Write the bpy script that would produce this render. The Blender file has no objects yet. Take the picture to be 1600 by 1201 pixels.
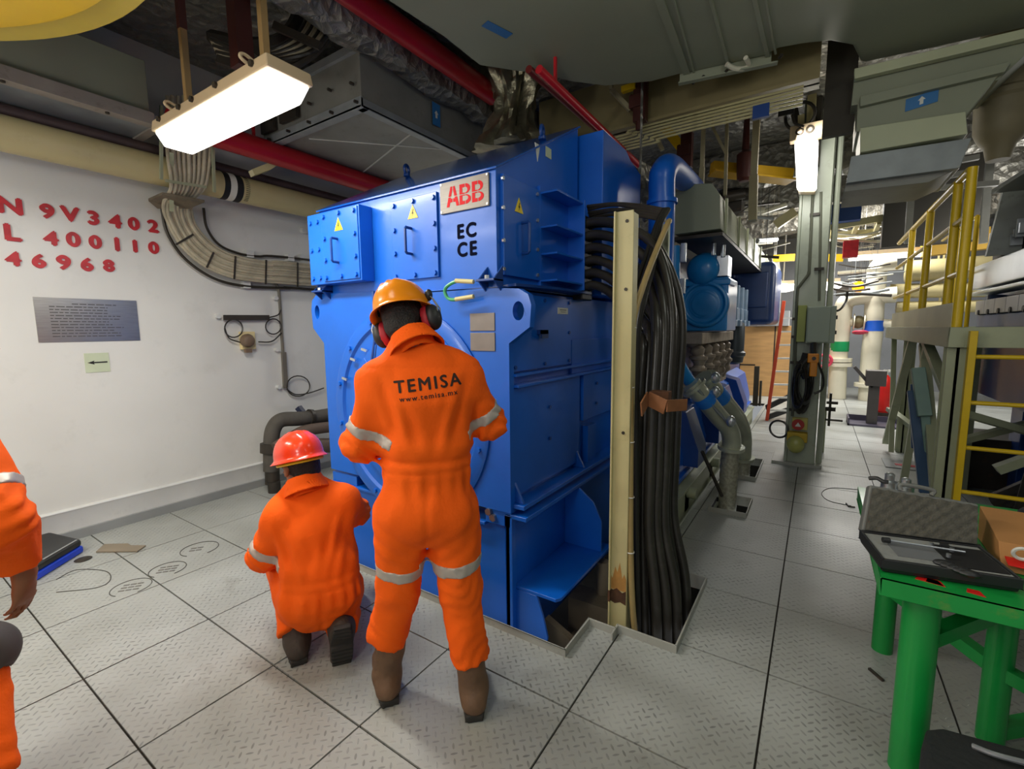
import bpy, bmesh, math, random
import numpy as np
from mathutils import Vector, Matrix
random.seed(7)
SC = bpy.context.scene
COL = SC.collection
# ---------------------------------------------------------------- camera
YAW, PITCH, ROLL, FPX = 0.585323, 0.117505, -0.0102283, 718.35
CAM = Vector((0.0, 0.0, 1.6))
_cy, _sy, _cp, _sp = math.cos(YAW), math.sin(YAW), math.cos(PITCH), math.sin(PITCH)
FWD = Vector((-_sy * _cp, _cy * _cp, -_sp))
_r = Vector((_cy, _sy, 0.0))
_u = _r.cross(FWD)
RGT = _r * math.cos(ROLL) + _u * math.sin(ROLL)
UPV = _u * math.cos(ROLL) - _r * math.sin(ROLL)
cd = bpy.data.cameras.new('camera')
cam = bpy.data.objects.new('camera', cd)
COL.objects.link(cam)
cd.sensor_fit = 'HORIZONTAL'
cd.sensor_width = 36.0
cd.lens = FPX / 1600.0 * 36.0
cd.clip_start = 0.05
mw = Matrix.Identity(4)
for i in range(3):
    mw[i][0], mw[i][1], mw[i][2], mw[i][3] = RGT[i], UPV[i], -FWD[i], CAM[i]
cam.matrix_world = mw
SC.camera = cam
# ---------------------------------------------------------------- view transform, world, added fill lamps
vs = SC.view_settings
vs.view_transform = 'Standard'
vs.look = 'None'
vs.gamma = 1.0
vs.use_curve_mapping = False
vs.exposure = 0.12
SC.cycles.use_denoising = True
SC.cycles.max_bounces = 8
w = bpy.data.worlds.new('hall_light')
w.use_nodes = True
w.node_tree.nodes['Background'].inputs[0].default_value = (0.93, 0.97, 1.0, 1)
w.node_tree.nodes['Background'].inputs[1].default_value = 0.30
SC.world = w

def lamp(name, loc, size, power, rot=(0, 0, 0), col=(1.0, 0.98, 0.93)):
    ld = bpy.data.lights.new(name, 'AREA')
    ld.shape = 'RECTANGLE'
    ld.size, ld.size_y = size
    ld.energy = power
    ld.color = col
    o = bpy.data.objects.new(name, ld)
    o.location = loc
    o.rotation_euler = rot
    COL.objects.link(o)
    return o
def glow(name, loc, power, r=0.25, col=(1.0, 0.98, 0.94)):
    ld = bpy.data.lights.new(name, 'POINT')
    ld.energy = power; ld.shadow_soft_size = r; ld.color = col
    o = bpy.data.objects.new(name, ld); o.location = loc
    COL.objects.link(o)
    return o
# unseen area lamps added as soft fill, assumed fittings of the same hall
lamp('hall_fill_lamp', (-1.2, -0.9, 3.3), (1.3, 0.25), 54)
lamp('hall_fill_lamp', (-3.4, -0.5, 2.8), (1.3, 0.25), 36)
lamp('hall_fill_lamp', (1.6, 0.6, 3.2), (0.25, 1.3), 9)
lamp('hall_fill_lamp', (2.6, 6.5, 3.6), (0.25, 1.3), 40)
lamp('hall_fill_lamp', (0.4, 9.5, 3.7), (1.3, 0.3), 130)
lamp('hall_fill_lamp', (0.6, 12.3, 3.7), (1.3, 0.3), 170)
lamp('hall_fill_lamp', (-3.9, 5.5, 3.2), (0.3, 1.3), 40)
# added point lights without fittings, lifting the dark overhead, middle and far end
glow('hall_fill_glow', (-0.6, -1.6, 2.5), 46)
glow('hall_fill_glow', (-3.2, -1.4, 2.2), 56)
glow('hall_fill_glow', (2.2, -1.0, 2.4), 6)
glow('hall_fill_glow', (-1.3, 0.35, 2.95), 12)
glow('hall_fill_glow', (-1.9, -0.5, 3.0), 16)
glow('hall_fill_glow', (0.5, 2.1, 3.3), 15, col=(0.95, 1.0, 0.93))
glow('hall_fill_glow', (1.9, 8.0, 2.6), 44)
glow('hall_fill_glow', (-0.4, 8.6, 2.7), 34)

# ---------------------------------------------------------------- helpers
def U(px, py, x=None, y=None, z=None, d=None):
    v = FWD + RGT * ((px - 800.0) / FPX) + UPV * (-(py - 600.5) / FPX)
    if x is not None: t = (x - CAM.x) / v.x
    elif y is not None: t = (y - CAM.y) / v.y
    elif z is not None: t = (z - CAM.z) / v.z
    else: t = d
    return CAM + v * t

def lin(h):
    h = h.lstrip('#')
    o = []
    for i in (0, 2, 4):
        c = int(h[i:i + 2], 16) / 255.0
        o.append(c / 12.92 if c <= 0.04045 else ((c + 0.055) / 1.055) ** 2.4)
    return (o[0], o[1], o[2], 1.0)

MATS = {}
def mt(name, hexcol, rough=0.5, metal=0.0, var=0.12, vs_=4.0, bump=0.0, bs=40.0, coat=0.0, dirt=0.0, dirtcol='#3a2c1c', spec=0.5, stretch=None, emit=0.0):
    if name in MATS: return MATS[name]
    m = bpy.data.materials.new(name)
    m.use_nodes = True
    nt = m.node_tree
    b = nt.nodes['Principled BSDF']
    L = nt.links.new
    tc = nt.nodes.new('ShaderNodeTexCoord')
    src = tc.outputs['Object']
    if stretch:
        mp = nt.nodes.new('ShaderNodeMapping')
        mp.inputs['Scale'].default_value = stretch
        L(src, mp.inputs[0]); src = mp.outputs[0]
    n = nt.nodes.new('ShaderNodeTexNoise')
    n.inputs['Scale'].default_value = vs_
    n.inputs['Detail'].default_value = 6
    L(src, n.inputs['Vector'])
    r = nt.nodes.new('ShaderNodeValToRGB')
    c = lin(hexcol)
    r.color_ramp.elements[0].position = 0.3
    r.color_ramp.elements[1].position = 0.7
    r.color_ramp.elements[0].color = (c[0] * (1 - var), c[1] * (1 - var), c[2] * (1 - var), 1)
    r.color_ramp.elements[1].color = tuple(min(1, q * (1 + var)) for q in c[:3]) + (1,)
    L(n.outputs[0], r.inputs[0])
    out = r.outputs[0]
    if dirt > 0:
        n2 = nt.nodes.new('ShaderNodeTexNoise')
        n2.inputs['Scale'].default_value = vs_ * 2.7
        n2.inputs['Detail'].default_value = 9
        n2.inputs['Roughness'].default_value = 0.7
        L(src, n2.inputs['Vector'])
        r2 = nt.nodes.new('ShaderNodeValToRGB')
        r2.color_ramp.elements[0].position = 0.56
        r2.color_ramp.elements[1].position = 0.72
        r2.color_ramp.elements[0].color = (0, 0, 0, 1)
        r2.color_ramp.elements[1].color = (dirt, dirt, dirt, 1)
        L(n2.outputs[0], r2.inputs[0])
        mx = nt.nodes.new('ShaderNodeMixRGB')
        mx.inputs[2].default_value = lin(dirtcol)
        L(r2.outputs[0], mx.inputs[0]); L(out, mx.inputs[1])
        out = mx.outputs[0]
    L(out, b.inputs['Base Color'])
    b.inputs['Roughness'].default_value = rough
    b.inputs['Metallic'].default_value = metal
    b.inputs['Specular IOR Level'].default_value = spec
    if coat: 
        b.inputs['Coat Weight'].default_value = coat
        b.inputs['Coat Roughness'].default_value = 0.12
    if emit:
        L(out, b.inputs['Emission Color'])
        b.inputs['Emission Strength'].default_value = emit
    if bump:
        n3 = nt.nodes.new('ShaderNodeTexNoise')
        n3.inputs['Scale'].default_value = bs
        n3.inputs['Detail'].default_value = 4
        L(src, n3.inputs['Vector'])
        bp = nt.nodes.new('ShaderNodeBump')
        bp.inputs['Strength'].default_value = bump
        bp.inputs['Distance'].default_value = 0.02
        L(n3.outputs[0], bp.inputs['Height'])
        L(bp.outputs[0], b.inputs['Normal'])
    MATS[name] = m
    return m

def cr(pts, n=8):
    """Catmull-Rom through the points."""
    P = [Vector(p) for p in pts]
    P = [P[0] * 2 - P[1]] + P + [P[-1] * 2 - P[-2]]
    out = []
    for i in range(1, len(P) - 2):
        for k in range(n):
            t = k / n
            a, b, c, d = P[i - 1], P[i], P[i + 1], P[i + 2]
            out.append(0.5 * ((2 * b) + (c - a) * t + (2 * a - 5 * b + 4 * c - d) * t * t + (3 * b - a - 3 * c + d) * t ** 3))
    out.append(P[-2].copy())
    return out

class MB:
    def __init__(s):
        s.v = []; s.f = []
    def raw(s, vs_, fs):
        o = len(s.v)
        s.v += [Vector(p) for p in vs_]
        s.f += [tuple(i + o for i in f) for f in fs]
        return s
    def box(s, x0, x1, y0, y1, z0, z1):
        return s.raw([(x, y, z) for z in (z0, z1) for y in (y0, y1) for x in (x0, x1)],
                     [(0, 2, 3, 1), (4, 5, 7, 6), (0, 1, 5, 4), (2, 6, 7, 3), (0, 4, 6, 2), (1, 3, 7, 5)])
    def hexa(s, b, t):
        """Eight-corner solid from two quads in matching order."""
        return s.raw(list(b) + list(t), [(3, 2, 1, 0), (4, 5, 6, 7), (0, 1, 5, 4), (1, 2, 6, 5), (2, 3, 7, 6), (3, 0, 4, 7)])
    def bar(s, p0, p1, w, h, up=(0, 0, 1)):
        p0, p1 = Vector(p0), Vector(p1)
        d = (p1 - p0).normalized()
        up = Vector(up)
        if abs(d.dot(up)) > 0.98: up = Vector((0, 1, 0)) if abs(d.y) < 0.9 else Vector((1, 0, 0))
        a = d.cross(up).normalized(); c = a.cross(d).normalized()
        q = [a * (-w / 2) + c * (-h / 2), a * (w / 2) + c * (-h / 2), a * (w / 2) + c * (h / 2), a * (-w / 2) + c * (h / 2)]
        return s.hexa([p0 + k for k in q], [p1 + k for k in q])
    def tube(s, pts, r, n=12, cap=True):
        P = [Vector(p) for p in pts]
        rr = r if isinstance(r, (list, tuple)) else [r] * len(P)
        T = [(P[min(i + 1, len(P) - 1)] - P[max(i - 1, 0)]).normalized() for i in range(len(P))]
        a = T[0].orthogonal().normalized()
        o = len(s.v)
        for i, p in enumerate(P):
            a = (a - T[i] * a.dot(T[i])).normalized()
            b = T[i].cross(a)
            for k in range(n):
                t = 2 * math.pi * k / n
                s.v.append(p + (a * math.cos(t) + b * math.sin(t)) * rr[i])
        for i in range(len(P) - 1):
            for k in range(n):
                k2 = (k + 1) % n
                s.f.append((o + i * n + k, o + i * n + k2, o + (i + 1) * n + k2, o + (i + 1) * n + k))
        if cap:
            s.f.append(tuple(o + k for k in range(n))[::-1])
            s.f.append(tuple(o + (len(P) - 1) * n + k for k in range(n)))
        return s
    def cyl(s, p0, p1, r, n=20, r1=None):
        return s.tube([p0, p1], [r, r if r1 is None else r1], n)
    def lathe(s, org, axis, prof, n=24):
        """prof: (radius, distance along axis)."""
        org, axis = Vector(org), Vector(axis).normalized()
        a = axis.orthogonal().normalized(); b = axis.cross(a)
        o = len(s.v)
        for r, h in prof:
            for k in range(n):
                t = 2 * math.pi * k / n
                s.v.append(org + axis * h + (a * math.cos(t) + b * math.sin(t)) * max(r, 1e-4))
        for i in range(len(prof) - 1):
            for k in range(n):
                k2 = (k + 1) % n
                s.f.append((o + i * n + k, o + i * n + k2, o + (i + 1) * n + k2, o + (i + 1) * n + k))
        s.f.append(tuple(o + k for k in range(n))[::-1])
        s.f.append(tuple(o + (len(prof) - 1) * n + k for k in range(n)))
        return s
    def ring(s, c, axis, r, t, n=32, m=8):
        c, axis = Vector(c), Vector(axis).normalized()
        a = axis.orthogonal().normalized(); b = axis.cross(a)
        o = len(s.v)
        for i in range(n):
            A = 2 * math.pi * i / n; e = a * math.cos(A) + b * math.sin(A)
            for k in range(m):
                B = 2 * math.pi * k / m
                s.v.append(c + e * (r + t * math.cos(B)) + axis * (t * math.sin(B)))
        for i in range(n):
            for k in range(m):
                s.f.append((o + i * m + k, o + i * m + (k + 1) % m, o + (i + 1) % n * m + (k + 1) % m, o + (i + 1) % n * m + k))
        return s
    def prism(s, poly, vec):
        vec = Vector(vec); o = len(s.v); n = len(poly)
        s.v += [Vector(p) for p in poly] + [Vector(p) + vec for p in poly]
        s.f.append(tuple(o + k for k in range(n))[::-1])
        s.f.append(tuple(o + n + k for k in range(n)))
        for k in range(n):
            k2 = (k + 1) % n
            s.f.append((o + k, o + k2, o + n + k2, o + n + k))
        return s
    def ell(s, c, rx, ry, rz, n=16, m=10, rot=None):
        c = Vector(c); o = len(s.v)
        for i in range(m + 1):
            A = math.pi * i / m
            for k in range(n):
                B = 2 * math.pi * k / n
                p = Vector((rx * math.sin(A) * math.cos(B), ry * math.sin(A) * math.sin(B), rz * math.cos(A)))
                s.v.append(c + (rot @ p if rot else p))
        for i in range(m):
            for k in range(n):
                s.f.append((o + i * n + k, o + (i + 1) * n + k, o + (i + 1) * n + (k + 1) % n, o + i * n + (k + 1) % n))
        return s
    def islands(s):
        par = list(range(len(s.v)))
        def find(i):
            while par[i] != i: par[i] = par[par[i]]; i = par[i]
            return i
        for f in s.f:
            for i in f[1:]: par[find(i)] = find(f[0])
        out = {}
        for f in s.f: out.setdefault(find(f[0]), []).append(f)
        res = []
        for fs in out.values():
            ids = sorted({i for f in fs for i in f}); mp = {k: n for n, k in enumerate(ids)}
            m = MB(); m.v = [s.v[i] for i in ids]; m.f = [tuple(mp[i] for i in f) for f in fs]; res.append(m)
        return res
    def build_each(s, name, mat, parent=None, **k):
        return [m.build(name, mat, parent, **k) for m in s.islands()]
    def build(s, name, mat, parent=None, bevel=0.0, smooth=35.0, seg=2):
        me = bpy.data.meshes.new(name)
        if parent is not None: org = Vector(parent['_o'])
        else:
            lo = [min(p[i] for p in s.v) for i in range(3)]; hi = [max(p[i] for p in s.v) for i in range(3)]
            org = Vector(((lo[0] + hi[0]) / 2, (lo[1] + hi[1]) / 2, lo[2]))
        bm = bmesh.new()
        bv = [bm.verts.new(p - org) for p in s.v]
        for f in s.f:
            try: bm.faces.new([bv[i] for i in f])
            except ValueError: pass
        bmesh.ops.remove_doubles(bm, verts=bm.verts, dist=1e-6)
        bmesh.ops.recalc_face_normals(bm, faces=bm.faces)
        bm.to_mesh(me); bm.free()
        me.materials.append(mat)
        me.polygons.foreach_set('use_smooth', [True] * len(me.polygons))
        me.set_sharp_from_angle(angle=math.radians(smooth))
        o = bpy.data.objects.new(name, me)
        COL.objects.link(o)
        o['_o'] = tuple(org)
        if parent is not None: o.parent = parent
        else: o.location = org
        if bevel:
            md = o.modifiers.new('bevel', 'BEVEL'); md.width = bevel; md.segments = seg; md.limit_method = 'ANGLE'; md.angle_limit = math.radians(40)
            md.harden_normals = True
        return o

def tag(o, label, cat, group=None):
    o['label'] = label; o['category'] = cat
    if group: o['group'] = group
    return o
def thing(name, loc, label, cat, group=None):
    o = bpy.data.objects.new(name, None)
    COL.objects.link(o)
    o.location = loc; o['_o'] = tuple(loc)
    o.empty_display_size = 0.1
    return tag(o, label, cat, group)
def struct(o):
    o['kind'] = 'structure'
    return o
def copy_tree(o, parent=None, shift=None):
    c = o.copy(); COL.objects.link(c)
    if parent is not None: c.parent = parent
    if shift is not None:
        c.location = Vector(o.location) + Vector(shift)
        c['_o'] = tuple(c.location)
    for ch in [q for q in bpy.data.objects if q.parent == o]: copy_tree(ch, c)
    return c

def text(name, s, mat, parent, org, right, up, size, bold=0.0, depth=0.002, align='LEFT', spacing=1.0, xs=1.0, lab=None, fat=0.0):
    """Lettering as a mesh; origin at the baseline start, right/up world directions."""
    cu = bpy.data.curves.new('text', 'FONT')
    cu.body = s; cu.size = size; cu.extrude = depth; cu.offset = bold; cu.align_x = align; cu.space_character = spacing
    t = bpy.data.objects.new('text', cu)
    COL.objects.link(t)
    bpy.context.view_layer.update()
    dg = bpy.context.evaluated_depsgraph_get()
    me = bpy.data.meshes.new_from_object(t.evaluated_get(dg))
    bpy.data.objects.remove(t)
    if fat:
        bm = bmesh.new(); bm.from_mesh(me); g0 = bm.verts[:] + bm.edges[:] + bm.faces[:]
        for k, (dx, dy) in enumerate(((fat, 0), (-fat, 0), (0, fat), (0, -fat))):
            r = bmesh.ops.duplicate(bm, geom=g0); bmesh.ops.translate(bm, verts=[v for v in r['geom'] if isinstance(v, bmesh.types.BMVert)], vec=(dx, dy, 0.0001 * k))
        bm.to_mesh(me); bm.free()
    right, up = Vector(right).normalized(), Vector(up).normalized(); nrm = right.cross(up)
    po = Vector(parent['_o']) if parent is not None else Vector(org)
    for v in me.vertices:
        v.co = Vector(org) + right * (v.co.x * xs) + up * v.co.y + nrm * v.co.z - po
    me.name = name
    me.materials.clear(); me.materials.append(mat)
    o = bpy.data.objects.new(name, me); COL.objects.link(o)
    o['_o'] = tuple(po)
    if parent is not None: o.parent = parent
    else: o.location = po
    if lab: o['label'] = lab
    return o

def bolts(name, pts, nrm, r, h, mat, parent):
    nrm = Vector(nrm)
    first = None
    for p in pts:
        m = MB(); m.cyl(Vector(p) - nrm * 0.002, Vector(p) + nrm * h, r, 6)
        m.build(name, mat, parent)
# ---------------------------------------------------------------- materials
BLUE = mt('blue_enamel', '#0861ca', 0.38, var=0.10, vs_=2.0, coat=0.18, bump=0.04, bs=18, dirt=0.10, dirtcol='#123a66')
ROOFB = mt('glossy_blue_roof', '#0a58b4', 0.16, var=0.08, vs_=2.0, coat=0.6)
BLUED = mt('dark_blue_enamel', '#123f86', 0.35, var=0.12, vs_=3.0, coat=0.25)
TEAL = mt('teal_blue_enamel', '#1b82c8', 0.3, var=0.12, vs_=3.0, coat=0.3)
WHITE = mt('white_bulkhead_paint', '#d9d9d4', 0.38, var=0.05, vs_=1.3, bump=0.05, bs=5, dirt=0.12, dirtcol='#8b8a80')
TRIMW = mt('white_skirting_paint', '#cfd0cd', 0.42, var=0.06, vs_=3, dirt=0.15, dirtcol='#7d7b72')
GREYP = mt('grey_paint_and_shade', '#8d908f', 0.45, var=0.1, vs_=3)
CREAM = mt('cream_paint', '#bdb382', 0.4, var=0.08, vs_=3, dirt=0.25, dirtcol='#6e5a2c', coat=0.1)
CREAMP = mt('cream_pipe_paint', '#c4b787', 0.4, var=0.07, vs_=2, dirt=0.2, dirtcol='#86703c')
RED = mt('red_pipe_paint', '#a3121d', 0.35, var=0.12, vs_=2, coat=0.2)
REDL = mt('red_lettering', '#b8232c', 0.5, var=0.2, vs_=14)
REDB = mt('bright_red_plastic', '#d6241d', 0.35, var=0.1, vs_=5)
DUCT = mt('green_grey_duct_paint', '#8c907a', 0.5, var=0.08, vs_=1.2, bump=0.05, bs=3)
DUCTL = mt('light_green_duct_paint', '#b6ba98', 0.45, var=0.08, vs_=2)
GALV = mt('galvanised_sheet', '#8a8f90', 0.45, 0.2, var=0.15, vs_=6)
GALVD = mt('dull_grey_sheet', '#7d7d76', 0.5, 0.1, var=0.15, vs_=3, dirt=0.3)
STEEL = mt('brushed_steel', '#a9a7a0', 0.32, 0.9, var=0.12, vs_=9, stretch=(1, 1, 14))
PLATE = mt('dull_nameplate_metal', '#807a74', 0.5, 0.25, var=0.08, vs_=12)
ALU = mt('bright_aluminium', '#c3c8cc', 0.3, 0.85, var=0.08, vs_=5)
BLACK = mt('black_rubber', '#26241f', 0.42, var=0.2, vs_=8, dirt=0.15, dirtcol='#67635a')
BLACKC = mt('black_cable_sheath', '#33302b', 0.3, var=0.22, vs_=7, dirt=0.2, dirtcol='#75716a')
TANH = mt('tan_hose', '#a38c5a', 0.45, var=0.1, vs_=9)
GREYC = mt('grey_cable_sheath', '#b3aa92', 0.5, var=0.18, vs_=10, dirt=0.3, dirtcol='#4c4536')
DARKM = mt('dark_grimy_metal', '#3a352e', 0.5, 0.3, var=0.25, vs_=6, dirt=0.35, dirtcol='#6b4a2a')
RUST = mt('rusty_brown_steel', '#5e3a22', 0.7, 0.1, var=0.3, vs_=8, dirt=0.4, dirtcol='#2c1c12')
LAG = mt('dark_pipe_lagging', '#4f4b44', 0.75, var=0.2, vs_=7, bump=0.2, bs=20)
BROWNP = mt('brown_primer', '#4b1f18', 0.5, var=0.15, vs_=4)
YEL = mt('yellow_rail_paint', '#d8b40e', 0.38, var=0.08, vs_=4, dirt=0.12, dirtcol='#6b5310', coat=0.1)
YELB = mt('bright_yellow_paint', '#f0c40c', 0.4, var=0.06, vs_=2)
YELD = mt('ochre_flange_paint', '#b8a12c', 0.5, var=0.08, vs_=3)
PGREEN = mt('pale_green_steel_paint', '#a3a88a', 0.42, var=0.08, vs_=3, dirt=0.2, dirtcol='#5c573e')
CGREEN = mt('column_green_grey_paint', '#a0a795', 0.4, var=0.08, vs_=3, dirt=0.25, dirtcol='#4a4638', coat=0.1)
CABG = mt('cabinet_grey_green', '#9aa695', 0.42, var=0.05, vs_=3)
TGREEN = mt('green_bench_paint', '#118a3a', 0.35, var=0.10, vs_=4, coat=0.2)
TGREENW = mt('worn_green_bench_top', '#118f3c', 0.4, var=0.12, vs_=5, dirt=0.6, dirtcol='#6f8a3a', coat=0.1)
PWHITE = mt('white_pipe_paint', '#d8d3bd', 0.4, var=0.06, vs_=3)
WOOD = mt('plywood', '#c69a63', 0.6, var=0.12, vs_=3, stretch=(1, 1, 6))
CARD = mt('brown_cardboard', '#b07c45', 0.75, var=0.08, vs_=5)
FOAM = mt('grey_foam', '#57554c', 0.9, var=0.15, vs_=30, bump=0.3, bs=120)
FOAML = mt('pale_foam_edge', '#9a9a92', 0.85, var=0.1, vs_=30)
BLKP = mt('black_plastic', '#232425', 0.45, var=0.15, vs_=9)
BLUEP = mt('bright_blue_plastic', '#1440c8', 0.4, var=0.1, vs_=6)
ORANGE = mt('orange_coverall_cloth', '#ff6410', 0.8, var=0.06, vs_=5, bump=0.12, bs=90, spec=0.2)
REFL = mt('silver_reflective_tape', '#b4aca2', 0.45, 0.2, var=0.06, vs_=20)
SKIN = mt('brown_skin', '#8a5a3c', 0.5, var=0.1, vs_=12, spec=0.35)
HAIR = mt('black_hair', '#14110e', 0.65, var=0.3, vs_=60, bump=0.5, bs=140)
HAT1 = mt('orange_yellow_helmet_plastic', '#ff9810', 0.26, var=0.04, vs_=6, coat=0.4)
HAT2 = mt('red_orange_helmet_plastic', '#f5401a', 0.24, var=0.04, vs_=6, coat=0.4)
BOOT = mt('brown_boot_leather', '#6a4f38', 0.65, var=0.22, vs_=12, bump=0.2, bs=50)
BOOTD = mt('dark_boot_leather', '#3f362d', 0.7, var=0.25, vs_=14, bump=0.2, bs=60)
SOLE = mt('dark_boot_sole', '#2b2925', 0.75, var=0.2, vs_=14)
TXT = mt('dark_brown_print', '#2a1408', 0.8, var=0.1, vs_=20)
INK = mt('black_print', '#161616', 0.6, var=0.1, vs_=20)
SYEL = mt('warning_yellow', '#f2d21a', 0.4, var=0.05, vs_=8)
STICK = mt('blue_sticker', '#2a6ea8', 0.4, var=0.06, vs_=8)
PAPER = mt('pale_paper', '#d7d6cc', 0.6, var=0.05, vs_=8)
PALEG = mt('pale_green_sign', '#c3cdb0', 0.5, var=0.05, vs_=8)
PIT = mt('dark_bilge_steel', '#2c2a26', 0.7, var=0.3, vs_=3, dirt=0.4, dirtcol='#4a3722')
LAMPW = mt('lit_lamp_diffuser', '#fffaf0', 0.4, var=0.0, emit=5.0)
LAMPB = mt('beige_lamp_housing', '#c3ae8c', 0.45, var=0.06, vs_=4)
AMBER = mt('amber_lit_beacon', '#ff9a10', 0.3, var=0.0, emit=2.2)
COPG = mt('green_yellow_earth_wire', '#3fa06a', 0.4, var=0.1, vs_=8)
BANDB = mt('blue_band_paint', '#1c5fd0', 0.4, var=0.04)
BANDG = mt('green_band_paint', '#0f8f52', 0.4, var=0.04)
HANDLEB = mt('navy_plastic', '#1c2440', 0.4, var=0.1)
GREYW = mt('grey_far_bulkhead_paint', '#7d8084', 0.5, var=0.08, vs_=1.5, dirt=0.15, dirtcol='#5c5a55')

def foil_mat():
    m = bpy.data.materials.new('crumpled_foil')
    m.use_nodes = True
    nt = m.node_tree; b = nt.nodes['Principled BSDF']; L = nt.links.new
    tc = nt.nodes.new('ShaderNodeTexCoord')
    v = nt.nodes.new('ShaderNodeTexVoronoi'); v.inputs['Scale'].default_value = 11.0
    n = nt.nodes.new('ShaderNodeTexNoise'); n.inputs['Scale'].default_value = 9.0; n.inputs['Detail'].default_value = 8; n.inputs['Distortion'].default_value = 1.2
    L(tc.outputs['Object'], v.inputs['Vector']); L(tc.outputs['Object'], n.inputs['Vector'])
    a = nt.nodes.new('ShaderNodeMath'); a.operation = 'ADD'
    L(v.outputs['Distance'], a.inputs[0]); L(n.outputs[0], a.inputs[1])
    bp = nt.nodes.new('ShaderNodeBump'); bp.inputs['Strength'].default_value = 0.75; bp.inputs['Distance'].default_value = 0.05
    L(a.outputs[0], bp.inputs['Height']); L(bp.outputs[0], b.inputs['Normal'])
    r = nt.nodes.new('ShaderNodeValToRGB')
    r.color_ramp.elements[0].color = lin('#5f5c54'); r.color_ramp.elements[1].color = lin('#a5a298')
    L(n.outputs[0], r.inputs[0]); L(r.outputs[0], b.inputs['Base Color'])
    b.inputs['Metallic'].default_value = 0.45; b.inputs['Roughness'].default_value = 0.36
    return m
FOIL = foil_mat()

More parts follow.
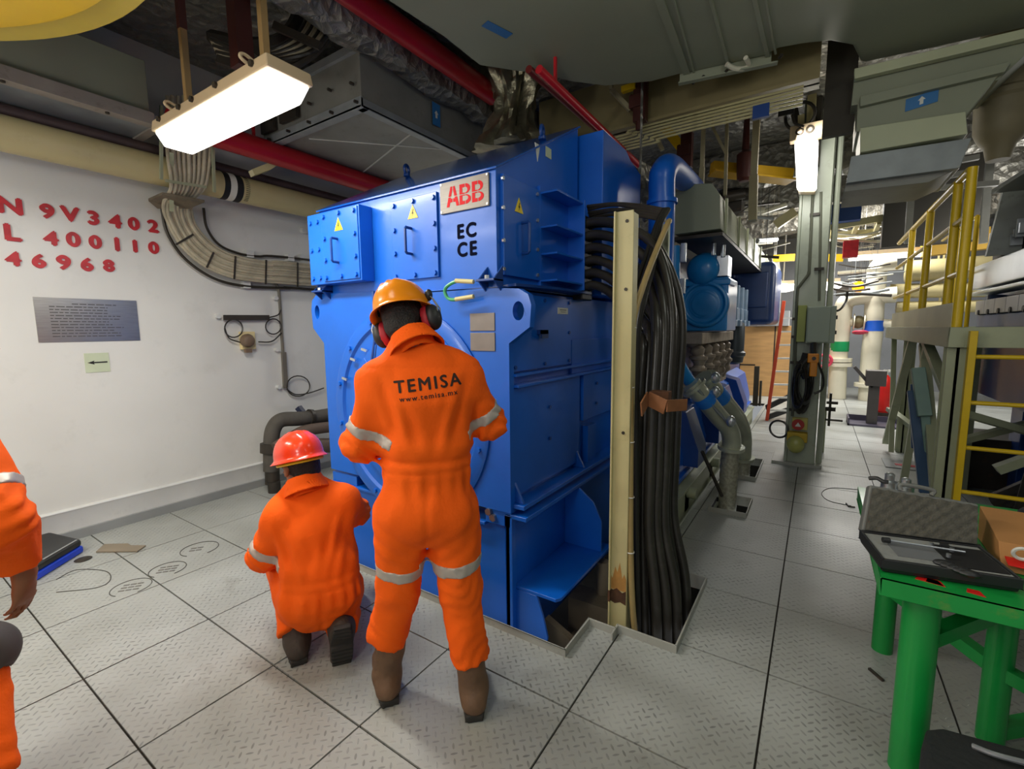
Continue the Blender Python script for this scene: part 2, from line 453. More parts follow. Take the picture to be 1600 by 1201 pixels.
def floor_mat():
    """Painted chequer plate: alternating raised lozenges, scuffed grey paint."""
    m = bpy.data.materials.new('painted_chequer_plate')
    m.use_nodes = True
    nt = m.node_tree; b = nt.nodes['Principled BSDF']; L = nt.links.new
    N = lambda t, **k: nt.nodes.new(t)
    def math_(op, a, c=None):
        q = nt.nodes.new('ShaderNodeMath'); q.operation = op
        for i, x in enumerate((a, c)):
            if x is None: continue
            if isinstance(x, (int, float)): q.inputs[i].default_value = x
            else: L(x, q.inputs[i])
        return q.outputs[0]
    tc = N('ShaderNodeTexCoord')
    sp = N('ShaderNodeSeparateXYZ'); L(tc.outputs['Object'], sp.inputs[0])
    S = 30.0
    u = math_('MULTIPLY', math_('ADD', sp.outputs[0], sp.outputs[1]), S * 0.7071)
    v = math_('MULTIPLY', math_('SUBTRACT', sp.outputs[0], sp.outputs[1]), S * 0.7071)
    fu, fv = math_('FLOOR', u), math_('FLOOR', v)
    par = math_('MODULO', math_('ABSOLUTE', math_('ADD', fu, fv)), 2.0)
    cu = math_('SUBTRACT', math_('SUBTRACT', u, fu), 0.5); cv = math_('SUBTRACT', math_('SUBTRACT', v, fv), 0.5)
    par = math_('GREATER_THAN', par, 0.5)
    inv = math_('SUBTRACT', 1.0, par)
    A = math_('ADD', math_('MULTIPLY', cu, par), math_('MULTIPLY', cv, inv))
    B = math_('ADD', math_('MULTIPLY', cv, par), math_('MULTIPLY', cu, inv))
    dist = math_('ADD', math_('POWER', math_('DIVIDE', A, 0.46), 2.0), math_('POWER', math_('DIVIDE', B, 0.15), 2.0))
    ramp = N('ShaderNodeValToRGB')
    ramp.color_ramp.elements[0].position = 0.55; ramp.color_ramp.elements[0].color = (1, 1, 1, 1)
    ramp.color_ramp.elements[1].position = 1.0; ramp.color_ramp.elements[1].color = (0, 0, 0, 1)
    L(dist, ramp.inputs[0])
    bp = N('ShaderNodeBump'); bp.inputs['Strength'].default_value = 0.32; bp.inputs['Distance'].default_value = 0.0025
    L(ramp.outputs[0], bp.inputs['Height']); L(bp.outputs[0], b.inputs['Normal'])
    n = N('ShaderNodeTexNoise'); n.inputs['Scale'].default_value = 1.6; n.inputs['Detail'].default_value = 7
    L(tc.outputs['Object'], n.inputs['Vector'])
    r = N('ShaderNodeValToRGB')
    r.color_ramp.elements[0].position = 0.32; r.color_ramp.elements[0].color = lin('#93958f')
    r.color_ramp.elements[1].position = 0.66; r.color_ramp.elements[1].color = lin('#a9aca8')
    L(n.outputs[0], r.inputs[0])
    # paint worn off some of the lozenges
    n2 = N('ShaderNodeTexNoise'); n2.inputs['Scale'].default_value = 9.0; n2.inputs['Detail'].default_value = 3
    L(tc.outputs['Object'], n2.inputs['Vector'])
    n3 = N('ShaderNodeTexNoise'); n3.inputs['Scale'].default_value = 0.9; n3.inputs['Detail'].default_value = 2
    L(tc.outputs['Object'], n3.inputs['Vector'])
    wsum = math_('ADD', math_('MULTIPLY', n2.outputs[0], 0.8), math_('MULTIPLY', n3.outputs[0], 0.6))
    r3 = N('ShaderNodeValToRGB')
    r3.color_ramp.elements[0].position = 0.62; r3.color_ramp.elements[0].color = (0.10, 0.10, 0.10, 1)
    r3.color_ramp.elements[1].position = 0.86; r3.color_ramp.elements[1].color = (0.6, 0.6, 0.6, 1)
    L(wsum, r3.inputs[0])
    wear = math_('MULTIPLY', ramp.outputs[0], r3.outputs[0])
    mx = N('ShaderNodeMixRGB'); mx.inputs[2].default_value = lin('#4c4e4c')
    L(wear, mx.inputs[0]); L(r.outputs[0], mx.inputs[1])
    # scattered stains
    n4 = N('ShaderNodeTexNoise'); n4.inputs['Scale'].default_value = 2.3; n4.inputs['Detail'].default_value = 10; n4.inputs['Roughness'].default_value = 0.65
    L(tc.outputs['Object'], n4.inputs['Vector'])
    r4 = N('ShaderNodeValToRGB')
    r4.color_ramp.elements[0].position = 0.60; r4.color_ramp.elements[0].color = (0, 0, 0, 1)
    r4.color_ramp.elements[1].position = 0.76; r4.color_ramp.elements[1].color = (0.5, 0.5, 0.5, 1)
    L(n4.outputs[0], r4.inputs[0])
    mx2 = N('ShaderNodeMixRGB'); mx2.inputs[2].default_value = lin('#6a675c')
    L(r4.outputs[0], mx2.inputs[0]); L(mx.outputs[0], mx2.inputs[1])
    L(mx2.outputs[0], b.inputs['Base Color'])
    rr = N('ShaderNodeMapRange'); rr.inputs[3].default_value = 0.26; rr.inputs[4].default_value = 0.5
    L(n.outputs[0], rr.inputs[0]); L(rr.outputs[0], b.inputs['Roughness'])
    return m
FLOORM = floor_mat()
# ---------------------------------------------------------------- the setting
SX = [-5.44, -4.78, -4.1, -3.44, -2.775, -2.11, -1.473, -0.79, -0.104, 0.56, 1.23, 1.9, 2.57, 3.24, 3.9, 4.6]
SYL = [-2.67, -2.13, -1.6, -1.067, -0.53, 0.0, 0.533, 1.067, 1.607]
SYR = [-1.6, -0.95, -0.32, 0.32, 0.96, 1.6, 2.287, 2.912, 3.55, 4.19, 4.83, 5.45, 6.05, 6.66, 7.3, 7.95, 8.6, 9.25, 9.9, 10.55, 11.2, 11.85, 12.5, 13.2, 13.9, 14.5]
PITS = [(-3.35, -0.95, 1.88, 2.17), (-3.35, -0.85, 2.17, 11.0), (-0.85, -0.5, 2.2, 2.95), (-0.72, -0.42, 4.2, 4.62), (-0.66, -0.46, 5.3, 6.1)]
def in_pit(x, y): return any(a < x < b and c < y < d for a, b, c, d in PITS)
def floor():
    m = MB(); rnd = random.Random(3); tilt = {}
    xl = sorted(set([-5.44, 5.0] + [x for x in SX if x < 5] + [p for q in PITS for p in q[:2]]))
    yl = sorted(set([-2.5, 15.0] + SYL + SYR + [p for q in PITS for p in q[2:]]))
    yl = [y for y in yl if -2.5 <= y <= 15.0]
    for i in range(len(xl) - 1):
        x0, x1 = xl[i], xl[i + 1]; xc = (x0 + x1) / 2
        sy = SYL + [y + 0.0 for y in SYR if y > 1.9] if xc < -0.79 else SYR
        ys = sorted(set([-2.5, 15.0] + [y for y in sy if y > -2.5] + [p for q in PITS if q[0] <= xc <= q[1] for p in q[2:]]))
        for j in range(len(ys) - 1):
            y0, y1 = ys[j], ys[j + 1]; yc = (y0 + y1) / 2
            if in_pit(xc, yc): continue
            key = (sum(x < xc for x in SX), xc < -0.79, sum(y < yc for y in sy))
            if key not in tilt: tilt[key] = (rnd.uniform(-1, 1) * 0.0016, rnd.uniform(-1, 1) * 0.0016, rnd.uniform(-0.0006, 0.0006))
            g = 0.0042
            a = x0 + (g if x0 in SX else 0); b = x1 - (g if x1 in SX else 0)
            c = y0 + (g if y0 in sy else 0); d = y1 - (g if y1 in sy else 0)
            tx, ty, tz = tilt[key]
            Z = lambda x, y: tz + tx * (x - xc) + ty * (y - yc)
            m.hexa([(a, c, -0.009), (b, c, -0.009), (b, d, -0.009), (a, d, -0.009)], [(a, c, Z(a, c)), (b, c, Z(b, c)), (b, d, Z(b, d)), (a, d, Z(a, d))])
    o = m.build('floor', FLOORM, smooth=10)
    struct(o)
    sub = MB()
    rects = [(-5.44, 5, -2.5, 1.88), (-5.44, -3.35, 1.88, 15), (-0.42, 5, 1.88, 15), (-0.85, -0.42, 2.95, 4.2), (-0.85, -0.42, 6.1, 15), (-0.95, -0.42, 1.88, 2.17), (-0.5, -0.42, 2.17, 4.2), (-0.85, -0.5, 2.17, 2.2), (-0.85, -0.72, 4.2, 6.1), (-0.46, -0.42, 4.62, 6.1), (-0.72, -0.46, 4.62, 5.3), (-3.35, -0.85, 11, 15)]
    for a, b, c, d in rects: sub.box(a, b, c, d, -0.05, -0.0095)
    struct(sub.build('floor', mt('dark_seam_grime', '#2b2620', 0.8, var=0.3, vs_=5)))
    pit = MB(); pit.box(-3.5, -0.3, 1.7, 11.2, -0.62, -0.6)
    struct(pit.build('floor', PIT))
floor()
def curb():
    m = MB(); t = 0.009; h = 0.042; b = -0.05
    def run(pts):
        for p, q in zip(pts, pts[1:]):
            (x0, y0), (x1, y1) = p, q
            m.box(min(x0, x1) - t / 2, max(x0, x1) + t / 2, min(y0, y1) - t / 2, max(y0, y1) + t / 2, b, h)
    run([(-3.35, 2.6), (-3.35, 1.88), (-0.95, 1.88), (-0.95, 2.17), (-0.8, 2.17)])
    run([(-0.8, 2.12), (-0.8, 2.2), (-0.5, 2.2), (-0.5, 2.95), (-0.62, 2.95)])
    run([(-0.72, 4.2), (-0.42, 4.2), (-0.42, 4.62), (-0.56, 4.62)])
    run([(-0.66, 5.3), (-0.46, 5.3), (-0.46, 6.1), (-0.66, 6.1)])
    return m.build('trim_1', mt('grey_curb_paint', '#a4a49b', 0.45, var=0.08, vs_=5, dirt=0.25), bevel=0.002)
struct(curb())
WX = -4.83
wall = struct(MB().box(WX - 0.12, WX, -2.5, 15.2, 0, 4.0).build('wall_left', WHITE))
m = MB()
m.prism([(WX, -2.5, 0.06), (WX + 0.03, -2.5, 0.06), (WX + 0.03, -2.5, 0.225), (WX + 0.036, -2.5, 0.235), (WX + 0.03, -2.5, 0.247), (WX, -2.5, 0.25)], (0, 17.6, 0))
struct(m.build('baseboard_left', TRIMW, bevel=0.004))
struct(MB().box(WX, WX + 0.058, -2.5, 15.1, 0, 0.075).build('trim_shade', GREYP))  # painted shadow: grey strip standing in for the shade along the wall's foot
struct(MB().box(-5.0, 5.0, 15.0, 15.12, 0, 4.0).build('wall_back', GREYW))
struct(MB().box(5.0, 5.1, -2.5, 15.0, 0, 4.0).build('wall_right', GREYW))
struct(MB().box(-5.0, 5.1, -2.5, 15.1, 4.0, 4.1).build('ceiling', FOIL))
# raised red welded characters on the white bulkhead
def wall_line(s, y, z, size, sp):
    return text('lettering', s, REDL, wall, (WX + 0.001, y, z), (0, 1, 0), (0, 0, 1), size, bold=0.006, depth=0.004, spacing=sp, lab='row of red raised letters and numbers')
wall['_o'] = tuple(wall.location)
def wall_chars(chars, size, bold):
    for ch, px, py0, py1 in chars:
        p = U(px, py1, x=WX + 0.005)
        q = U(px, py0, x=WX + 0.005)
        text('lettering', ch, REDL, wall, p, (0, 1, 0), (0, 0, 1), (q.z - p.z) * 1.38, bold=0, depth=0.004, xs=1.12, align='CENTER', fat=0.0075)
wall_chars([('N', 17, 308, 333), ('9', 75, 319, 340), ('V', 111, 323, 345), ('3', 147, 330, 350), ('4', 181, 335, 355), ('0', 210, 340, 358), ('2', 240, 344, 362)], 0.13, 0.0018)
wall_chars([('L', 20, 350, 375), ('4', 81, 361, 382), ('0', 116, 363, 384), ('0', 150, 368, 387), ('1', 184, 371, 391), ('1', 212, 375, 393), ('0', 241, 378, 395)], 0.13, 0.0018)
wall_chars([('4', 22, 393, 414), ('6', 62, 397, 417), ('9', 101, 399, 420), ('6', 137, 403, 422), ('8', 171, 406, 423)], 0.13, 0.0018)
# engraved metal plaque
pq = MB(); pq.box(WX, WX + 0.006, 0.92, 1.54, 1.545, 1.88)
plq = pq.build('wall_plaque', STEEL, bevel=0.001)
tag(plq, 'brushed metal plaque with rows of fine engraved text on white wall', 'plaque')
lnm = MB(); rr_ = random.Random(5)
for k in range(12):
    z = 1.832 - k * 0.0225
    y = 1.0 + (0.13 if k == 0 else 0)
    yend = 1.36 + rr_.uniform(-0.02, 0.1) if k else 1.40
    while y < yend:
        l = rr_.uniform(0.015, 0.05); lnm.box(WX + 0.0055, WX + 0.0066, y, min(y + l, yend), z, z + 0.007); y += l + 0.008
lnm.build('engraved_text', mt('dark_engraving', '#4d4a45', 0.6), plq)
ar = MB().box(WX, WX + 0.004, 1.165, 1.318, 1.298, 1.452).build('arrow_sign', PALEG)
tag(ar, 'pale green square sign with black left arrow below the plaque', 'sign')
a = MB(); X = WX + 0.0042
a.prism([(X, 1.18, 1.376), (X, 1.225, 1.392), (X, 1.22, 1.381), (X, 1.305, 1.383), (X, 1.305, 1.371), (X, 1.22, 1.371), (X, 1.225, 1.360)], (0.001, 0, 0))
a.build('arrow', INK, ar)

# ---------------------------------------------------------------- marks and covers in the deck
def deck_cover(cx, cy, r, rot, label, hatch):
    m = MB()
    n = 40
    pts = [(cx + r * 1.0 * math.cos(2 * math.pi * k / n), cy + r * math.sin(2 * math.pi * k / n), 0.0015) for k in range(n + 1)]
    m.tube(pts[:int(n * 0.86)], 0.0026, 6)
    o = m.build('deck_cover', mt('dark_cover_seam', '#4a4842', 0.7))
    tag(o, label, 'deck cover')
    h = MB()
    for k in range(hatch):
        t = (k - (hatch - 1) / 2) * r * 0.34
        c, s = math.cos(rot), math.sin(rot)
        for q in range(3):
            e = (q - 1) * r * 0.36
            if hatch == 3 or q < 2:
                p0 = (cx + c * (e - r * .15) - s * t, cy + s * (e - r * .15) + c * t, 0.0015)
                p1 = (cx + c * (e + r * .15) - s * t, cy + s * (e + r * .15) + c * t, 0.0015)
                h.bar(p0, p1, r * 0.12, 0.002)
    h.build('stamped_mark', mt('worn_stamp', '#6d6b66', 0.7), o)
p = U(205, 917, z=0); deck_cover(p.x, p.y, 0.105, 0.9, 'round flush deck cover with stamped marks nearest the left person', 3)
p = U(312, 857, z=0); deck_cover(p.x, p.y, 0.12, 0.9, 'round flush deck cover with slots, third from the left person', 2)
p = U(262, 889, z=0); deck_cover(p.x, p.y, 0.105, 0.9, 'round flush deck cover with stamped marks between the two others', 3)
p = U(118, 915, z=0)
m = MB(); m.tube(cr([U(88, 905, z=.002), U(120, 890, z=.002), U(165, 892, z=.002), U(172, 906, z=.002), U(150, 918, z=.002), U(88, 925, z=.002)], 8), 0.0028, 6)
tag(m.build('deck_cover', mt('dark_cover_seam', '#4a4842', 0.7)), 'empty curved seam of a flush deck cover beside the black and blue case', 'deck cover')
m = MB(); m.tube(cr([U(1345, 765, z=.002), U(1300, 762, z=.002), U(1284, 770, z=.002), U(1295, 782, z=.002), U(1330, 790, z=.002)], 8), 0.0028, 6)
tag(m.build('deck_cover', mt('dark_cover_seam', '#4a4842', 0.7)), 'thin curved seam of a deck cover left of the green bench', 'deck cover')
# cardboard scrap
m = MB(); m.prism([U(150, 863, z=.003), U(163, 851, z=.003), U(200, 850, z=.003), U(205, 853, z=.003), U(228, 853, z=.003), U(215, 862, z=.003)], (0, 0, 0.008))
tag(m.build('cardboard_scrap', mt('grey_brown_card', '#857a68', .8)), 'torn flat piece of brown cardboard on the deck by the wall', 'cardboard')
m = MB(); c = U(130, 874, z=0); m.lathe(c, (0, 0, 1), [(0.045, 0.0), (0.05, 0.004), (0.03, 0.012), (0.012, 0.014)], 16)
tag(m.build('drain_plug', DARKM), 'small dark round plug in the deck below the cardboard scrap', 'plug')
m = MB(); m.bar(U(1358, 1044, z=.006), U(1380, 1063, z=.006), 0.012, 0.01)
tag(m.build('metal_strip', DARKM), 'short dark strip lying on the deck beside the bench leg', 'strip')
m = MB(); m.tube([U(1322, 786, z=.006), U(1326, 791, z=.006), U(1336, 792, z=.006)], 0.006, 6)
tag(m.build('hook', DARKM), 'small dark bent hook lying on the deck left of the bench', 'hook')
# ---------------------------------------------------------------- the blue generator
from mathutils.geometry import tessellate_polygon
def plate(mb, polys, org, ex, ey, vec):
    """Flat plate with holes: first polygon is the outline, the others are holes (2-D points)."""
    org, ex, ey, vec = Vector(org), Vector(ex), Vector(ey), Vector(vec)
    P = [[Vector((p[0], p[1], 0)) for p in q] for q in polys]
    tri = tessellate_polygon(P)
    flat = [p for q in P for p in q]; n = len(flat); o = len(mb.v)
    mb.v += [org + ex * p.x + ey * p.y for p in flat] + [org + ex * p.x + ey * p.y + vec for p in flat]
    for t in tri:
        mb.f.append(tuple(o + i for i in t)); mb.f.append(tuple(o + n + i for i in t))
    k0 = 0
    for q in P:
        for k in range(len(q)):
            a, b = k0 + k, k0 + (k + 1) % len(q)
            mb.f.append((o + a, o + b, o + n + b, o + n + a))
        k0 += len(q)
    return mb
def circ(cx, cy, rx, ry=None, n=20):
    return [(cx + rx * math.cos(2 * math.pi * k / n), cy + (ry or rx) * math.sin(2 * math.pi * k / n)) for k in range(n)]

gen = thing('generator', (-2.2, 2.05, 0.0), 'large bright blue electric generator with sloped roof standing in the deck opening', 'generator')
YF = 2.05
XR = (1, 0, 0); XU = (0, 0, 1)
# front end plate with lifting lugs
m = MB()
out = [(-3.0, 0.58), (-1.375, 0.58), (-1.375, 1.53), (-1.245, 1.615), (-1.235, 1.73), (-1.255, 1.785), (-1.31, 1.815), (-1.43, 1.825), (-2.97, 1.875), (-3.06, 1.87), (-3.115, 1.83), (-3.13, 1.76), (-3.12, 1.63), (-3.0, 1.52)]
plate(m, [out, circ(-1.315, 1.70, 0.035, 0.05), circ(-3.06, 1.745, 0.028, 0.05)], (0, YF, 0), XR, XU, (0, 0.045, 0))
fp = m.build('front_plate', BLUE, gen, bevel=0.004)
# circular end cover
m = MB()
C0 = Vector((-2.19, YF, 1.08))
m.lathe(C0, (0, -1, 0), [(0.685, -0.03), (0.685, 0.012), (0.66, 0.022), (0.60, 0.022), (0.585, 0.006), (0.50, 0.006), (0.485, 0.03), (0.30, 0.045), (0.12, 0.05), (0.0, 0.05)], 64)
ec = m.build('end_cover', BLUE, gen, smooth=30)
bolts('bolt', [C0 + Vector((0.635 * math.cos(t), -0.022, 0.635 * math.sin(t))) for t in [math.pi * 2 * k / 14 + 0.2 for k in range(14)]], (0, -1, 0), 0.016, 0.014, BLUE, ec)
m = MB()
for t in (2.35, 2.75, 3.14, 3.5, 0.8, 0.4, 0.0):
    c, s = math.cos(t), math.sin(t)
    m.bar(C0 + Vector((0.34 * c, -0.042, 0.34 * s)), C0 + Vector((0.47 * c, -0.034, 0.47 * s)), 0.03, 0.016, (0, 1, 0))
m.build_each('stiffening_rib', BLUE, ec, bevel=0.003)
m = MB()
for px, py, dx in ((548, 560, .05), (535, 590, .05), (565, 545, .05), (600, 690, .06), (720, 735, .06)):
    p = U(px, py, y=YF - 0.03); m.bar(p, p + Vector((dx, -0.0, -0.012)), 0.016, 0.012, (0, 1, 0))
m.build_each('cover_latch', ALU, ec)
m = MB()
m.tube(cr([(-2.42, YF - 0.015, 1.86), (-2.41, YF - 0.02, 1.6), (-2.44, YF - 0.04, 1.35), (-2.36, YF - 0.05, 1.2)], 8), 0.011, 8)
m.tube(cr([(-2.39, YF - 0.015, 1.86), (-2.385, YF - 0.02, 1.6), (-2.41, YF - 0.04, 1.37), (-2.33, YF - 0.05, 1.24)], 8), 0.008, 8)
m.build_each('sensor_cable', BLUED, gen)
# stator frame behind
m = MB(); m.box(-2.96, -1.41, YF + 0.045, 3.8, 0.62, 1.82)
m.build('stator_frame', BLUE, gen, bevel=0.006)
m = MB(); m.box(-1.41, -1.385, YF + 0.05, 2.82, 1.37, 1.80)
sp_ = m.build('side_cover', BLUE, gen, bevel=0.003)
bolts('bolt', [(-1.385, y, z) for y in (2.12, 2.45, 2.78) for z in (1.395, 1.775)] + [(-1.385, 2.78, 1.58)], (1, 0, 0), 0.011, 0.01, BLUED, sp_)
m = MB(); m.box(-1.39, -1.35, 2.36, 2.44, 1.575, 1.60); m.box(-1.36, -1.35, 2.36, 2.44, 1.55, 1.60)
m.build('lift_tab', BLUED, sp_)
m = MB(); m.box(-1.385, -1.381, 2.62, 2.76, 1.70, 1.74); q = m.build('name_label', PAPER, gen)
m = MB(); m.box(-1.3815, -1.3805, 2.645, 2.735, 1.724, 1.728); m.box(-1.3815, -1.3805, 2.655, 2.725, 1.712, 1.715); m.build('print', INK, q)
m = MB(); m.box(-1.41, -1.36, YF + 0.045, 3.8, 1.345, 1.36); m.box(-1.41, -1.345, YF + 0.045, 3.8, 1.285, 1.30); m.box(-1.41, -1.39, 2.84, 3.8, 1.3, 1.53)
m.build('side_ledge', BLUE, gen, bevel=0.002)
m = MB(); m.box(-1.41, -1.38, YF + 0.045, 2.95, 0.66, 1.28); m.box(-1.41, -1.365, 2.98, 3.8, 0.95, 1.28); m.box(-1.41, -1.36, 3.05, 3.2, 0.62, 0.9)
lo_ = m.build('lower_side_panel', BLUE, gen, bevel=0.004)
bolts('bolt', [(-1.365, 3.2, 1.2), (-1.365, 3.2, 1.05), (-1.38, 2.5, 1.12), (-1.38, 2.5, 0.92)], (1, 0, 0), 0.012, 0.012, BLUED, lo_)
m = MB(); m.box(-1.41, -1.30, YF + 0.02, 3.93, 0.605, 0.63); m.prism([(-1.41, YF + .045, .63), (-1.41, YF + .045, .80), (-1.32, YF + .045, .63)], (0, 0.02, 0)); m.prism([(-1.41, 2.9, .63), (-1.41, 2.9, .80), (-1.32, 2.9, .63)], (0, 0.02, 0))
m.build('foot_flange', BLUE, gen, bevel=0.003)
# upper housing with sloped roof
m = MB()
m.prism([(-3.0, YF + 0.02, 1.83), (-3.0, YF + 0.02, 2.45), (-3.0, 3.06, 2.985), (-3.0, 3.06, 1.83)], (1.54, 0, 0))
uh = m.build('upper_housing', BLUE, gen, bevel=0.004)
m = MB()
m.hexa([(-3.012, YF + 0.004, 2.440), (-1.448, YF + 0.004, 2.440), (-1.448, 3.075, 2.985), (-3.012, 3.075, 2.985)], [(-3.012, YF + 0.004, 2.452), (-1.448, YF + 0.004, 2.452), (-1.448, 3.075, 2.997), (-3.012, 3.075, 2.997)])
rf = m.build('roof', ROOFB, gen, bevel=0.002)
def eye(p):
    m = MB(); m.ring(Vector(p) + Vector((0, 0, 0.05)), (1, 0.3, 0), 0.034, 0.012, 20, 8); m.cyl(p, Vector(p) + Vector((0, 0, 0.02)), 0.025, 12)
    m.build('lifting_eye', BLUED, rf)
eye((-2.78, 2.72, 2.815)); eye((-1.55, 2.72, 2.815))
# left access box on the front
def handle(mat, parent, p, nrm, ln=0.15, d=0.05):
    p, n = Vector(p), Vector(nrm)
    a = p + Vector((0, 0, ln / 2)); b = p - Vector((0, 0, ln / 2))
    m = MB(); m.tube([a, a + n * d * 0.85, a + n * d - Vector((0, 0, 0.008)), b + n * d + Vector((0, 0, 0.008)), b + n * d * 0.85, b], 0.009, 8)
    return m.build('handle', mat, parent)
def warn(parent, p, right, nrm, s=0.085):
    p, r, n = Vector(p), Vector(right), Vector(nrm)
    m = MB(); m.prism([p - r * s / 2, p + r * s / 2, p + Vector((0, 0, s * 0.95))], n * 0.003)
    t = m.build('warning_sign', SYEL, parent, smooth=10)
    t['label'] = 'yellow triangle with black lightning flash'
    m = MB(); q = p + n * 0.0031 + Vector((0, 0, s * 0.34)); k = s / 0.085
    Pt = lambda x, z: q + r * x * k + Vector((0, 0, z * k))
    m.prism([Pt(.004, .026), Pt(-.009, -.002), Pt(.001, -.002), Pt(-.006, -.02), Pt(.010, .006), Pt(.001, .006), Pt(.010, .026)], n * 0.0008)
    e = MB()
    m.build('flash', INK, t)
m = MB(); m.box(-2.985, -2.44, 1.965, YF + 0.02, 1.925, 2.395)
lb = m.build('access_box', BLUE, gen, bevel=0.005)
m = MB(); m.box(-3.0, -2.90, YF - 0.02, YF + 0.02, 1.9, 2.405); m.build('flange', BLUE, lb, bevel=0.003)
m = MB(); m.box(-2.82, -2.45, 1.957, 1.967, 1.94, 2.385); cv = m.build('cover', BLUE, lb, bevel=0.003)
bolts('bolt', [(x, 1.957, z) for x in (-2.79, -2.48) for z in (1.965, 2.08, 2.22, 2.36)] + [(-2.63, 1.957, 1.965), (-2.63, 1.957, 2.365)] + [(x, 1.967, z) for x in (-2.95, -2.87) for z in (1.97, 2.16, 2.34)], (0, -1, 0), 0.016, 0.014, BLUE, cv)
warn(cv, (-2.635, 1.957, 2.255), XR, (0, -1, 0)); handle(BLUED, cv, (-2.655, 1.957, 2.13), (0, -1, 0))
m = MB(); m.box(-2.25, -1.87, YF + 0.005, YF + 0.02, 1.915, 2.395); cp = m.build('access_cover', BLUE, gen, bevel=0.003)
bolts('bolt', [(x, YF + 0.005, z) for x in (-2.225, -1.895) for z in (1.94, 2.08, 2.22, 2.365)] + [(-2.06, YF + 0.005, 1.94), (-2.06, YF + 0.005, 2.37)], (0, -1, 0), 0.016, 0.014, BLUE, cp)
warn(cp, (-2.06, YF + 0.005, 2.27), XR, (0, -1, 0)); handle(BLUED, cp, (-2.08, YF + 0.005, 2.14), (0, -1, 0))
# maker's plate, stencils, rating plates
m = MB(); m.box(-1.845, -1.50, YF + 0.008, YF + 0.02, 2.262, 2.432); mp = m.build('maker_plate', mt('brushed_maker_plate', '#8b847a', 0.5, 0.25, var=0.1, vs_=8, stretch=(1, 1, 14)), gen, bevel=0.003)
LR_ = mt('logo_red', '#d8161f', 0.6, var=0.05, spec=.2)
def logo_letter(ch, x0, w_, z0, h_):
    y = YF + 0.0078; P = lambda u, v: (x0 + u * w_, z0 + v * h_)
    def arc(cx, cz, rx, rz, t0, t1, n=10): return [(cx + rx * math.cos(t0 + (t1 - t0) * k / n), cz + rz * math.sin(t0 + (t1 - t0) * k / n)) for k in range(n + 1)]
    quads = []
    if ch == 'A':
        quads = [[P(0, 0), P(.22, 0), P(.29, .22), P(.47, .22), P(.47, .40), P(.34, .40), P(.36, .47), P(.15, .47)], [P(.16, .51), P(.37, .51), P(.47, .82), P(.47, 1), P(.33, 1)],
                 [P(1, 0), P(.78, 0), P(.71, .22), P(.53, .22), P(.53, .40), P(.66, .40), P(.64, .47), P(.85, .47)], [P(.84, .51), P(.63, .51), P(.53, .82), P(.53, 1), P(.67, 1)]]
    else:
        quads = [[P(0, 0), P(.26, 0), P(.26, .47), P(0, .47)], [P(0, .51), P(.26, .51), P(.26, 1), P(0, 1)], [P(.26, 0), P(.47, 0), P(.47, .17), P(.26, .17)], [P(.26, .83), P(.47, .83), P(.47, 1), P(.26, 1)], [P(.26, .42), P(.47, .42), P(.47, .47), P(.26, .47)], [P(.26, .51), P(.47, .51), P(.47, .57), P(.26, .57)]]
        for (c0, c1, R) in ((0, .47, .47), (.51, 1, .42)):
            cz = (c0 + c1) / 2; o = [P(.53 + R * math.cos(t), cz + (c1 - c0) / 2 * math.sin(t)) for t in [-math.pi / 2 + math.pi * k / 12 for k in range(13)]]
            lo_, hi_ = (c0 + .17, c1 - .05) if c0 == 0 else (c0 + .06, c1 - .17)
            i = [P(.53 + (R - .24) * math.cos(t), (lo_ + hi_) / 2 + (hi_ - lo_) / 2 * math.sin(t)) for t in [math.pi / 2 - math.pi * k / 12 for k in range(13)]]
            quads.append(o + i)
    m = MB()
    for q in quads: plate(m, [q], (0, y, 0), XR, XU, (0, -0.001, 0))
    m.build('lettering', LR_, mp, smooth=10)['label'] = 'bold red logo letter'
for ch, x0 in (('A', -1.795), ('B', -1.700), ('B', -1.612)): logo_letter(ch, x0, 0.092 if ch == 'A' else 0.08, 2.293, 0.108)
bolts('rivet', [(x, YF + 0.008, z) for x in (-1.835, -1.51) for z in (2.272, 2.422)], (0, -1, 0), 0.006, 0.003, ALU, mp)
for s_, z in (('EC', 2.118), ('CE', 2.018)):
    text('stencil_lettering', s_, mt('stencil_navy', '#070b20', 0.8, spec=.05), gen, (-1.665, YF + 0.0185, z), XR, XU, 0.105, bold=0, fat=0.004, depth=0.0008, align='CENTER', spacing=1.25)
for z0, z1 in ((1.598, 1.695), (1.487, 1.588)):
    m = MB(); m.box(-1.635, -1.465, YF - 0.005, YF, z0, z1); m.build('rating_plate', PLATE, gen, bevel=0.002)
# earthing brackets and loop
def bracket(x, z, s=1):
    m = MB()
    m.box(x - 0.06, x + 0.06, YF - 0.07, YF + 0.02, z - 0.006, z + 0.006)
    for dx in (-0.05, 0.05):
        m.prism([(x + dx, YF + 0.02, z - 0.07), (x + dx, YF - 0.07, z), (x + dx, YF + 0.02, z + 0.08)], (0.01, 0, 0))
    b = m.build('joint_bracket', BLUED, gen, bevel=0.002)
    bolts('bolt', [(x, YF - 0.045, z + 0.006)], (0, 0, 1), 0.014, 0.02, ALU, b)
bracket(-2.95, 1.885); bracket(-1.48, 1.865)
m = MB()
m.tube(cr([U(740, 440, y=2.0), U(715, 439, y=1.99), U(698, 448, y=1.985), U(696, 459, y=1.985), U(706, 468, y=1.99), U(740, 463, y=2.0)], 8), 0.010, 8)
ew = m.build('earth_wire', COPG, gen)
m = MB(); m.cyl(U(712, 438.5, y=1.989), U(740, 440, y=1.999), 0.0125, 10); m.cyl(U(712, 467.5, y=1.989), U(740, 463, y=1.999), 0.0125, 10)
m.build('wire_sleeve', mt('pale_sleeve', '#cfc48a', 0.5), ew)
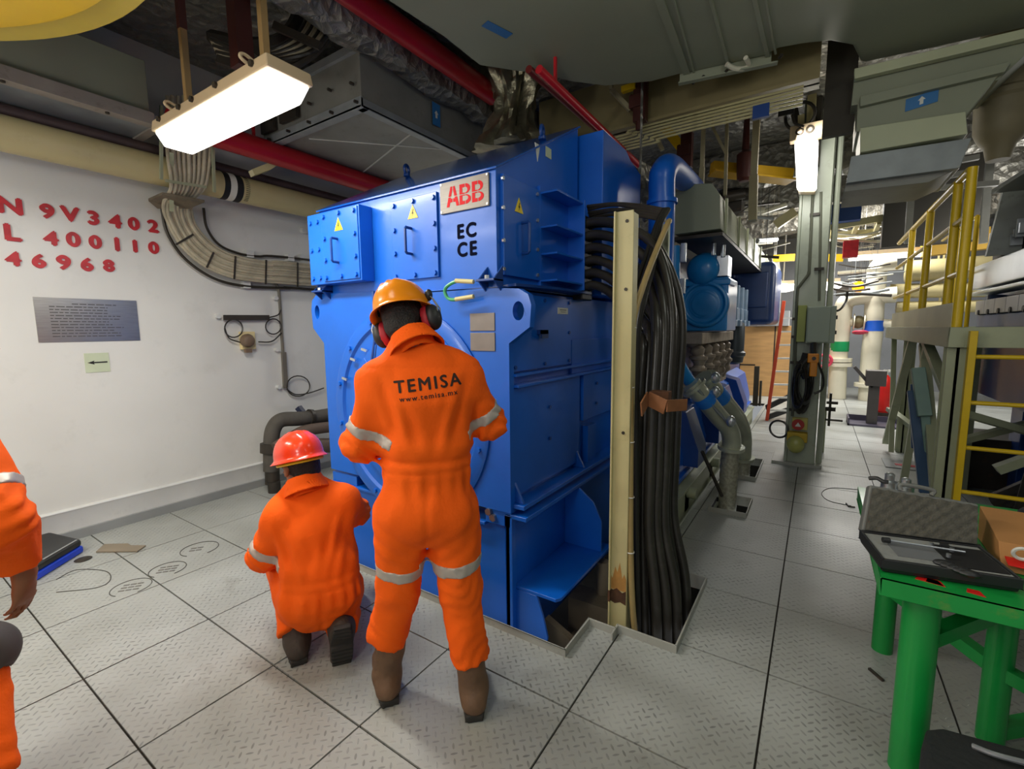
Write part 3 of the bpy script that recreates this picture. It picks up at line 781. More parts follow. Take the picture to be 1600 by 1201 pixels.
m = MB(); m.box(-1.98, -1.41, YF, 3.06, 1.828, 1.834); m.build('joint_line', BLUED, gen)
# right-hand terminal side
m = MB(); m.box(-1.462, -1.44, YF + 0.06, 2.50, 1.90, 2.43); sd = m.build('terminal_cover', BLUE, gen, bevel=0.003)
bolts('bolt', [(-1.44, y, z) for y in (2.10, 2.46) for z in (1.93, 2.08, 2.25, 2.40)], (1, 0, 0), 0.011, 0.01, ALU, sd)
warn(sd, (-1.44, 2.26, 2.255), (0, 1, 0), (1, 0, 0)); handle(BLUED, sd, (-1.44, 2.29, 2.12), (1, 0, 0), 0.17)
m = MB(); m.box(-1.46, -1.44, 2.5, 2.9, 1.86, 2.46)
for z in (1.90, 2.06, 2.22, 2.42): m.box(-1.45, -1.33, 2.51, 2.88, z - 0.006, z + 0.006)
m.box(-1.45, -1.32, 2.875, 2.887, 1.86, 2.44)
m.build('cable_box', BLUE, gen, bevel=0.002)
m = MB(); m.box(-1.46, -1.34, 2.89, 3.06, 1.80, 2.36); m.build('gland_plate', BLACK, gen, bevel=0.01)
m = MB(); m.prism([(-1.46, 2.1, 1.83), (-1.36, 2.1, 1.835), (-1.32, 2.5, 1.84), (-1.32, 3.0, 1.84), (-1.46, 3.0, 1.83)], (0, 0, 0.014)); m.build('drip_tray', BLUED, gen)
# rear hood
m = MB()
m.prism([(-1.95, 3.1, 1.84), (-1.95, 3.1, 2.945), (-1.95, 3.55, 2.945), (-1.95, 3.66, 2.90), (-1.95, 3.9, 2.86), (-1.95, 3.9, 1.84)], (0.66, 0, 0))
m.build('rear_hood', BLUE, gen, bevel=0.005)
m = MB(); m.box(-1.459, -1.456, 2.60, 2.67, 2.66, 2.72); m.build('sticker', PALEG, gen)
m = MB(); m.prism([(-1.459, 2.47, 2.70), (-1.459, 2.53, 2.70), (-1.459, 2.50, 2.60)], (0.003, 0, 0)); m.build('sticker', PAPER, gen)
m = MB(); m.box(-1.29, -1.287, 3.78, 3.84, 2.42, 2.48); m.build('sticker', PALEG, gen)
# skid
m = MB()
m.box(-3.0, -1.42, 2.10, 2.22, -0.58, 0.47)
m.box(-3.0, -1.56, 2.05, 2.22, 0.47, 0.49)
m.box(-3.0, -2.72, 2.06, 2.2, 0.49, 0.56)
sk = m.build('skid_crossbeam', BLUE, gen, bevel=0.004)
m = MB(); m.box(-1.56, -1.385, 2.06, 2.30, 0.49, 0.59); mb_ = m.build('mounting_block', BLUE, gen, bevel=0.004)
bolts('bolt', [(-1.50, 2.06, 0.53), (-1.53, 2.06, 0.56)], (0, -1, 0), 0.022, 0.02, STEEL, mb_)
bolts('bolt', [(-1.37, 2.3, 0.56)], (1, 0, 0), 0.022, 0.03, DARKM, mb_)
m = MB()
m.box(-1.42, -1.39, 2.06, 3.93, -0.3, 0.56); m.box(-1.42, -1.28, 2.06, 3.93, 0.545, 0.57)
m.box(-1.42, -1.375, 2.06, 2.10, -0.58, 0.56)
m.build('skid_side_beam', BLUE, gen, bevel=0.004)
m = MB()
m.prism([(-1.39, 2.10, 0.11), (-1.12, 2.10, 0.11), (-1.10, 2.13, 0.11), (-1.10, 2.88, 0.11), (-1.39, 2.88, 0.11)], (0, 0, 0.02))
m.prism([(-1.39, 2.74, 0.13), (-1.12, 2.74, 0.13), (-1.12, 2.74, 0.34), (-1.18, 2.74, 0.46), (-1.28, 2.74, 0.54), (-1.39, 2.74, 0.55)], (0, 0.015, 0))
m.prism([(-1.39, 2.10, -0.58), (-1.25, 2.10, -0.58), (-1.17, 2.10, -0.12), (-1.2, 2.10, 0.0), (-1.24, 2.1, 0.11), (-1.39, 2.10, 0.11)], (0, 0.015, 0))
m.build('side_bracket', BLUE, gen, bevel=0.003)
# tan structure down in the bilge beneath it
m = MB(); m.box(-1.3, -0.86, 2.62, 2.80, -0.6, -0.18); m.prism([(-1.3, 2.3, -0.6), (-0.95, 2.3, -0.6), (-1.0, 2.3, -0.3), (-1.3, 2.3, -0.16)], (0, 0.05, 0)); m.cyl((-1.12, 2.78, -0.6), (-1.12, 2.78, 0.05), 0.04, 12); m.box(-1.25, -1.15, 2.3, 2.7, -0.6, -0.4)
tag(m.build('bilge_foundation', mt('tan_foundation', '#8b7d66', 0.6, var=0.15, dirt=0.4)), 'tan foundation steelwork in the dark opening under the generator bracket', 'foundation')
# ---------------------------------------------------------------- cables beside the generator
GC = 'thick black power cables curving from the generator into the deck'
def power_cable(i):
    row, colm = i % 6, i // 6
    z0 = 2.30 - row * 0.083
    y0 = 2.93 + 0.07 * colm
    k = 5 - row
    xb = -0.775 + 0.040 * k + 0.012 * colm
    yb = 2.40 + 0.05 * (k % 3) + 0.17 * colm
    xm = -0.80 + 0.026 * k + 0.01 * colm
    pts = [(-1.37, y0, z0), (-1.25, y0 - 0.01, z0 + 0.005), (-1.08, y0 - 0.06, z0 - 0.05 - .01 * row), (-0.92 + 0.018 * k, y0 - 0.14, z0 - 0.22 - 0.02 * row),
           (xm - 0.02, yb + 0.16, 1.52 + 0.035 * k), (xm, yb + 0.06, 1.18), (xm + 0.005, yb + 0.03, 0.85), (xm + 0.01, yb + 0.02, 0.5), (xb - 0.01, yb, 0.18), (xb + 0.02, yb - 0.04, -0.08), (xb + 0.05, yb - 0.10, -0.5)]
    m = MB(); m.tube(cr(pts, 7), 0.0285, 14)
    o = m.build('power_cable', BLACKC)
    return tag(o, 'thick black power cable in the bundle behind the cream post', 'cable', GC)
cabs = [power_cable(i) for i in range(12)]
m = MB()
for i, (za, zb) in enumerate(((2.42, 2.44), (2.405, 2.415), (2.385, 2.40), (2.37, 2.43), (2.355, 2.39))):
    b = U(1040, 328 + i * 4, y=2.95)
    m = MB(); m.tube(cr([(-1.34, 2.96 + i * .012, za), (-1.15, 2.95, za - 0.015 + .01 * (i % 2)), (-0.98, 2.95, (za + b.z) / 2), b], 8), 0.012, 8)
    tag(m.build('control_cable', BLACKC), 'thin dark cable strung level above the thick power cables', 'cable', 'thin cables strung level from the generator')
top = U(1038, 330, y=2.95)
for i, dx in enumerate((0, 9, 18)):
    pts = [top + Vector((0.012 * i, 0, 0.01)), U(1026 + dx * .3, 352, y=2.88), U(1008 + dx * .8, 405, y=2.72), U(990 + dx, 460, y=2.5), U(984 + dx * .7, 520, y=2.42), U(983 + dx * .6, 650, y=2.40), U(984 + dx * .6, 850, y=2.38), U(988 + dx * .6, 985, y=2.36) + Vector((0, 0, -.15))]
    m = MB(); m.tube(cr(pts, 8), 0.017, 10)
    tag(m.build('control_cable', BLACK), 'dark cable sloping down from the level cables to the cream post', 'cable', 'dark cables sloping down behind the post')
pts = [U(1046, 345, y=2.86), U(1042, 352, y=2.80), U(1022, 400, y=2.60), U(1002, 455, y=2.40), U(989, 505, y=2.32), U(985, 580, y=2.30), U(985, 700, y=2.29), U(985, 850, y=2.28), U(988, 940, y=2.28), U(995, 990, y=2.30) + Vector((0, 0, -.1))]
m = MB(); m.tube(cr(pts, 8), 0.0165, 12)
hose = m.build('tan_hose', TANH); tag(hose, 'tan hose curving down along the right side of the cream post', 'hose')
m = MB()
for px, py, yy in ((985, 605, 2.30), (985, 690, 2.29), (985, 776, 2.283), (988, 512, 2.315), (985, 862, 2.28)): 
    m.ring(U(px, py, y=yy), (0, 0, 1), 0.019, 0.003, 16, 6); m.bar(U(px, py, y=yy) + Vector((-0.02, 0, 0)), U(px - 16, py - 2, y=yy), 0.004, 0.003)
m.build('cable_tie', PAPER, hose)
# perforated tray strip
m = MB(); a = U(1030, 470, y=3.0); b = U(1030, 350, y=3.0)
plate(m, [[(-.045, a.z), (.05, a.z), (.05, b.z), (-.045, b.z)]] + [circ(0.0, a.z + .05 + .07 * k, 0.008, 0.02, 10) for k in range(int((b.z - a.z - .08) / .07))], (a.x, 3.02, 0), XR, XU, (0, 0.003, 0))
m.box(a.x + .047, a.x + .05, 2.99, 3.02, a.z, b.z)
tag(m.build('perforated_tray', PGREEN), 'upright perforated steel cable tray strip beside the tan hose', 'cable tray')
# cream post
pt = U(965, 331, y=2.26).z
post = thing('steel_post', (-0.825, 2.26, 0), 'cream painted steel post with rusty base standing before the black cables', 'post')
m = MB(); m.box(-0.868, -0.779, 2.258, 2.268, -0.05, pt); m.box(-0.872, -0.862, 2.238, 2.31, -0.05, pt); m.box(-0.785, -0.776, 2.258, 2.33, -0.05, pt - 0.01)
m.build('channel', CREAM, post, bevel=0.003)
bolts('bolt', [(-0.81, 2.258, U(975, y_, y=2.26).z) for y_ in (346, 452, 676)], (0, -1, 0), 0.009, 0.004, DARKM, post)
m = MB(); m.prism([(-0.8695, 2.2566, 0.13), (-0.84, 2.2566, 0.12), (-0.81, 2.2566, 0.135), (-0.7785, 2.2566, 0.125), (-0.7785, 2.2566, 0.205), (-0.80, 2.2566, 0.19), (-0.83, 2.2566, 0.21), (-0.85, 2.2566, 0.195), (-0.8695, 2.2566, 0.2)], (0, 0.001, 0)); m.box(-0.8725, -0.8615, 2.2375, 2.256, 0.13, 0.195)
m.build('burn_mark', mt('burnt_rust', '#4a2f1c', 0.8, var=0.5, vs_=20), post, smooth=10)
m = MB(); m.prism([(-0.8690, 2.2572, 0.2), (-0.7785, 2.2572, 0.2), (-0.7785, 2.2572, 0.27), (-0.79, 2.2572, 0.30), (-0.80, 2.2572, 0.27), (-0.815, 2.2572, 0.36), (-0.828, 2.2572, 0.30), (-0.84, 2.2572, 0.33), (-0.855, 2.2572, 0.26), (-0.869, 2.2572, 0.29)], (0, 0.0004, 0))
m.build('rust_stain', mt('orange_rust_stain', '#a87a3c', 0.7, var=0.25, vs_=12), post)
# brown clamp on the bundle
cl = thing('cable_clamp', tuple(U(1035, 632, y=2.32)), 'brown rusty bent steel clamp across the black cable bundle', 'clamp')
m = MB()
A, B, C_, D = U(1012, 622, y=2.34), U(1040, 636, y=2.30), U(1042, 634, y=2.30), U(1073, 632, y=2.44)
m.bar(A, B, 0.008, 0.075); m.bar(C_, D, 0.008, 0.06); m.bar(U(1002, 640, y=2.22), A, 0.008, 0.075)
m.build('strap', mt('brown_strap', '#8a5a38', 0.6, var=0.2, vs_=9, dirt=0.3), cl, bevel=0.001)
m = MB(); m.box(A.x, B.x - 0.005, A.y + 0.03, A.y + 0.09, A.z - 0.035, A.z + 0.035)
m.build('wedge', RUST, cl, bevel=0.003)

# ---------------------------------------------------------------- diesel engine
eng = thing('diesel_engine', (-1.9, 6.5, 0.0), 'long blue diesel engine running back behind the generator', 'engine')
m = MB(); m.box(-2.9, -1.2, 4.4, 9.6, 0.7, 2.0); m.box(-2.7, -1.35, 4.4, 9.3, 2.0, 2.45)
m.build('engine_block', BLUED, eng, bevel=0.02)
m = MB()
m.prism([(-1.3, 3.95, 0.95), (-1.06, 3.95, 0.80), (-0.97, 3.95, 0.42), (-0.97, 3.95, 0.25), (-1.3, 3.95, 0.25)], (0, 5.3, 0))
m.box(-1.02, -0.94, 3.95, 9.3, 0.24, 0.28)
m.build('bed_plate', BLUE, eng, bevel=0.005)
for y in (4.3, 5.35, 6.4, 7.4):
    m = MB(); m.prism([(-1.2, y, 0.9), (-0.96, y, 0.84), (-0.84, y, 0.5), (-0.84, y, 0.34), (-1.2, y, 0.34)], (0, 0.35, 0))
    m.build('bed_housing', BLUED, eng, bevel=0.008)
# cooling water pipe at the near end
m = MB(); m.tube(cr([U(1053, 385, y=3.95), U(1053, 430, y=3.95), U(1054, 520, y=3.95), U(1058, 560, y=3.97), U(1075, 592, y=4.1), U(1095, 615, y=4.3)], 6), 0.05, 16)
for py in (462, 500): m.cyl(U(1053, py, y=3.95) - Vector((0, 0, .012)), U(1053, py, y=3.95) + Vector((0, 0, .012)), 0.066, 16)
m.build('water_pipe', TEAL, eng)
m = MB(); p = U(1053, 440, y=3.95); m.box(p.x + .045, p.x + .09, p.y - .02, p.y + .02, p.z - .1, p.z + .02); m.box(p.x + .05, p.x + .09, p.y - .02, p.y + .02, p.z + .15, p.z + .3)
m.build_each('pipe_fitting', ALU, eng, bevel=0.004)
# intake bend
def pipe_x(pts, r, n=20): return MB().tube(cr(pts, 8), r, n)
E1 = U(1034, 330, y=3.7)
m = MB(); m.tube(cr([E1 + Vector((0, 0, -.5)), E1, U(1034, 285, y=3.7), U(1037, 268, y=3.73), U(1048, 262, y=3.95), U(1075, 285, y=4.7), U(1090, 300, y=5.3)], 8), 0.098, 20)
m.cyl(E1 + Vector((0, 0, .05)), E1 + Vector((0, 0, .08)), 0.115, 20)
m.build('intake_bend', BLUE, eng)
# turbo / pump housing
T = U(1099, 421, y=5.0)
m = MB(); m.lathe(T + Vector((0, .35, 0)), (0, -1, 0), [(0.14, 0), (0.175, .1), (0.175, .28), (0.155, .33), (0.155, .38), (0.13, .42), (0.06, .45), (0, .46)], 28)
m.build('pump_housing', TEAL, eng)
m = MB(); m.box(T.x + .12, T.x + .23, T.y - .02, T.y + .2, T.z - .08, T.z + .12); m.cyl(T + Vector((.1, -.06, .12)), T + Vector((.1, -.06, .24)), .02); m.cyl(T + Vector((-.17, -.06, .12)), T + Vector((-.17, -.06, .3)), .018); m.cyl(T + Vector((.18, -.02, .1)), T + Vector((.18, -.02, .22)), .02)
m.build_each('pump_fitting', ALU, eng, bevel=0.006)
G = U(1100, 475, y=5.0)
m = MB(); m.box(G.x - .3, G.x + .22, G.y, G.y + .6, G.z - .27, G.z + .26); m.lathe(G + Vector((0, 0.02, 0)), (0, -1, 0), [(0.24, 0), (0.235, .05), (0.20, .06), (0.185, .03), (0.14, .03), (0.12, .05), (0, .06)], 32)
m.box(G.x - .2, G.x + .24, G.y - .03, G.y + .3, G.z + .18, G.z + .24)
m.build('gear_cover', TEAL, eng, bevel=0.02)
# fuel injection gear along the side: heads and rail
def fuel_unit(Y, i):
    x = -0.94
    m = MB(); m.box(x - .12, x + .06, Y, Y + .26, 1.68, 1.86); m.box(x - .12, x, Y + .02, Y + .22, 1.86, 2.1); m.cyl((x + .02, Y + .13, 1.8), (x + .02, Y + .13, 2.15), .045, 12); m.box(x - .1, x + .10, Y + .04, Y + .2, 1.62, 1.70)
    m.build('fuel_pump_head', mt('grey_blue_casting', '#8fa6be', 0.4, 0.2, var=0.15, vs_=8), eng, bevel=0.012)
for i in range(5): fuel_unit(5.75 + i * 0.42, i)
# exhaust branch pipes below
for i in range(5):
    Y = 4.75 + i * 0.4
    m = MB(); m.tube(cr([(-1.02, Y, 1.48), (-0.96, Y - .02, 1.36), (-0.95, Y - .02, 1.22), (-0.97, Y, 1.08), (-1.06, Y, 1.0)], 6), [0.06 + 0.012 * math.sin(k * 1.6) for k in range(25)], 14)
    m.cyl((-0.955, Y - .02, 1.30), (-0.955, Y - .02, 1.33), 0.085, 14); m.cyl((-0.955, Y - .02, 1.19), (-0.955, Y - .02, 1.22), 0.08, 14)
    m.build('branch_pipe', mt('dusty_casting', '#9b8d7c', 0.55, 0.25, var=0.25, vs_=10, dirt=0.3), eng)
m = MB(); m.box(-1.12, -0.9, 4.6, 6.5, 1.45, 1.56); m.box(-1.15, -0.98, 4.6, 6.6, 0.93, 1.02)
m.build_each('manifold', mt('dusty_casting', '#9b8d7c', 0.55, 0.25), eng, bevel=0.01)
F = U(1148, 532, y=6.9)
m = MB(); m.lathe(F + Vector((0, 0, -.32)), (0, 0, 1), [(0.05, 0), (0.11, .03), (0.12, .10), (0.14, .12), (0.14, .16), (0.12, .18), (0.12, .5), (0.10, .56), (0, .57)], 20)
m.build('oil_filter', mt('dark_grey_filter', '#3c4348', 0.4, 0.2, var=0.1), eng)
# charge air cooler, dark blue and round-cornered
a = U(1142, 412, y=8.0); b = U(1208, 507, y=8.0)
m = MB(); m.box(a.x, b.x, 8.0, 9.3, b.z, a.z)
ck = m.build('air_cooler', mt('navy_enamel', '#1c3a70', 0.35, var=0.1, coat=0.2), eng, bevel=0.09, seg=4)
m = MB(); m.box(a.x + .09, b.x - .1, 7.97, 8.02, b.z + .26, a.z - .16); m.build('cooler_cover', mt('navy_enamel', '#1c3a70', 0.35), ck, bevel=0.02)
m = MB(); m.tube([(a.x + .1, 8.1, a.z - .02), (a.x + .1, 8.1, a.z + .06), (b.x - .3, 8.1, a.z + .06)], 0.02, 8); m.build('cooler_pipe', ALU, ck)
# exhaust / trunking box along the top
tb = thing('trunking_box', (-1.1, 4.6, 2.55), 'grey green sheet metal trunking box with chamfered end above the engine', 'trunking')
P = [U(px, py, y=4.55) for px, py in ((1040, 318), (1067, 288), (1112, 286), (1125, 304), (1126, 357), (1054, 366))]
m = MB(); m.prism(P, (0, 5.2, 0)); m.build('casing', DUCT, tb, bevel=0.006)
m = MB(); xr = P[4].x
for y in (4.75, 5.6, 6.3, 7.0, 7.8, 8.7): m.box(xr - .005, xr + .016, y, y + .03, P[4].z - .01, P[3].z + .01)
m.build_each('seam_flange', DUCTL, tb)
m = MB(); m.box(P[5].x - 0.02, xr + .01, 4.6, 9.7, P[4].z - .05, P[4].z - .02); m.build('drip_plate', DARKM, tb)
# flexible silver coolant pipes to the deck
def coolant(pts, r, label, band, flex):
    t = thing('coolant_pipe', tuple(pts[-1]), label, 'pipe', 'silver green coolant pipes from engine to deck')
    c = cr(pts, 10); n = len(c); k = int(n * flex)
    m = MB(); m.tube(c[:k], r, 18)
    for q in (2, k - 2): m.cyl(c[q], c[q + 1] + (c[q + 1] - c[q]).normalized() * .01, r * 1.42, 18)
    m.build('bend', mt('silver_green_pipe_paint', '#b4b8a4', 0.28, 0.3, var=0.12, vs_=7), t)
    m = MB(); m.tube(c[k - 1:], [r * 0.93 + 0.004 * (j % 2) for j in range(n - k + 1)], 18)
    m.build('braided_hose', mt('braided_steel', '#a5a390', 0.4, 0.35, var=0.3, vs_=40), t)
    if band:
        q = c[band]; q2 = c[band + 6]
        m = MB(); m.tube(c[band:band + 5], r * 1.04, 18); m.build('blue_band', mt('blue_tape', '#1f7fe0', 0.4), t)['label'] = 'bright blue tape band'
coolant([U(1080, 600, y=4.05), U(1098, 620, y=4.1), U(1122, 650, y=4.25), U(1138, 668, y=4.33), U(1143, 690, y=4.4), U(1139, 730, y=4.42), U(1136, 800, y=4.42), U(1136, 830, y=4.42)], 0.078, 'nearer silver green coolant pipe bending down into the deck opening', 9, 0.62)
coolant([U(1098, 590, y=4.6), U(1112, 606, y=4.7), U(1136, 634, y=4.95), U(1152, 655, y=5.2), U(1160, 678, y=5.45), U(1160, 710, y=5.55), U(1158, 738, y=5.55), U(1158, 750, y=5.55)], 0.09, 'farther coolant pipe with blue band bending down into the deck', 12, 0.75)
m = MB(); p = U(1105, 640, y=4.0)
m.tube([U(1088, 605, y=3.98), U(1140, 664, y=4.22)], 0.014, 8); m.tube([U(1094, 596, y=4.2), U(1148, 662, y=4.5)], 0.014, 8)
for px, py in ((1090, 600), (1118, 590), (1085, 622), (1142, 658), (1118, 612)): m.ell(U(px, py, y=4.15), 0.04, 0.04, 0.05, 10, 6)
m.build_each('flange_bolt', ALU, eng)
# cream green foundation rail along the engine
m = MB(); m.box(-0.95, -0.88, 2.98, 9.0, -0.5, 0.2); m.box(-1.05, -0.86, 2.98, 9.0, 0.2, 0.225)
for y in (4.1, 5.2, 6.3): m.cyl((-0.88, y, 0.17), (-0.80, y, 0.17), 0.05, 14); m.box(-1.0, -.88, y - .08, y + .08, .0, .2)
tag(m.build('foundation_rail', PGREEN, bevel=0.004), 'pale green steel foundation rail under the blue engine', 'rail')
m = MB(); m.bar(U(1097, 705, y=3.9), U(1128, 775, y=4.1), 0.02, 0.02); 
tag(m.build('strut', DARKM), 'thin dark diagonal strut beside the engine foundation', 'strut')
# ---------------------------------------------------------------- overhead
DZ = 3.6
# big flat duct
dk = thing('air_duct', (-0.5, 2.0, DZ), 'very large flat grey green air duct filling the upper right overhead', 'duct')
edge = [(600, 0), (690, 58), (748, 104), (800, 112), (850, 118), (889, 129), (945, 136), (1018, 129), (1060, 118), (1130, 103), (1197, 88), (1217, 77), (1256, 70), (1296, 66), (1331, 73), (1345, 100), (1460, 76), (1600, 45)]
poly = [U(px, py, z=DZ) for px, py in edge]
e1 = poly[-1] + (poly[-1] - poly[-2]).normalized() * 2.2
s0 = poly[0] + (poly[0] - poly[1]).normalized() * 3.5
poly = [s0] + poly + [e1, Vector((e1.x, -1.5, DZ)), Vector((s0.x, -1.5, DZ))]
m = MB(); m.prism([Vector((p.x, p.y, DZ)) for p in poly], (0, 0, 0.36)); m.build('casing', DUCT, dk, bevel=0.03, seg=3)
def on_duct(px, py): return U(px, py, z=DZ - 0.004)
m = MB()
for (a, b, c, d, wd) in ((1008, -60, 1078, 128, .05), (1036, -60, 1088, 126, .012), (1094, -60, 1140, 108, .02), (1165, -60, 1200, 90, .03), (1186, -60, 1212, 84, .015)):
    m.bar(on_duct(a, b), on_duct(c, d), wd, 0.014)
m.build_each('standing_seam', DUCT, dk, bevel=0.003)
m = MB(); m.bar(U(1062, 122, z=DZ - .02), U(1205, 92, z=DZ - .02), 0.02, 0.09)
m.bar(U(1060, 131, z=DZ - .06), U(1215, 98, z=DZ - .06), 0.05, 0.012)
fl = m.build('joint_flange', DUCT, dk, bevel=0.002)
bolts('bolt', [U(px, py, z=DZ - .055) for px, py in ((1083, 130), (1097, 123), (1133, 114), (1218, 90))], FWD * -1, 0.012, 0.03, DARKM, fl)
m = MB(); m.tube(cr([U(1135, 100, z=DZ - .03), U(1148, 107, z=DZ - .05), U(1163, 107, z=DZ - .05), U(1170, 101, z=DZ - .03), U(1165, 90, z=DZ - .02)], 6), 0.017, 8)
m.build('hook', PWHITE, dk)
def sticker(c, right, up, w_, h_, parent):
    c, right, up = Vector(c), Vector(right).normalized(), Vector(up).normalized(); n = right.cross(up)
    Q = lambda a, b, e: c + right * a + up * b + n * e
    m = MB(); m.prism([Q(-w_ / 2, -h_ / 2, 0), Q(w_ / 2, -h_ / 2, 0), Q(w_ / 2, h_ / 2, 0), Q(-w_ / 2, h_ / 2, 0)], n * 0.002)
    s_ = m.build('sticker', STICK, parent, smooth=10); s_['label'] = 'blue sticker with a white arrow'
    m = MB(); k = min(w_, h_)
    m.prism([Q(-.12 * k, -.3 * k, .0021), Q(.12 * k, -.3 * k, .0021), Q(.12 * k, .05 * k, .0021), Q(.25 * k, .05 * k, .0021), Q(0, .34 * k, .0021), Q(-.25 * k, .05 * k, .0021), Q(-.12 * k, .05 * k, .0021)], n * 0.0005)
    m.build('arrow', PAPER, s_)
c = on_duct(777, 47); sticker(c, on_duct(795, 56) - on_duct(760, 38), Vector((0, 0, -1)).cross(on_duct(795, 56) - on_duct(760, 38)) * -1, 0.21, 0.07, dk)
# duct drop on the right
dd = thing('duct_drop', (0.7, 4.7, 2.7), 'stepped grey green duct dropping down to the right of the column', 'duct')
YD = 4.6
def slab(mat, name, q, depth, dy=0.0):
    P = [U(px, py, y=YD + dy) for px, py in q]
    m = MB(); m.prism(P, (0, depth, 0)); return m.build(name, mat, dd, bevel=0.004)
slab(DUCTL, 'flange', [(1335, 107), (1640, 35), (1640, 50), (1335, 123)], 0.06, -0.06)
slab(DUCT, 'upper_section', [(1336, 110), (1640, 50), (1560, 125), (1330, 165)], 0.5, 0.02)
slab(DUCT, 'flange', [(1344, 150), (1580, 95), (1570, 112), (1344, 166)], 0.05, -0.05)
slab(DUCT, 'middle_section', [(1340, 160), (1568, 108), (1510, 180), (1338, 206)], 0.5, 0.0)
slab(DUCTL, 'lower_section', [(1344, 200), (1509, 174), (1512, 209), (1344, 238)], 0.5, -0.07)
slab(GALV, 'outlet', [(1330, 244), (1518, 215), (1500, 262), (1322, 286)], 0.7, -0.03)
slab(GALVD, 'outlet_flange', [(1322, 286), (1500, 262), (1450, 285), (1318, 300)], 0.6, 0.03)
c = U(1440, 157, y=YD - 0.004); sticker(c, U(1460, 150, y=YD) - U(1420, 163, y=YD), (0, 0, 1), 0.18, 0.085, dd)
# tan vent trunk at far right
m = MB(); V0 = U(1562, 225, y=5.2)
m.lathe(V0, (0, 0, 1), [(0.07, -.12), (0.09, -.02), (0.13, .03), (0.16, .10), (0.17, .3), (0.19, .32), (0.19, .36), (0.17, .38), (0.17, 4.0 - V0.z)], 24)
tag(m.build('vent_cowl', mt('tan_vent_paint', '#8d8266', 0.6, var=0.15)), 'tan round vent trunk overhead behind the yellow railing', 'vent')
# grey duct with cross-broken panel on the left
gd = thing('panel_duct', (-3.6, 3.0, 3.3), 'grey sheet metal duct with cross-broken underside above the generator', 'duct')
Q0 = U(565, 165, z=3.3)
m = MB(); m.box(-4.35, Q0.x, Q0.y, 7.1, 3.3, 3.72); m.build('casing', GALVD, gd, bevel=0.005)
m = MB()
m.box(-4.36, Q0.x + .02, Q0.y - .02, Q0.y, 3.285, 3.36); m.box(Q0.x, Q0.x + .02, Q0.y - .02, 7.1, 3.285, 3.35); m.box(-4.36, Q0.x + .02, Q0.y - .02, Q0.y + .05, 3.28, 3.3); m.box(Q0.x - .05, Q0.x + .02, Q0.y, 7.1, 3.28, 3.3); m.box(-4.36, Q0.x + .03, Q0.y - .03, Q0.y, 3.68, 3.74); m.box(Q0.x, Q0.x + .03, Q0.y, 7.1, 3.68, 3.74)
m.build('flange', GALV, gd, bevel=0.002)
m = MB(); m.bar((-3.85, 2.6, 3.298), (-3.0, 3.5, 3.298), 0.014, 0.006); m.bar((-4.2, 3.45, 3.298), (-2.98, 3.02, 3.298), 0.014, 0.006)
m.build_each('cross_break', mt('pale_crease', '#b9b9b2', .5), gd)
bolts('bolt', [(Q0.x - .06 - k * .27, Q0.y - .02, 3.46 + .03 * (k % 2)) for k in range(5)] + [(Q0.x - .02 - k * .3, Q0.y - .02, 3.32) for k in range(5)], (0, -1, 0), 0.012, 0.03, DARKM, gd)
m = MB(); m.box(-4.0, -3.75, Q0.y - .05, Q0.y - .02, 3.4, 3.5); m.box(-4.3, -4.1, Q0.y - .05, Q0.y - .02, 3.38, 3.5); m.build_each('clip', DARKM, gd)
sticker((Q0.x + .0225, 3.28, 3.52), (0, 1, 0), (0, 0, 1), 0.10, 0.19, gd)
# two-part duct running along the wall on the far left
wd_ = thing('wall_duct', (-4.3, 0.3, 3.2), 'grey duct with pale angle flange above the cream pipe at far left', 'duct')
m = MB(); m.box(-4.82, -4.25, -1.5, 1.60, 3.16, 3.23); m.build('lower_panel', GALV, wd_)
m = MB(); m.box(-4.80, -4.255, -1.5, 1.56, 3.20, 3.6); m.build('casing', DUCT, wd_, bevel=0.004)
m = MB(); m.prism([(-4.30, -1.5, 3.145), (-4.21, -1.5, 3.145), (-4.21, -1.5, 3.23), (-4.22, -1.5, 3.23), (-4.22, -1.5, 3.158), (-4.30, -1.5, 3.158)], (0, 3.07, 0)); m.box(-4.8, -4.212, 1.572, 1.632, 3.142, 3.157)
fl = m.build('angle_flange', mt('pale_angle_iron', '#9d958a', 0.5, 0.2, var=0.15, dirt=0.3), wd_)
bolts('bolt', [(-4.24, y, 3.15) for y in (-.2, .3, .8, 1.3)], (0, 0, -1), 0.014, 0.015, DARKM, fl)
# foil covered girder strip between the ducts
m = MB()
rnd = random.Random(11)
g0, g1 = 1.2, 6.5; n = 46
rows = []
for i in range(n + 1):
    y = g0 + (g1 - g0) * i / n
    rows.append([Vector((x + rnd.uniform(-.025, .025), y, z + rnd.uniform(-.03, .03))) for x, z in ((-3.02, 3.98), (-3.02, 3.8), (-3.0, 3.68), (-2.9, 3.63), (-2.78, 3.65), (-2.74, 3.75), (-2.74, 3.98))])
o_ = len(m.v); w_ = 7
for r_ in rows: m.v += r_
for i in range(n):
    for k in range(w_ - 1): m.f.append((o_ + i * w_ + k, o_ + i * w_ + k + 1, o_ + (i + 1) * w_ + k + 1, o_ + (i + 1) * w_ + k))
    m.f.append((o_ + i * w_ + w_ - 1, o_ + i * w_, o_ + (i + 1) * w_, o_ + (i + 1) * w_ + w_ - 1))
m.f.append(tuple(o_ + k for k in range(w_))); m.f.append(tuple(o_ + n * w_ + k for k in range(w_)))
tag(m.build('foil_girder', FOIL, smooth=50), 'silver foil wrapped girder between panel duct and thick red pipe', 'girder')
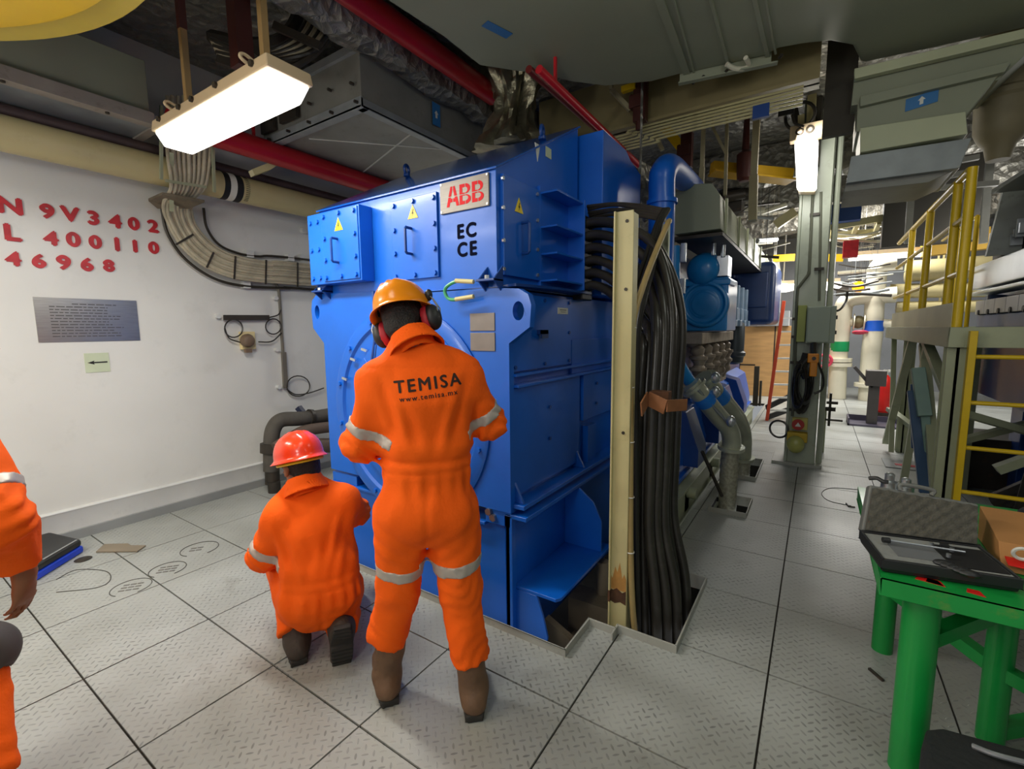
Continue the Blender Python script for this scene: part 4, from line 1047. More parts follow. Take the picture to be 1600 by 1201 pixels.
# crumpled foil lagging above the generator
m = MB(); rnd = random.Random(4)
FC = U(792, 160, d=4.15); n, h = 44, 16
o_ = len(m.v)
for j in range(h + 1):
    t = j / h; z = FC.z - .42 + .95 * t; ctr = Vector((FC.x + .1 * math.sin(t * 3), FC.y, z))
    for k in range(n):
        a_ = 2 * math.pi * k / n
        r = 0.24 + .10 * math.cos(t * 6.0 + 1.0) + .035 * math.sin(a_ * 5 + t * 4) + .03 * math.sin(a_ * 9 - t * 7) + rnd.uniform(-.022, .022)
        m.v.append(ctr + Vector((math.cos(a_) * r, math.sin(a_) * r, rnd.uniform(-.02, .02))))
for j in range(h):
    for k in range(n): m.f.append((o_ + j * n + k, o_ + j * n + (k + 1) % n, o_ + (j + 1) * n + (k + 1) % n, o_ + (j + 1) * n + k))
m.f.append(tuple(o_ + k for k in range(n))); m.f.append(tuple(o_ + h * n + k for k in range(n)))
tag(m.build('foil_lagging', mt('dull_crumpled_foil', '#8b866f', 0.32, 0.8, var=0.25, vs_=9, bump=0.5, bs=14), smooth=40), 'crumpled dull foil lagging bundle above the generator roof', 'lagging')
# dark machinery glimpsed behind the foil
m = MB(); c = U(858, 180, d=5.2); m.cyl(c + Vector((-.5, 0, -.1)), c + Vector((.4, 0, -.1)), .15, 16); m.cyl(c + Vector((0, 0, -.1)), c + Vector((0, 0, .35)), .07, 12); m.ring(c + Vector((.1, -.1, .25)), (0, 1, 0), .1, .02); m.box(c.x - .3, c.x + .3, c.y + .1, c.y + .3, c.z - .3, c.z + .3)
tag(m.build('valve_gear', mt('dark_red_brown_iron', '#3a2320', 0.5, 0.2, var=0.3)), 'dark brown valve gear half hidden between foil lagging and red pipes', 'valve')
# red fire mains
def red_pipe(p0, p1, r, label, mat=RED):
    m = MB(); m.cyl(p0, p1, r, 20)
    h = Vector(p0).lerp(Vector(p1), .12); m.bar(h, Vector((h.x, h.y, 3.99)), .02, .02)
    return tag(m.build('fire_main', mat), label, 'pipe')
a = U(744, 130, x=-2.62); red_pipe((-2.62, 0.2, a.z), (-2.62, a.y + .25, a.z), 0.085, 'thick dark red pipe along the left edge of the large duct')
a = U(450, 247, x=-4.2); red_pipe((-4.2, 1.66, a.z), (-4.2, 7.0, a.z), 0.095, 'thick red pipe between cream pipe and panel duct')
a, b = U(880, 148, x=-1.75), U(998, 258, x=-1.62)
red_pipe(U(842, 108, x=-1.75), b, 0.03, 'slim bright red pipe slanting behind the generator hood', mt('bright_red_pipe', '#c81f2a', 0.3, coat=0.3))
red_pipe(U(826, 108, x=-1.9), U(930, 200, x=-1.9), 0.028, 'slim dark red pipe left of the bright red one', mt('dark_red_pipe', '#6e1a16', 0.45))
m = MB(); m.prism([U(996, 250, x=-1.62), U(1016, 262, x=-1.62), U(1012, 285, x=-1.6), U(998, 275, x=-1.62)], (0.02, 0, 0)); tag(m.build('foil_wrap', FOIL), 'short flat foil wrap at the lower end of the bright red pipe', 'lagging')
m = MB(); m.ell(U(1003, 300, y=4.2), .05, .05, .14, 10, 8); m.ell(U(1008, 322, y=4.2), .05, .05, .14, 10, 8); q_ = U(1000, 290, y=4.2); m.cyl(q_, Vector((q_.x, q_.y, 4.0)), .012, 6)
tag(m.build('foil_wrap', FOIL), 'small silver foil wrap hanging beside the blue intake bend', 'lagging')
# cream pipe along the wall
PX_, PZ_ = -4.6, 2.935
cpipe = thing('cream_pipe', (PX_, 2.0, PZ_), 'thick cream pipe with black and white bands high along the white wall', 'pipe')
m = MB(); m.cyl((PX_, -2.4, PZ_), (PX_, 9.0, PZ_), 0.118, 28); m.build('pipe', CREAMP, cpipe)
yb = [U(px, 295, x=PX_ + .11).y for px in (352, 361, 371, 381)]
for nm, y0, y1, mt_ in (('black_band', yb[0], yb[1], INK), ('white_band', yb[1], yb[2], PAPER), ('black_band', yb[2], yb[3], INK)):
    m = MB(); m.cyl((PX_, y0, PZ_), (PX_, y1, PZ_), 0.1205, 28); m.build(nm, mt_, cpipe)
m = MB()
for k in range(16):
    t = -1.1 + 2.2 * k / 15
    m.bar((PX_ + .1195 * math.cos(t), yb[3] + .02, PZ_ + .1195 * math.sin(t)), (PX_ + .1195 * math.cos(t), yb[3] + .055, PZ_ + .1195 * math.sin(t)), .009, .002)
m.build('tick_mark', INK, cpipe)
m = MB(); m.cyl((-4.66, -2.4, 3.10), (-4.66, 9.0, 3.10), 0.05, 12); tag(m.build('lagged_pipe', mt('dark_mauve_lagging', '#5b4a48', 0.5, 0.3, var=0.2, bump=0.4, bs=16)), 'dark foil wrapped pipe lying on top of the cream pipe', 'pipe')
m = MB(); A = U(388, 268, x=-4.4); m.prism([A, U(418, 256, x=-4.3), U(432, 259, x=-4.3), U(418, 268, x=-4.35), U(392, 277, x=-4.4)], (0.03, 0.02, 0.02))
tag(m.build('angle_bracket', CREAM), 'cream angle bracket beside the banded part of the cream pipe', 'bracket')
# left fluorescent fitting
LZ = 2.74
lf = thing('fluorescent_light', tuple(U(345, 170, z=LZ)), 'lit long fluorescent light hung from two rods at upper left', 'light')
a, b = U(252, 222, z=LZ - .02), U(428, 128, z=LZ - .02)
ax = (b - a).normalized(); sd_ = Vector((0, 0, 1)).cross(ax)
if sd_.y < 0: sd_ = -sd_
Ln = (b - a).length; W_ = 0.15
def lq(s, t, z): return a + ax * s + sd_ * t + Vector((0, 0, z))
m = MB(); m.hexa([lq(-.02, -.04, .05), lq(Ln + .02, -.04, .05), lq(Ln + .02, W_ + .04, .05), lq(-.02, W_ + .04, .05)], [lq(-.01, -.035, .11), lq(Ln + .01, -.035, .11), lq(Ln + .01, W_ + .035, .11), lq(-.01, W_ + .035, .11)])
hs = m.build('housing', LAMPB, lf, bevel=0.008)
m = MB()
m.hexa([lq(.03, .0, -.035), lq(Ln - .03, .0, -.035), lq(Ln - .03, W_, -.035), lq(.03, W_, -.035)], [lq(-.01, -.03, .05), lq(Ln + .01, -.03, .05), lq(Ln + .01, W_ + .03, .05), lq(-.01, W_ + .03, .05)])
m.build('diffuser', LAMPW, lf, bevel=0.012)
bolts('clip', [lq(s, -.038, .09) for s in (.1, .35, .5, .75, Ln - .1)], sd_ * -1, 0.016, 0.012, DARKM, hs)
for px, py0, py1, s in ((279, 60, 160, .13), (370, -40, 112, .62)):
    top_ = lq(s * Ln / .75 if s < .5 else Ln - .18, W_ / 2, .11)
    m = MB(); m.bar(top_, Vector((top_.x, top_.y, 3.62)), 0.035, 0.035, (1, 0, 0)); r_ = m.build('hanger_rod', mt('tan_rod_paint', '#9a7c4d', 0.5), lf, bevel=0.003)
    m = MB(); m.bar(Vector((top_.x, top_.y, 3.3)), Vector((top_.x, top_.y, 3.98)), 0.038, 0.038, (1, 0, 0)); m.build('primer_patch', BROWNP, lf)
    m = MB(); m.tube(cr([top_ + sd_ * -.06, top_ + sd_ * -.12 + Vector((0, 0, .03)), top_ + sd_ * -.1 + Vector((0, 0, .05)), top_ + sd_ * -.04 + Vector((0, 0, .03))], 5), .008, 6); m.build('hook', LAMPB, lf)
lamp('left_fitting_light', lq(Ln / 2, W_ / 2, -.06), (Ln, W_), 34, (0, 0, math.atan2(ax.y, ax.x)))
# dark red-brown support beside the right rod
m = MB(); c = U(376, 60, d=2.9); m.box(c.x - .05, c.x + .05, c.y - .05, c.y + .05, c.z - .18, 4.0)
tag(m.build('support_stub', BROWNP), 'dark red brown support stub behind the light hanger', 'support')
# yellow round cover at top left
pts = [U(px, py, z=3.0) for px, py in ((0, 64), (60, 62), (150, 45), (200, 20), (228, 0))]
A_ = np.array([[2 * p.x, 2 * p.y, 1] for p in pts]); B_ = np.array([p.x ** 2 + p.y ** 2 for p in pts])
sx, sy_, k_ = np.linalg.lstsq(A_, B_, rcond=None)[0]; R_ = math.sqrt(k_ + sx * sx + sy_ * sy_)
yc = thing('yellow_cover', (sx, sy_, 3.0), 'big round yellow cover with ochre flange at the top left corner', 'cover')
m = MB(); m.lathe((sx, sy_, 3.0), (0, 0, 1), [(R_ * .8, 0), (R_, 0), (R_, .03), (R_ * .8, .03)], 96); m.build('flange', YELD, yc)
q = U(60, 41, z=2.99); r2 = math.hypot(q.x - sx, q.y - sy_)
m = MB(); m.lathe((sx, sy_, 3.0), (0, 0, 1), [(0, -.05), (r2 * .8, -.05), (r2 * .97, -.03), (r2, .0), (r2, .3), (0, .3)], 96); m.build('dish', YELB, yc)
# cable loop overhead
GL = 'grey cables bending in the overhead loop'
for k in range(10):
    f = k / 9
    pts = [U(330 + 14 * f, 62 + 30 * f, d=3.3), U(385 + 12 * f, 82 + 12 * f, d=3.2), U(430 + 18 * f, 78 + 14 * f, d=3.15), U(468 + 26 * f, 52 + 24 * f, d=3.2), U(484 + 38 * f, 10 + 16 * f, d=3.3), U(484 + 40 * f, -50, d=3.4)]
    m = MB(); m.tube(cr(pts, 7), 0.014 + .004 * (k % 3 == 0), 8)
    tag(m.build('overhead_cable', GREYC if k % 3 else BLACKC), 'cable in the bent bundle right of the hanging light', 'cable', GL)
tr = thing('cable_tray', tuple(U(440, 80, d=3.3)), 'dark cable tray holding the bent overhead cable bundle', 'cable tray')
for pa, pb in (((386, 68), (438, 108)), ((428, 40), (500, 72)), ((340, 92), (400, 112))):
    m = MB(); m.bar(U(*pa, d=3.12), U(*pb, d=3.12), 0.03, 0.05); m.build('crossbar', DARKM, tr)
m = MB(); m.tube(cr([U(340, 96, d=3.28), U(400, 112, d=3.2), U(455, 106, d=3.15), U(505, 70, d=3.25), U(532, 10, d=3.4), U(530, -50, d=3.5)], 8), 0.022, 6); m.build('side_rail', DARKM, tr); m = MB(); m.tube(cr([U(330, 58, d=3.45), U(390, 70, d=3.4), U(440, 62, d=3.4), U(468, 20, d=3.5), U(470, -50, d=3.6)], 8), 0.05, 6)
m.build('side_rail', DARKM, tr)
# cables coming down the bulkhead and turning along it
GW = 'grey cables turning along the white wall'
for k in range(9):
    f = k / 8; X1 = -4.72 + .012 * (k % 2)
    dn = [U(262 + 66 * f, 150, x=-4.36), U(262 + 66 * f, 235, x=-4.40), U(268 + 52 * f, 290, x=-4.46), U(256 + 44 * f, 318 - 4 * f, x=-4.62)]
    al = [U(262 + 40 * f, 345, x=X1), U(283 + 34 * f, 382 - 14 * f, x=X1), U(316 + 24 * f, 412 - 24 * f, x=X1), U(362 + 8 * f, 432 - 31 * f, x=X1), U(420, 440 - 30 * f, x=X1), U(500, 446 - 30 * f, x=X1)]
    e = al[-1]; al.append(Vector((X1, 7.5, e.z)))
    m = MB(); m.tube(cr(dn + al, 7), 0.0155 + 0.004 * (k % 3 == 1), 8)
    tag(m.build('wall_cable', GREYC), 'grey cable in the wide bundle bending along the white wall', 'cable', GW)
ct = thing('wall_tray', (-4.78, 2.6, 2.2), 'curved cable tray ladder fixed on the white wall', 'cable tray')
m = MB()
m.tube(cr([U(252, 322, x=-4.78), U(262, 365, x=-4.78), U(290, 405, x=-4.78), U(335, 435, x=-4.78), U(385, 447, x=-4.78), U(450, 450, x=-4.78), U(500, 453, x=-4.78), Vector((-4.78, 7.5, 2.08))], 8), 0.014, 6)
m.build('side_rail', DARKM, ct); m = MB(); m.tube(cr([U(318, 325, x=-4.78), U(323, 355, x=-4.78), U(340, 380, x=-4.78), U(365, 393, x=-4.78), U(400, 400, x=-4.78), U(500, 408, x=-4.78), Vector((-4.78, 7.5, 2.38))], 8), 0.012, 6)
m.build('side_rail', DARKM, ct)
m = MB()
for pa, pb in (((275, 382), (302, 366)), ((323, 418), (334, 394)), ((366, 436), (368, 400)), ((415, 444), (416, 406)), ((465, 448), (465, 410))): m.bar(U(*pa, x=-4.69), U(*pb, x=-4.69), 0.008, 0.016)
m.build_each('rung', DARKM, ct)
m = MB()
for px, py in ((388, 396), (383, 444), (452, 402)):
    p = U(px, py, x=WX + .03); m.box(WX, WX + .06, p.y - .03, p.y + .04, p.z - .04, p.z + .03)
for px, py in ((475, 360), (472, 402)):
    p = U(px, py, x=WX + .03); m.cyl((WX, p.y, p.z), (WX + .05, p.y, p.z), .035, 12)
m.build_each('wall_clip', TRIMW, ct)
m = MB(); A, B = U(238, 312, x=-4.5), U(318, 318, x=-4.5); m.prism([U(232, 314, x=-4.72), U(254, 304, x=-4.5), U(320, 316, x=-4.42), U(296, 326, x=-4.6), U(246, 326, x=-4.74)], (0, 0, 0.02))
m.build('bend_plate', mt('tan_grey_bend', '#6f6452', 0.6, 0.1, var=0.3, vs_=10, dirt=0.3), ct)
m = MB(); m.bar(U(258, 282, x=-4.36), U(322, 292, x=-4.36), .012, .02); m.bar(U(330, 165, x=-4.36), U(335, 300, x=-4.36), .02, .02); m.bar(U(252, 165, x=-4.36), U(252, 280, x=-4.36), .02, .02); m.bar(U(268, 238, x=-4.36), U(268, 330, x=-4.6), .03, .012)
m.build_each('strap', PGREEN, ct)
# small conduit, junction box, loops on the wall
cj = thing('wall_conduit', (-4.79, 2.79, 1.5), 'slim dark conduit with cable loops running down the white wall', 'conduit')
m = MB()
m.tube(cr([U(425, 438, x=-4.79), U(434, 448, x=-4.79), U(437, 470, x=-4.79), U(440, 520, x=-4.79), U(442, 550, x=-4.79), U(445, 606, x=-4.79)], 8), 0.016, 8)
m.bar(U(443, 550, x=-4.79), U(446, 605, x=-4.79), .045, .03, (1, 0, 0))
m.build('conduit', mt('grey_brown_conduit', '#6b665c', .5), cj)
m = MB(); m.bar(U(350, 496, x=-4.79), U(420, 496, x=-4.79), 0.03, 0.05); m.build('strut_arm', DARKM, cj)
def loop(cx, cy, rx, ry, tail): 
    pts = [U(cx + rx * math.cos(t), cy + ry * math.sin(t), x=-4.775) for t in [2 * math.pi * k / 20 - .4 for k in range(21)]]
    m.tube(pts, 0.007, 6)
    if tail: m.tube(cr([U(*p, x=-4.775) for p in tail], 6), 0.007, 6)
m = MB()
loop(365, 513, 14, 14, [(351, 512), (358, 528), (376, 535)]); loop(427, 510, 12, 12, [(404, 534), (425, 533), (440, 520)]); loop(466, 603, 18, 16, [(448, 608), (462, 616), (482, 614), (506, 606)])
m.tube(cr([U(p, q, x=-4.775) for p, q in ((420, 496), (434, 492), (439, 484))], 5), .007, 6)
m.build_each('cable_loop', BLACKC, cj)
m = MB()
for px, py in ((435, 466), (437, 546), (440, 604), (346, 494)):
    p = U(px, py, x=WX + .03); m.cyl((WX, p.y - .03, p.z), (WX + .05, p.y - .03, p.z), .022, 10)
m.build_each('stand_off', TRIMW, cj)
jb = thing('junction_box', tuple(U(386, 533, x=WX + .03)), 'round brown sounder unit on a cream bracket on the white wall', 'fitting')
m = MB(); p0, p1 = U(374, 518, x=WX + .02), U(398, 545, x=WX + .02); m.box(WX, WX + .05, p0.y, p1.y, p1.z, p0.z); m.build('bracket', mt('cream_plastic', '#d8c795', 0.5), jb, bevel=.004)
m = MB(); p = U(389, 532, x=WX + .1); m.lathe((WX + .05, p.y, p.z), (1, 0, 0), [(.065, 0), (.068, .03), (.05, .07), (.03, .08), (0, .08)], 18); m.box(WX + .05, WX + .09, p.y - .03, p.y + .03, p.z - .12, p.z - .08); m.build('cap', mt('brown_cap', '#6d5a48', 0.55), jb)
# lagged pipework low on the wall
lp = thing('lagged_pipework', tuple(U(440, 750, x=-4.5)), 'dark lagged bent pipework low at the wall behind the generator', 'pipe')
m = MB(); m.tube(cr([U(424, 735, x=-4.55), U(424, 690, x=-4.55), U(428, 668, x=-4.55), U(440, 656, x=-4.53), U(465, 654, x=-4.5), U(490, 652, x=-4.5), U(530, 645, x=-4.5)], 8), .075, 14); m.build('bend', LAG, lp)
m = MB(); m.cyl(U(424, 706, x=-4.55), U(424, 692, x=-4.55), .105, 12); m.cyl(U(425, 725, x=-4.55), U(426, 755, x=-4.55), .07, 12); m.cyl(U(482, 652, x=-4.5), U(487, 652, x=-4.5), .09, 12); m.cyl(U(428, 752, x=-4.5), Vector((U(428, 752, x=-4.5).x, U(428, 752, x=-4.5).y, 0)), .06, 12)
m.build_each('flange', DARKM, lp)
m = MB(); m.tube(cr([U(430, 700, x=-4.4), U(455, 684, x=-4.4), U(480, 672, x=-4.4), U(530, 665, x=-4.4)], 6), .06, 12); m.tube(cr([U(450, 735, x=-4.4), U(480, 700, x=-4.4), U(530, 695, x=-4.4)], 6), .08, 12); m.build('lower_pipe', mt('brown_grey_lagging', '#5e4f45', 0.7, var=0.2, bump=.2), lp)
m = MB(); m.bar(U(466, 636, x=-4.6), U(474, 646, x=-4.55), .06, .05); m.cyl(U(474, 646, x=-4.55), U(480, 652, x=-4.5), .02, 8); m.build('tap_handle', HANDLEB, lp)
# deckhead beams and conduits beyond the duct
def xbeam(y, z0, z1, x0, x1, mat, label, name='deck_beam', dy=.2):
    m = MB(); m.box(x0, x1, y, y + dy * .15, z0, z1); m.box(x0, x1, y - dy * .4, y + dy * .6, z0, z0 + .025)
    return tag(m.build(name, mat), label, 'beam')
zb = U(1100, 174, y=4.5).z
xbeam(4.5, zb, 3.99, -2.6, -0.1, mt('tan_beam_paint', '#8e8158', 0.5, var=.08), 'tan deck beam crossing behind the large duct')
GCN = 'slim cream conduits clipped under the tan beam'
for k in range(6):
    p = U(1060, 184 + 5.0 * k, y=4.45)
    m = MB(); m.tube(cr([(-2.2, 4.45, p.z - .03), (-1.6 + .05 * k, 4.45, p.z - .03), (-1.52 + .05 * k, 4.45, p.z), (-.2, 4.45, p.z)], 5), .010, 8)
    tag(m.build('conduit', CREAM), 'slim cream conduit under the tan deck beam', 'conduit', GCN)
m = MB(); a, b = U(1176, 172, y=4.42), U(1202, 166, y=4.42); m.box(a.x, b.x, 4.42, 4.46, a.z - .07, a.z + .03); tag(m.build('cable_gland', BLUED), 'small dark blue coupling on the cream conduits', 'coupling')
for i, (y, z0) in enumerate(((7.2, 3.50), (8.6, 3.40), (10.3, 3.35))):
    m = MB(); rnd = random.Random(20 + i); n = 40
    pr = [(0, .6), (-.02, .25), (0, .05), (.12, 0), (.24, .05), (.26, .3), (.25, .6)]
    o_ = 0
    for q in range(n + 1):
        x = -4.7 + 9.4 * q / n
        m.v += [Vector((x, y + a + rnd.uniform(-.03, .03), min(3.99, z0 + b + rnd.uniform(-.03, .03)))) for a, b in pr]
    for q in range(n):
        for k in range(6): m.f.append((q * 7 + k, q * 7 + k + 1, q * 7 + 8 + k, q * 7 + 7 + k))
    m.f.append(tuple(range(7))); m.f.append(tuple(n * 7 + k for k in range(7)))
    tag(m.build('foil_beam', FOIL, smooth=50), ('nearest', 'middle', 'farthest')[i] + ' foil wrapped deck beam crossing above the engine', 'beam')
m = MB(); m.bar(U(1112, 262, d=5.5), U(1236, 274, d=5.5), .10, .13); m.bar(U(1112, 270, d=5.5), U(1236, 284, d=5.5), .22, .02)
tag(m.build('crane_beam', mt('dull_yellow_beam', '#c79a12', 0.5, var=.1)), 'dull yellow crane beam high behind the lamp on the column', 'beam')
m = MB(); m.lathe(U(1164, 255, d=5.3), (0, 0, 1), [(.05, -.2), (.08, -.17), (.09, -.02), (.09, .1), (.04, .14), (.03, 4.0 - U(1164, 255, d=5.3).z)], 14); tag(m.build('hoist', BROWNP), 'dark brown hoist hanging on the yellow crane beam', 'hoist')
m = MB(); m.bar(U(1036, 196, y=5.6), U(1064, 230, y=5.6), .05, .10); tag(m.build('clamp_bar', YELB), 'short bright yellow bar in the overhead above the intake bend', 'bar')
m = MB(); m.bar(U(993, 134, y=4.3), U(972, 141, y=4.3), .05, .05); tag(m.build('clamp_bar', YELB), 'tiny yellow bar end peeping out under the large duct', 'bar')
def bclamp(c, s, label):
    m = MB(); m.box(c.x - .07 * s, c.x + .07 * s, c.y - .06 * s, c.y + .06 * s, c.z - .2 * s, c.z + .24 * s); m.box(c.x - .11 * s, c.x + .05 * s, c.y - .08 * s, c.y + .02 * s, c.z - .05 * s, c.z + .08 * s); m.cyl(c + Vector((.0, -.05 * s, -.2 * s)), c + Vector((.0, -.05 * s, -.3 * s)), .035 * s, 10); m.bar(c + Vector((-.1 * s, -.03, .1 * s)), c + Vector((.02, -.03, -.24 * s)), .04 * s, .04 * s)
    tag(m.build('beam_clamp', BROWNP, bevel=.006), label, 'clamp')
bclamp(U(1073, 238, y=5.6), .85, 'dark red brown beam clamp beside the short yellow bar')
bclamp(U(1001, 162, y=4.35), .8, 'dark red brown beam clamp hanging under the large duct edge')
GS = 'cream hanger struts under the deckhead'
for (pa, pb, w2) in (((1136, 196), (1133, 305), .04), ((1113, 198), (1134, 240), .03), ((1184, 168), (1183, 215), .05), ((1097, 262), (1096, 290), .06), ((1022, 205), (1035, 235), .05), ((955, 140), (985, 172), .05), ((1178, 275), (1176, 345), .10)):
    m = MB(); D_ = 4.6 if pa[0] > 1000 else 4.2; A_ = U(*pa, d=D_); m.bar(A_, U(*pb, d=D_), w2 * .75, w2 * .75); m.bar(A_, Vector((A_.x, A_.y, 3.99)), w2 * .6, w2 * .6); tag(m.build('hanger_strut', mt('cream_strut', '#9a9070', 0.5)), 'cream hanger strut in the overhead above the engine', 'strut', GS)
m = MB(); m.bar(U(1152, 335, d=6), U(1225, 285, d=6), .012, .012); m.tube([U(1187, 180, d=6.5), U(1187, 230, d=6.5), U(1185, 300, d=6.5)], .01, 6); tag(m.build('slack_wire', DARKM), 'thin dark wires crossing in the overhead left of the column', 'wire')
m = MB(); c = U(1130, 310, d=6.2); m.cyl(c + Vector((-.2, 0, 0)), c + Vector((.25, .1, .05)), .07, 12); m.cyl(c + Vector((-.1, .3, .1)), c + Vector((.3, .4, .1)), .09, 12); m.ring(c, (1, .3, 0), .1, .03); m.box(c.x - .1, c.x + .2, c.y + .2, c.y + .5, c.z - .15, c.z + .12); tag(m.build('exhaust_fittings', DARKM), 'dark pipe fittings on top of the trunking box', 'fitting')
# ---------------------------------------------------------------- column
CY = 6.2
clm = thing('column', (-0.16, 6.4, 0), 'tall grey green steel column standing in the deck between engine and walkway', 'column')
x0, x1 = U(1226, 690, y=CY).x, U(1273, 690, y=CY).x
xm0, xm1 = U(1240, 400, y=CY).x, U(1277, 400, y=CY).x
m = MB()
xc = (x0 + x1) / 2
m.box(x0 + .03, x1, CY - .005, CY + .03, 0, 4.0); m.box(x0, x0 + .03, CY - .02, CY + .42, 0, 4.0); m.box(x1 - .02, x1 + .01, CY + .02, CY + .42, 0, 4.0)
m.box(x0 + .03, x1, CY + .38, CY + .42, 0, 4.0)
m.build('shaft', CGREEN, clm, bevel=.006)
m = MB(); m.box(x0 - .12, x1 + .08, CY - .06, CY + .5, -.05, .035); m.build('base_frame', mt('grey_curb_paint', '#a4a49b', 0.45), clm, bevel=.003)
m = MB()
m.tube(cr([U(1264, 424, y=CY - .02), U(1262, 430, y=CY - .02), U(1250, 446, y=CY - .02), U(1246, 455, y=CY - .02), U(1244, 500, y=CY - .02), U(1241, 600, y=CY - .02), U(1238, 650, y=CY - .02)], 6), .015, 8)
m.tube([U(1267, 360, y=CY - .02), U(1270, 300, y=CY - .02), U(1264, 428, y=CY - .02)], .014, 8)
m.tube([U(1283, 300, y=CY - .0), U(1280, 470, y=CY - .0)], .016, 8)
m.build_each('conduit', mt('grey_olive_conduit', '#626556', .5), clm)
m = MB()
for px, py in ((1244, 498), (1243, 526), (1241, 566), (1272, 335), (1279, 420), (1239, 640)): p = U(px, py, y=CY - .02); m.box(p.x - .04, p.x + .05, p.y - .01, p.y + .02, p.z - .015, p.z + .015)
m.build_each('conduit_clip', DARKM, clm)
m = MB(); m.tube([(x1 + .05, CY + .1, 0), (x1 + .05, CY + .1, 4.0)], .03, 8)
DKR = mt('dark_brown_grey_riser', '#39342a', 0.7, var=.2)
m.build('riser_pipe', CGREEN, clm)
m = MB(); m.tube([(x0 + .12, CY - .1, 3.3), (x0 + .12, CY - .1, 3.99)], .05, 8); tag(m.build('riser', DKR), 'round dark riser in front of the column top', 'riser')
m = MB(); m.bar((x0 - .1, CY - .1, 3.98), (x0 + .06, CY - .1, 3.3), .06, .06); tag(m.build('riser', DKR), 'slanting dark strut left of the column top', 'riser')
a_, b_ = U(1284, 215, y=4.8), U(1333, 215, y=4.8); m = MB(); m.box(a_.x, b_.x, 4.8, 4.86, a_.z, 3.99); tag(m.build('riser', DKR), 'added dark board standing in for shade right of the column top', 'riser')  # dark board added to give the gap beside the column its shade
# cabinet on the column
cb = thing('cabinet', tuple(U(1284, 535, y=CY - .1)), 'grey green electrical cabinet mounted on the right of the column', 'cabinet')
p0, p1 = U(1262, 479, y=CY - .2), U(1300, 536, y=CY - .2)
m = MB(); m.box(p0.x, p1.x + .02, CY - .2, CY + .0, p1.z, p0.z); m.build('body', CABG, cb, bevel=.006)
m = MB(); m.box(p0.x + .01, p1.x - .03, CY - .215, CY - .2, p1.z + .01, p0.z - .01); m.build('door', CABG, cb, bevel=.004)
m = MB(); m.box(p0.x - .09, p0.x - .01, CY - .12, CY + .02, p1.z + .01, p0.z + .02); m.build('back_box', mt('yellow_green_box', '#9fa655', 0.5), cb, bevel=.004)
m = MB()
for z in (p0.z - .12, p0.z - .28): m.box(p1.x + .02, p1.x + .035, CY - .14, CY - .1, z - .02, z + .02)
m.build_each('hinge', BLKP, cb)
m = MB(); q = U(1272, 541, y=CY - .15); m.box(q.x - .04, q.x + .03, CY - .2, CY - .1, q.z - .08, q.z + .04); m.tube(cr([U(1302, 487, y=CY - .12), U(1313, 483, y=CY - .12), U(1322, 470, y=CY), U(1324, 455, y=CY)], 5), .012, 6); m.build('cable', BLACKC, cb)
# lamp on the column
la = thing('column_light', tuple(U(1262, 300, y=CY - .25)), 'lit fluorescent light mounted upright on the column', 'light')
q = [U(px, py, y=CY - .3) for px, py in ((1245, 296), (1276, 296), (1279, 216), (1241, 218))]
m = MB(); m.hexa(q, [p + Vector((0, .1, 0)) for p in q]); m.build('diffuser', LAMPW, la, bevel=.03, seg=3)
q2 = [U(px, py, y=CY - .22) for px, py in ((1247, 300), (1274, 300), (1280, 205), (1240, 205))]
m = MB(); m.hexa(q2, [p + Vector((0, .12, 0)) for p in q2]); c = U(1262, 207, y=CY - .3); m.box(c.x - .16, c.x + .13, c.y - .02, c.y + .1, c.z - .06, c.z + .09); m.build('housing', LAMPB, la, bevel=.008)
m = MB()
for dx in (-.07, .02): m.ring((c.x + dx, c.y - .025, c.z + .02), (0, 1, 0), .03, .01, 14, 6)
m.build('screw_hole', DARKM, la)
c = U(1260, 255, y=CY - .45); lamp('column_fitting_light', c, (.3, .75), 9, (math.radians(80), 0, math.radians(-30)))
# floodlight and cable loop
fd = thing('floodlight', tuple(U(1230, 165, y=CY - .4)), 'black floodlight with a cable loop left of the column top', 'light')
m = MB(); a = U(1227, 142, y=CY - .4); m.lathe(a + Vector((-.1, -.06, -.02)), (1, .5, .1), [(.08, 0), (.11, .04), (.11, .14), (.06, .2)], 16); b_ = U(1232, 163, y=CY - .4); m.box(b_.x - .09, b_.x + .05, b_.y, b_.y + .1, b_.z - .1, b_.z + .12); m.build('head', BLKP, fd, bevel=.004)
m = MB(); m.tube(cr([U(1237, 175, y=CY - .35), U(1242, 192, y=CY - .35), U(1256, 198, y=CY - .35)], 5), .014, 6); m.ring(U(1250, 181, y=CY - .3), (0, 1, 0), .13, .016); m.tube(cr([U(1210, 160, y=CY - .4), U(1225, 158, y=CY - .4)], 3), .01, 6); m.build('cable', BLACKC, fd)
m = MB(); m.bar(U(1252, 180, y=CY - .2), U(1252, 205, y=CY - .2), .06, .04); m.bar(U(1270, 130, y=CY - .2), U(1266, 205, y=CY - .2), .08, .05); m.build('bracket', CREAM, fd)
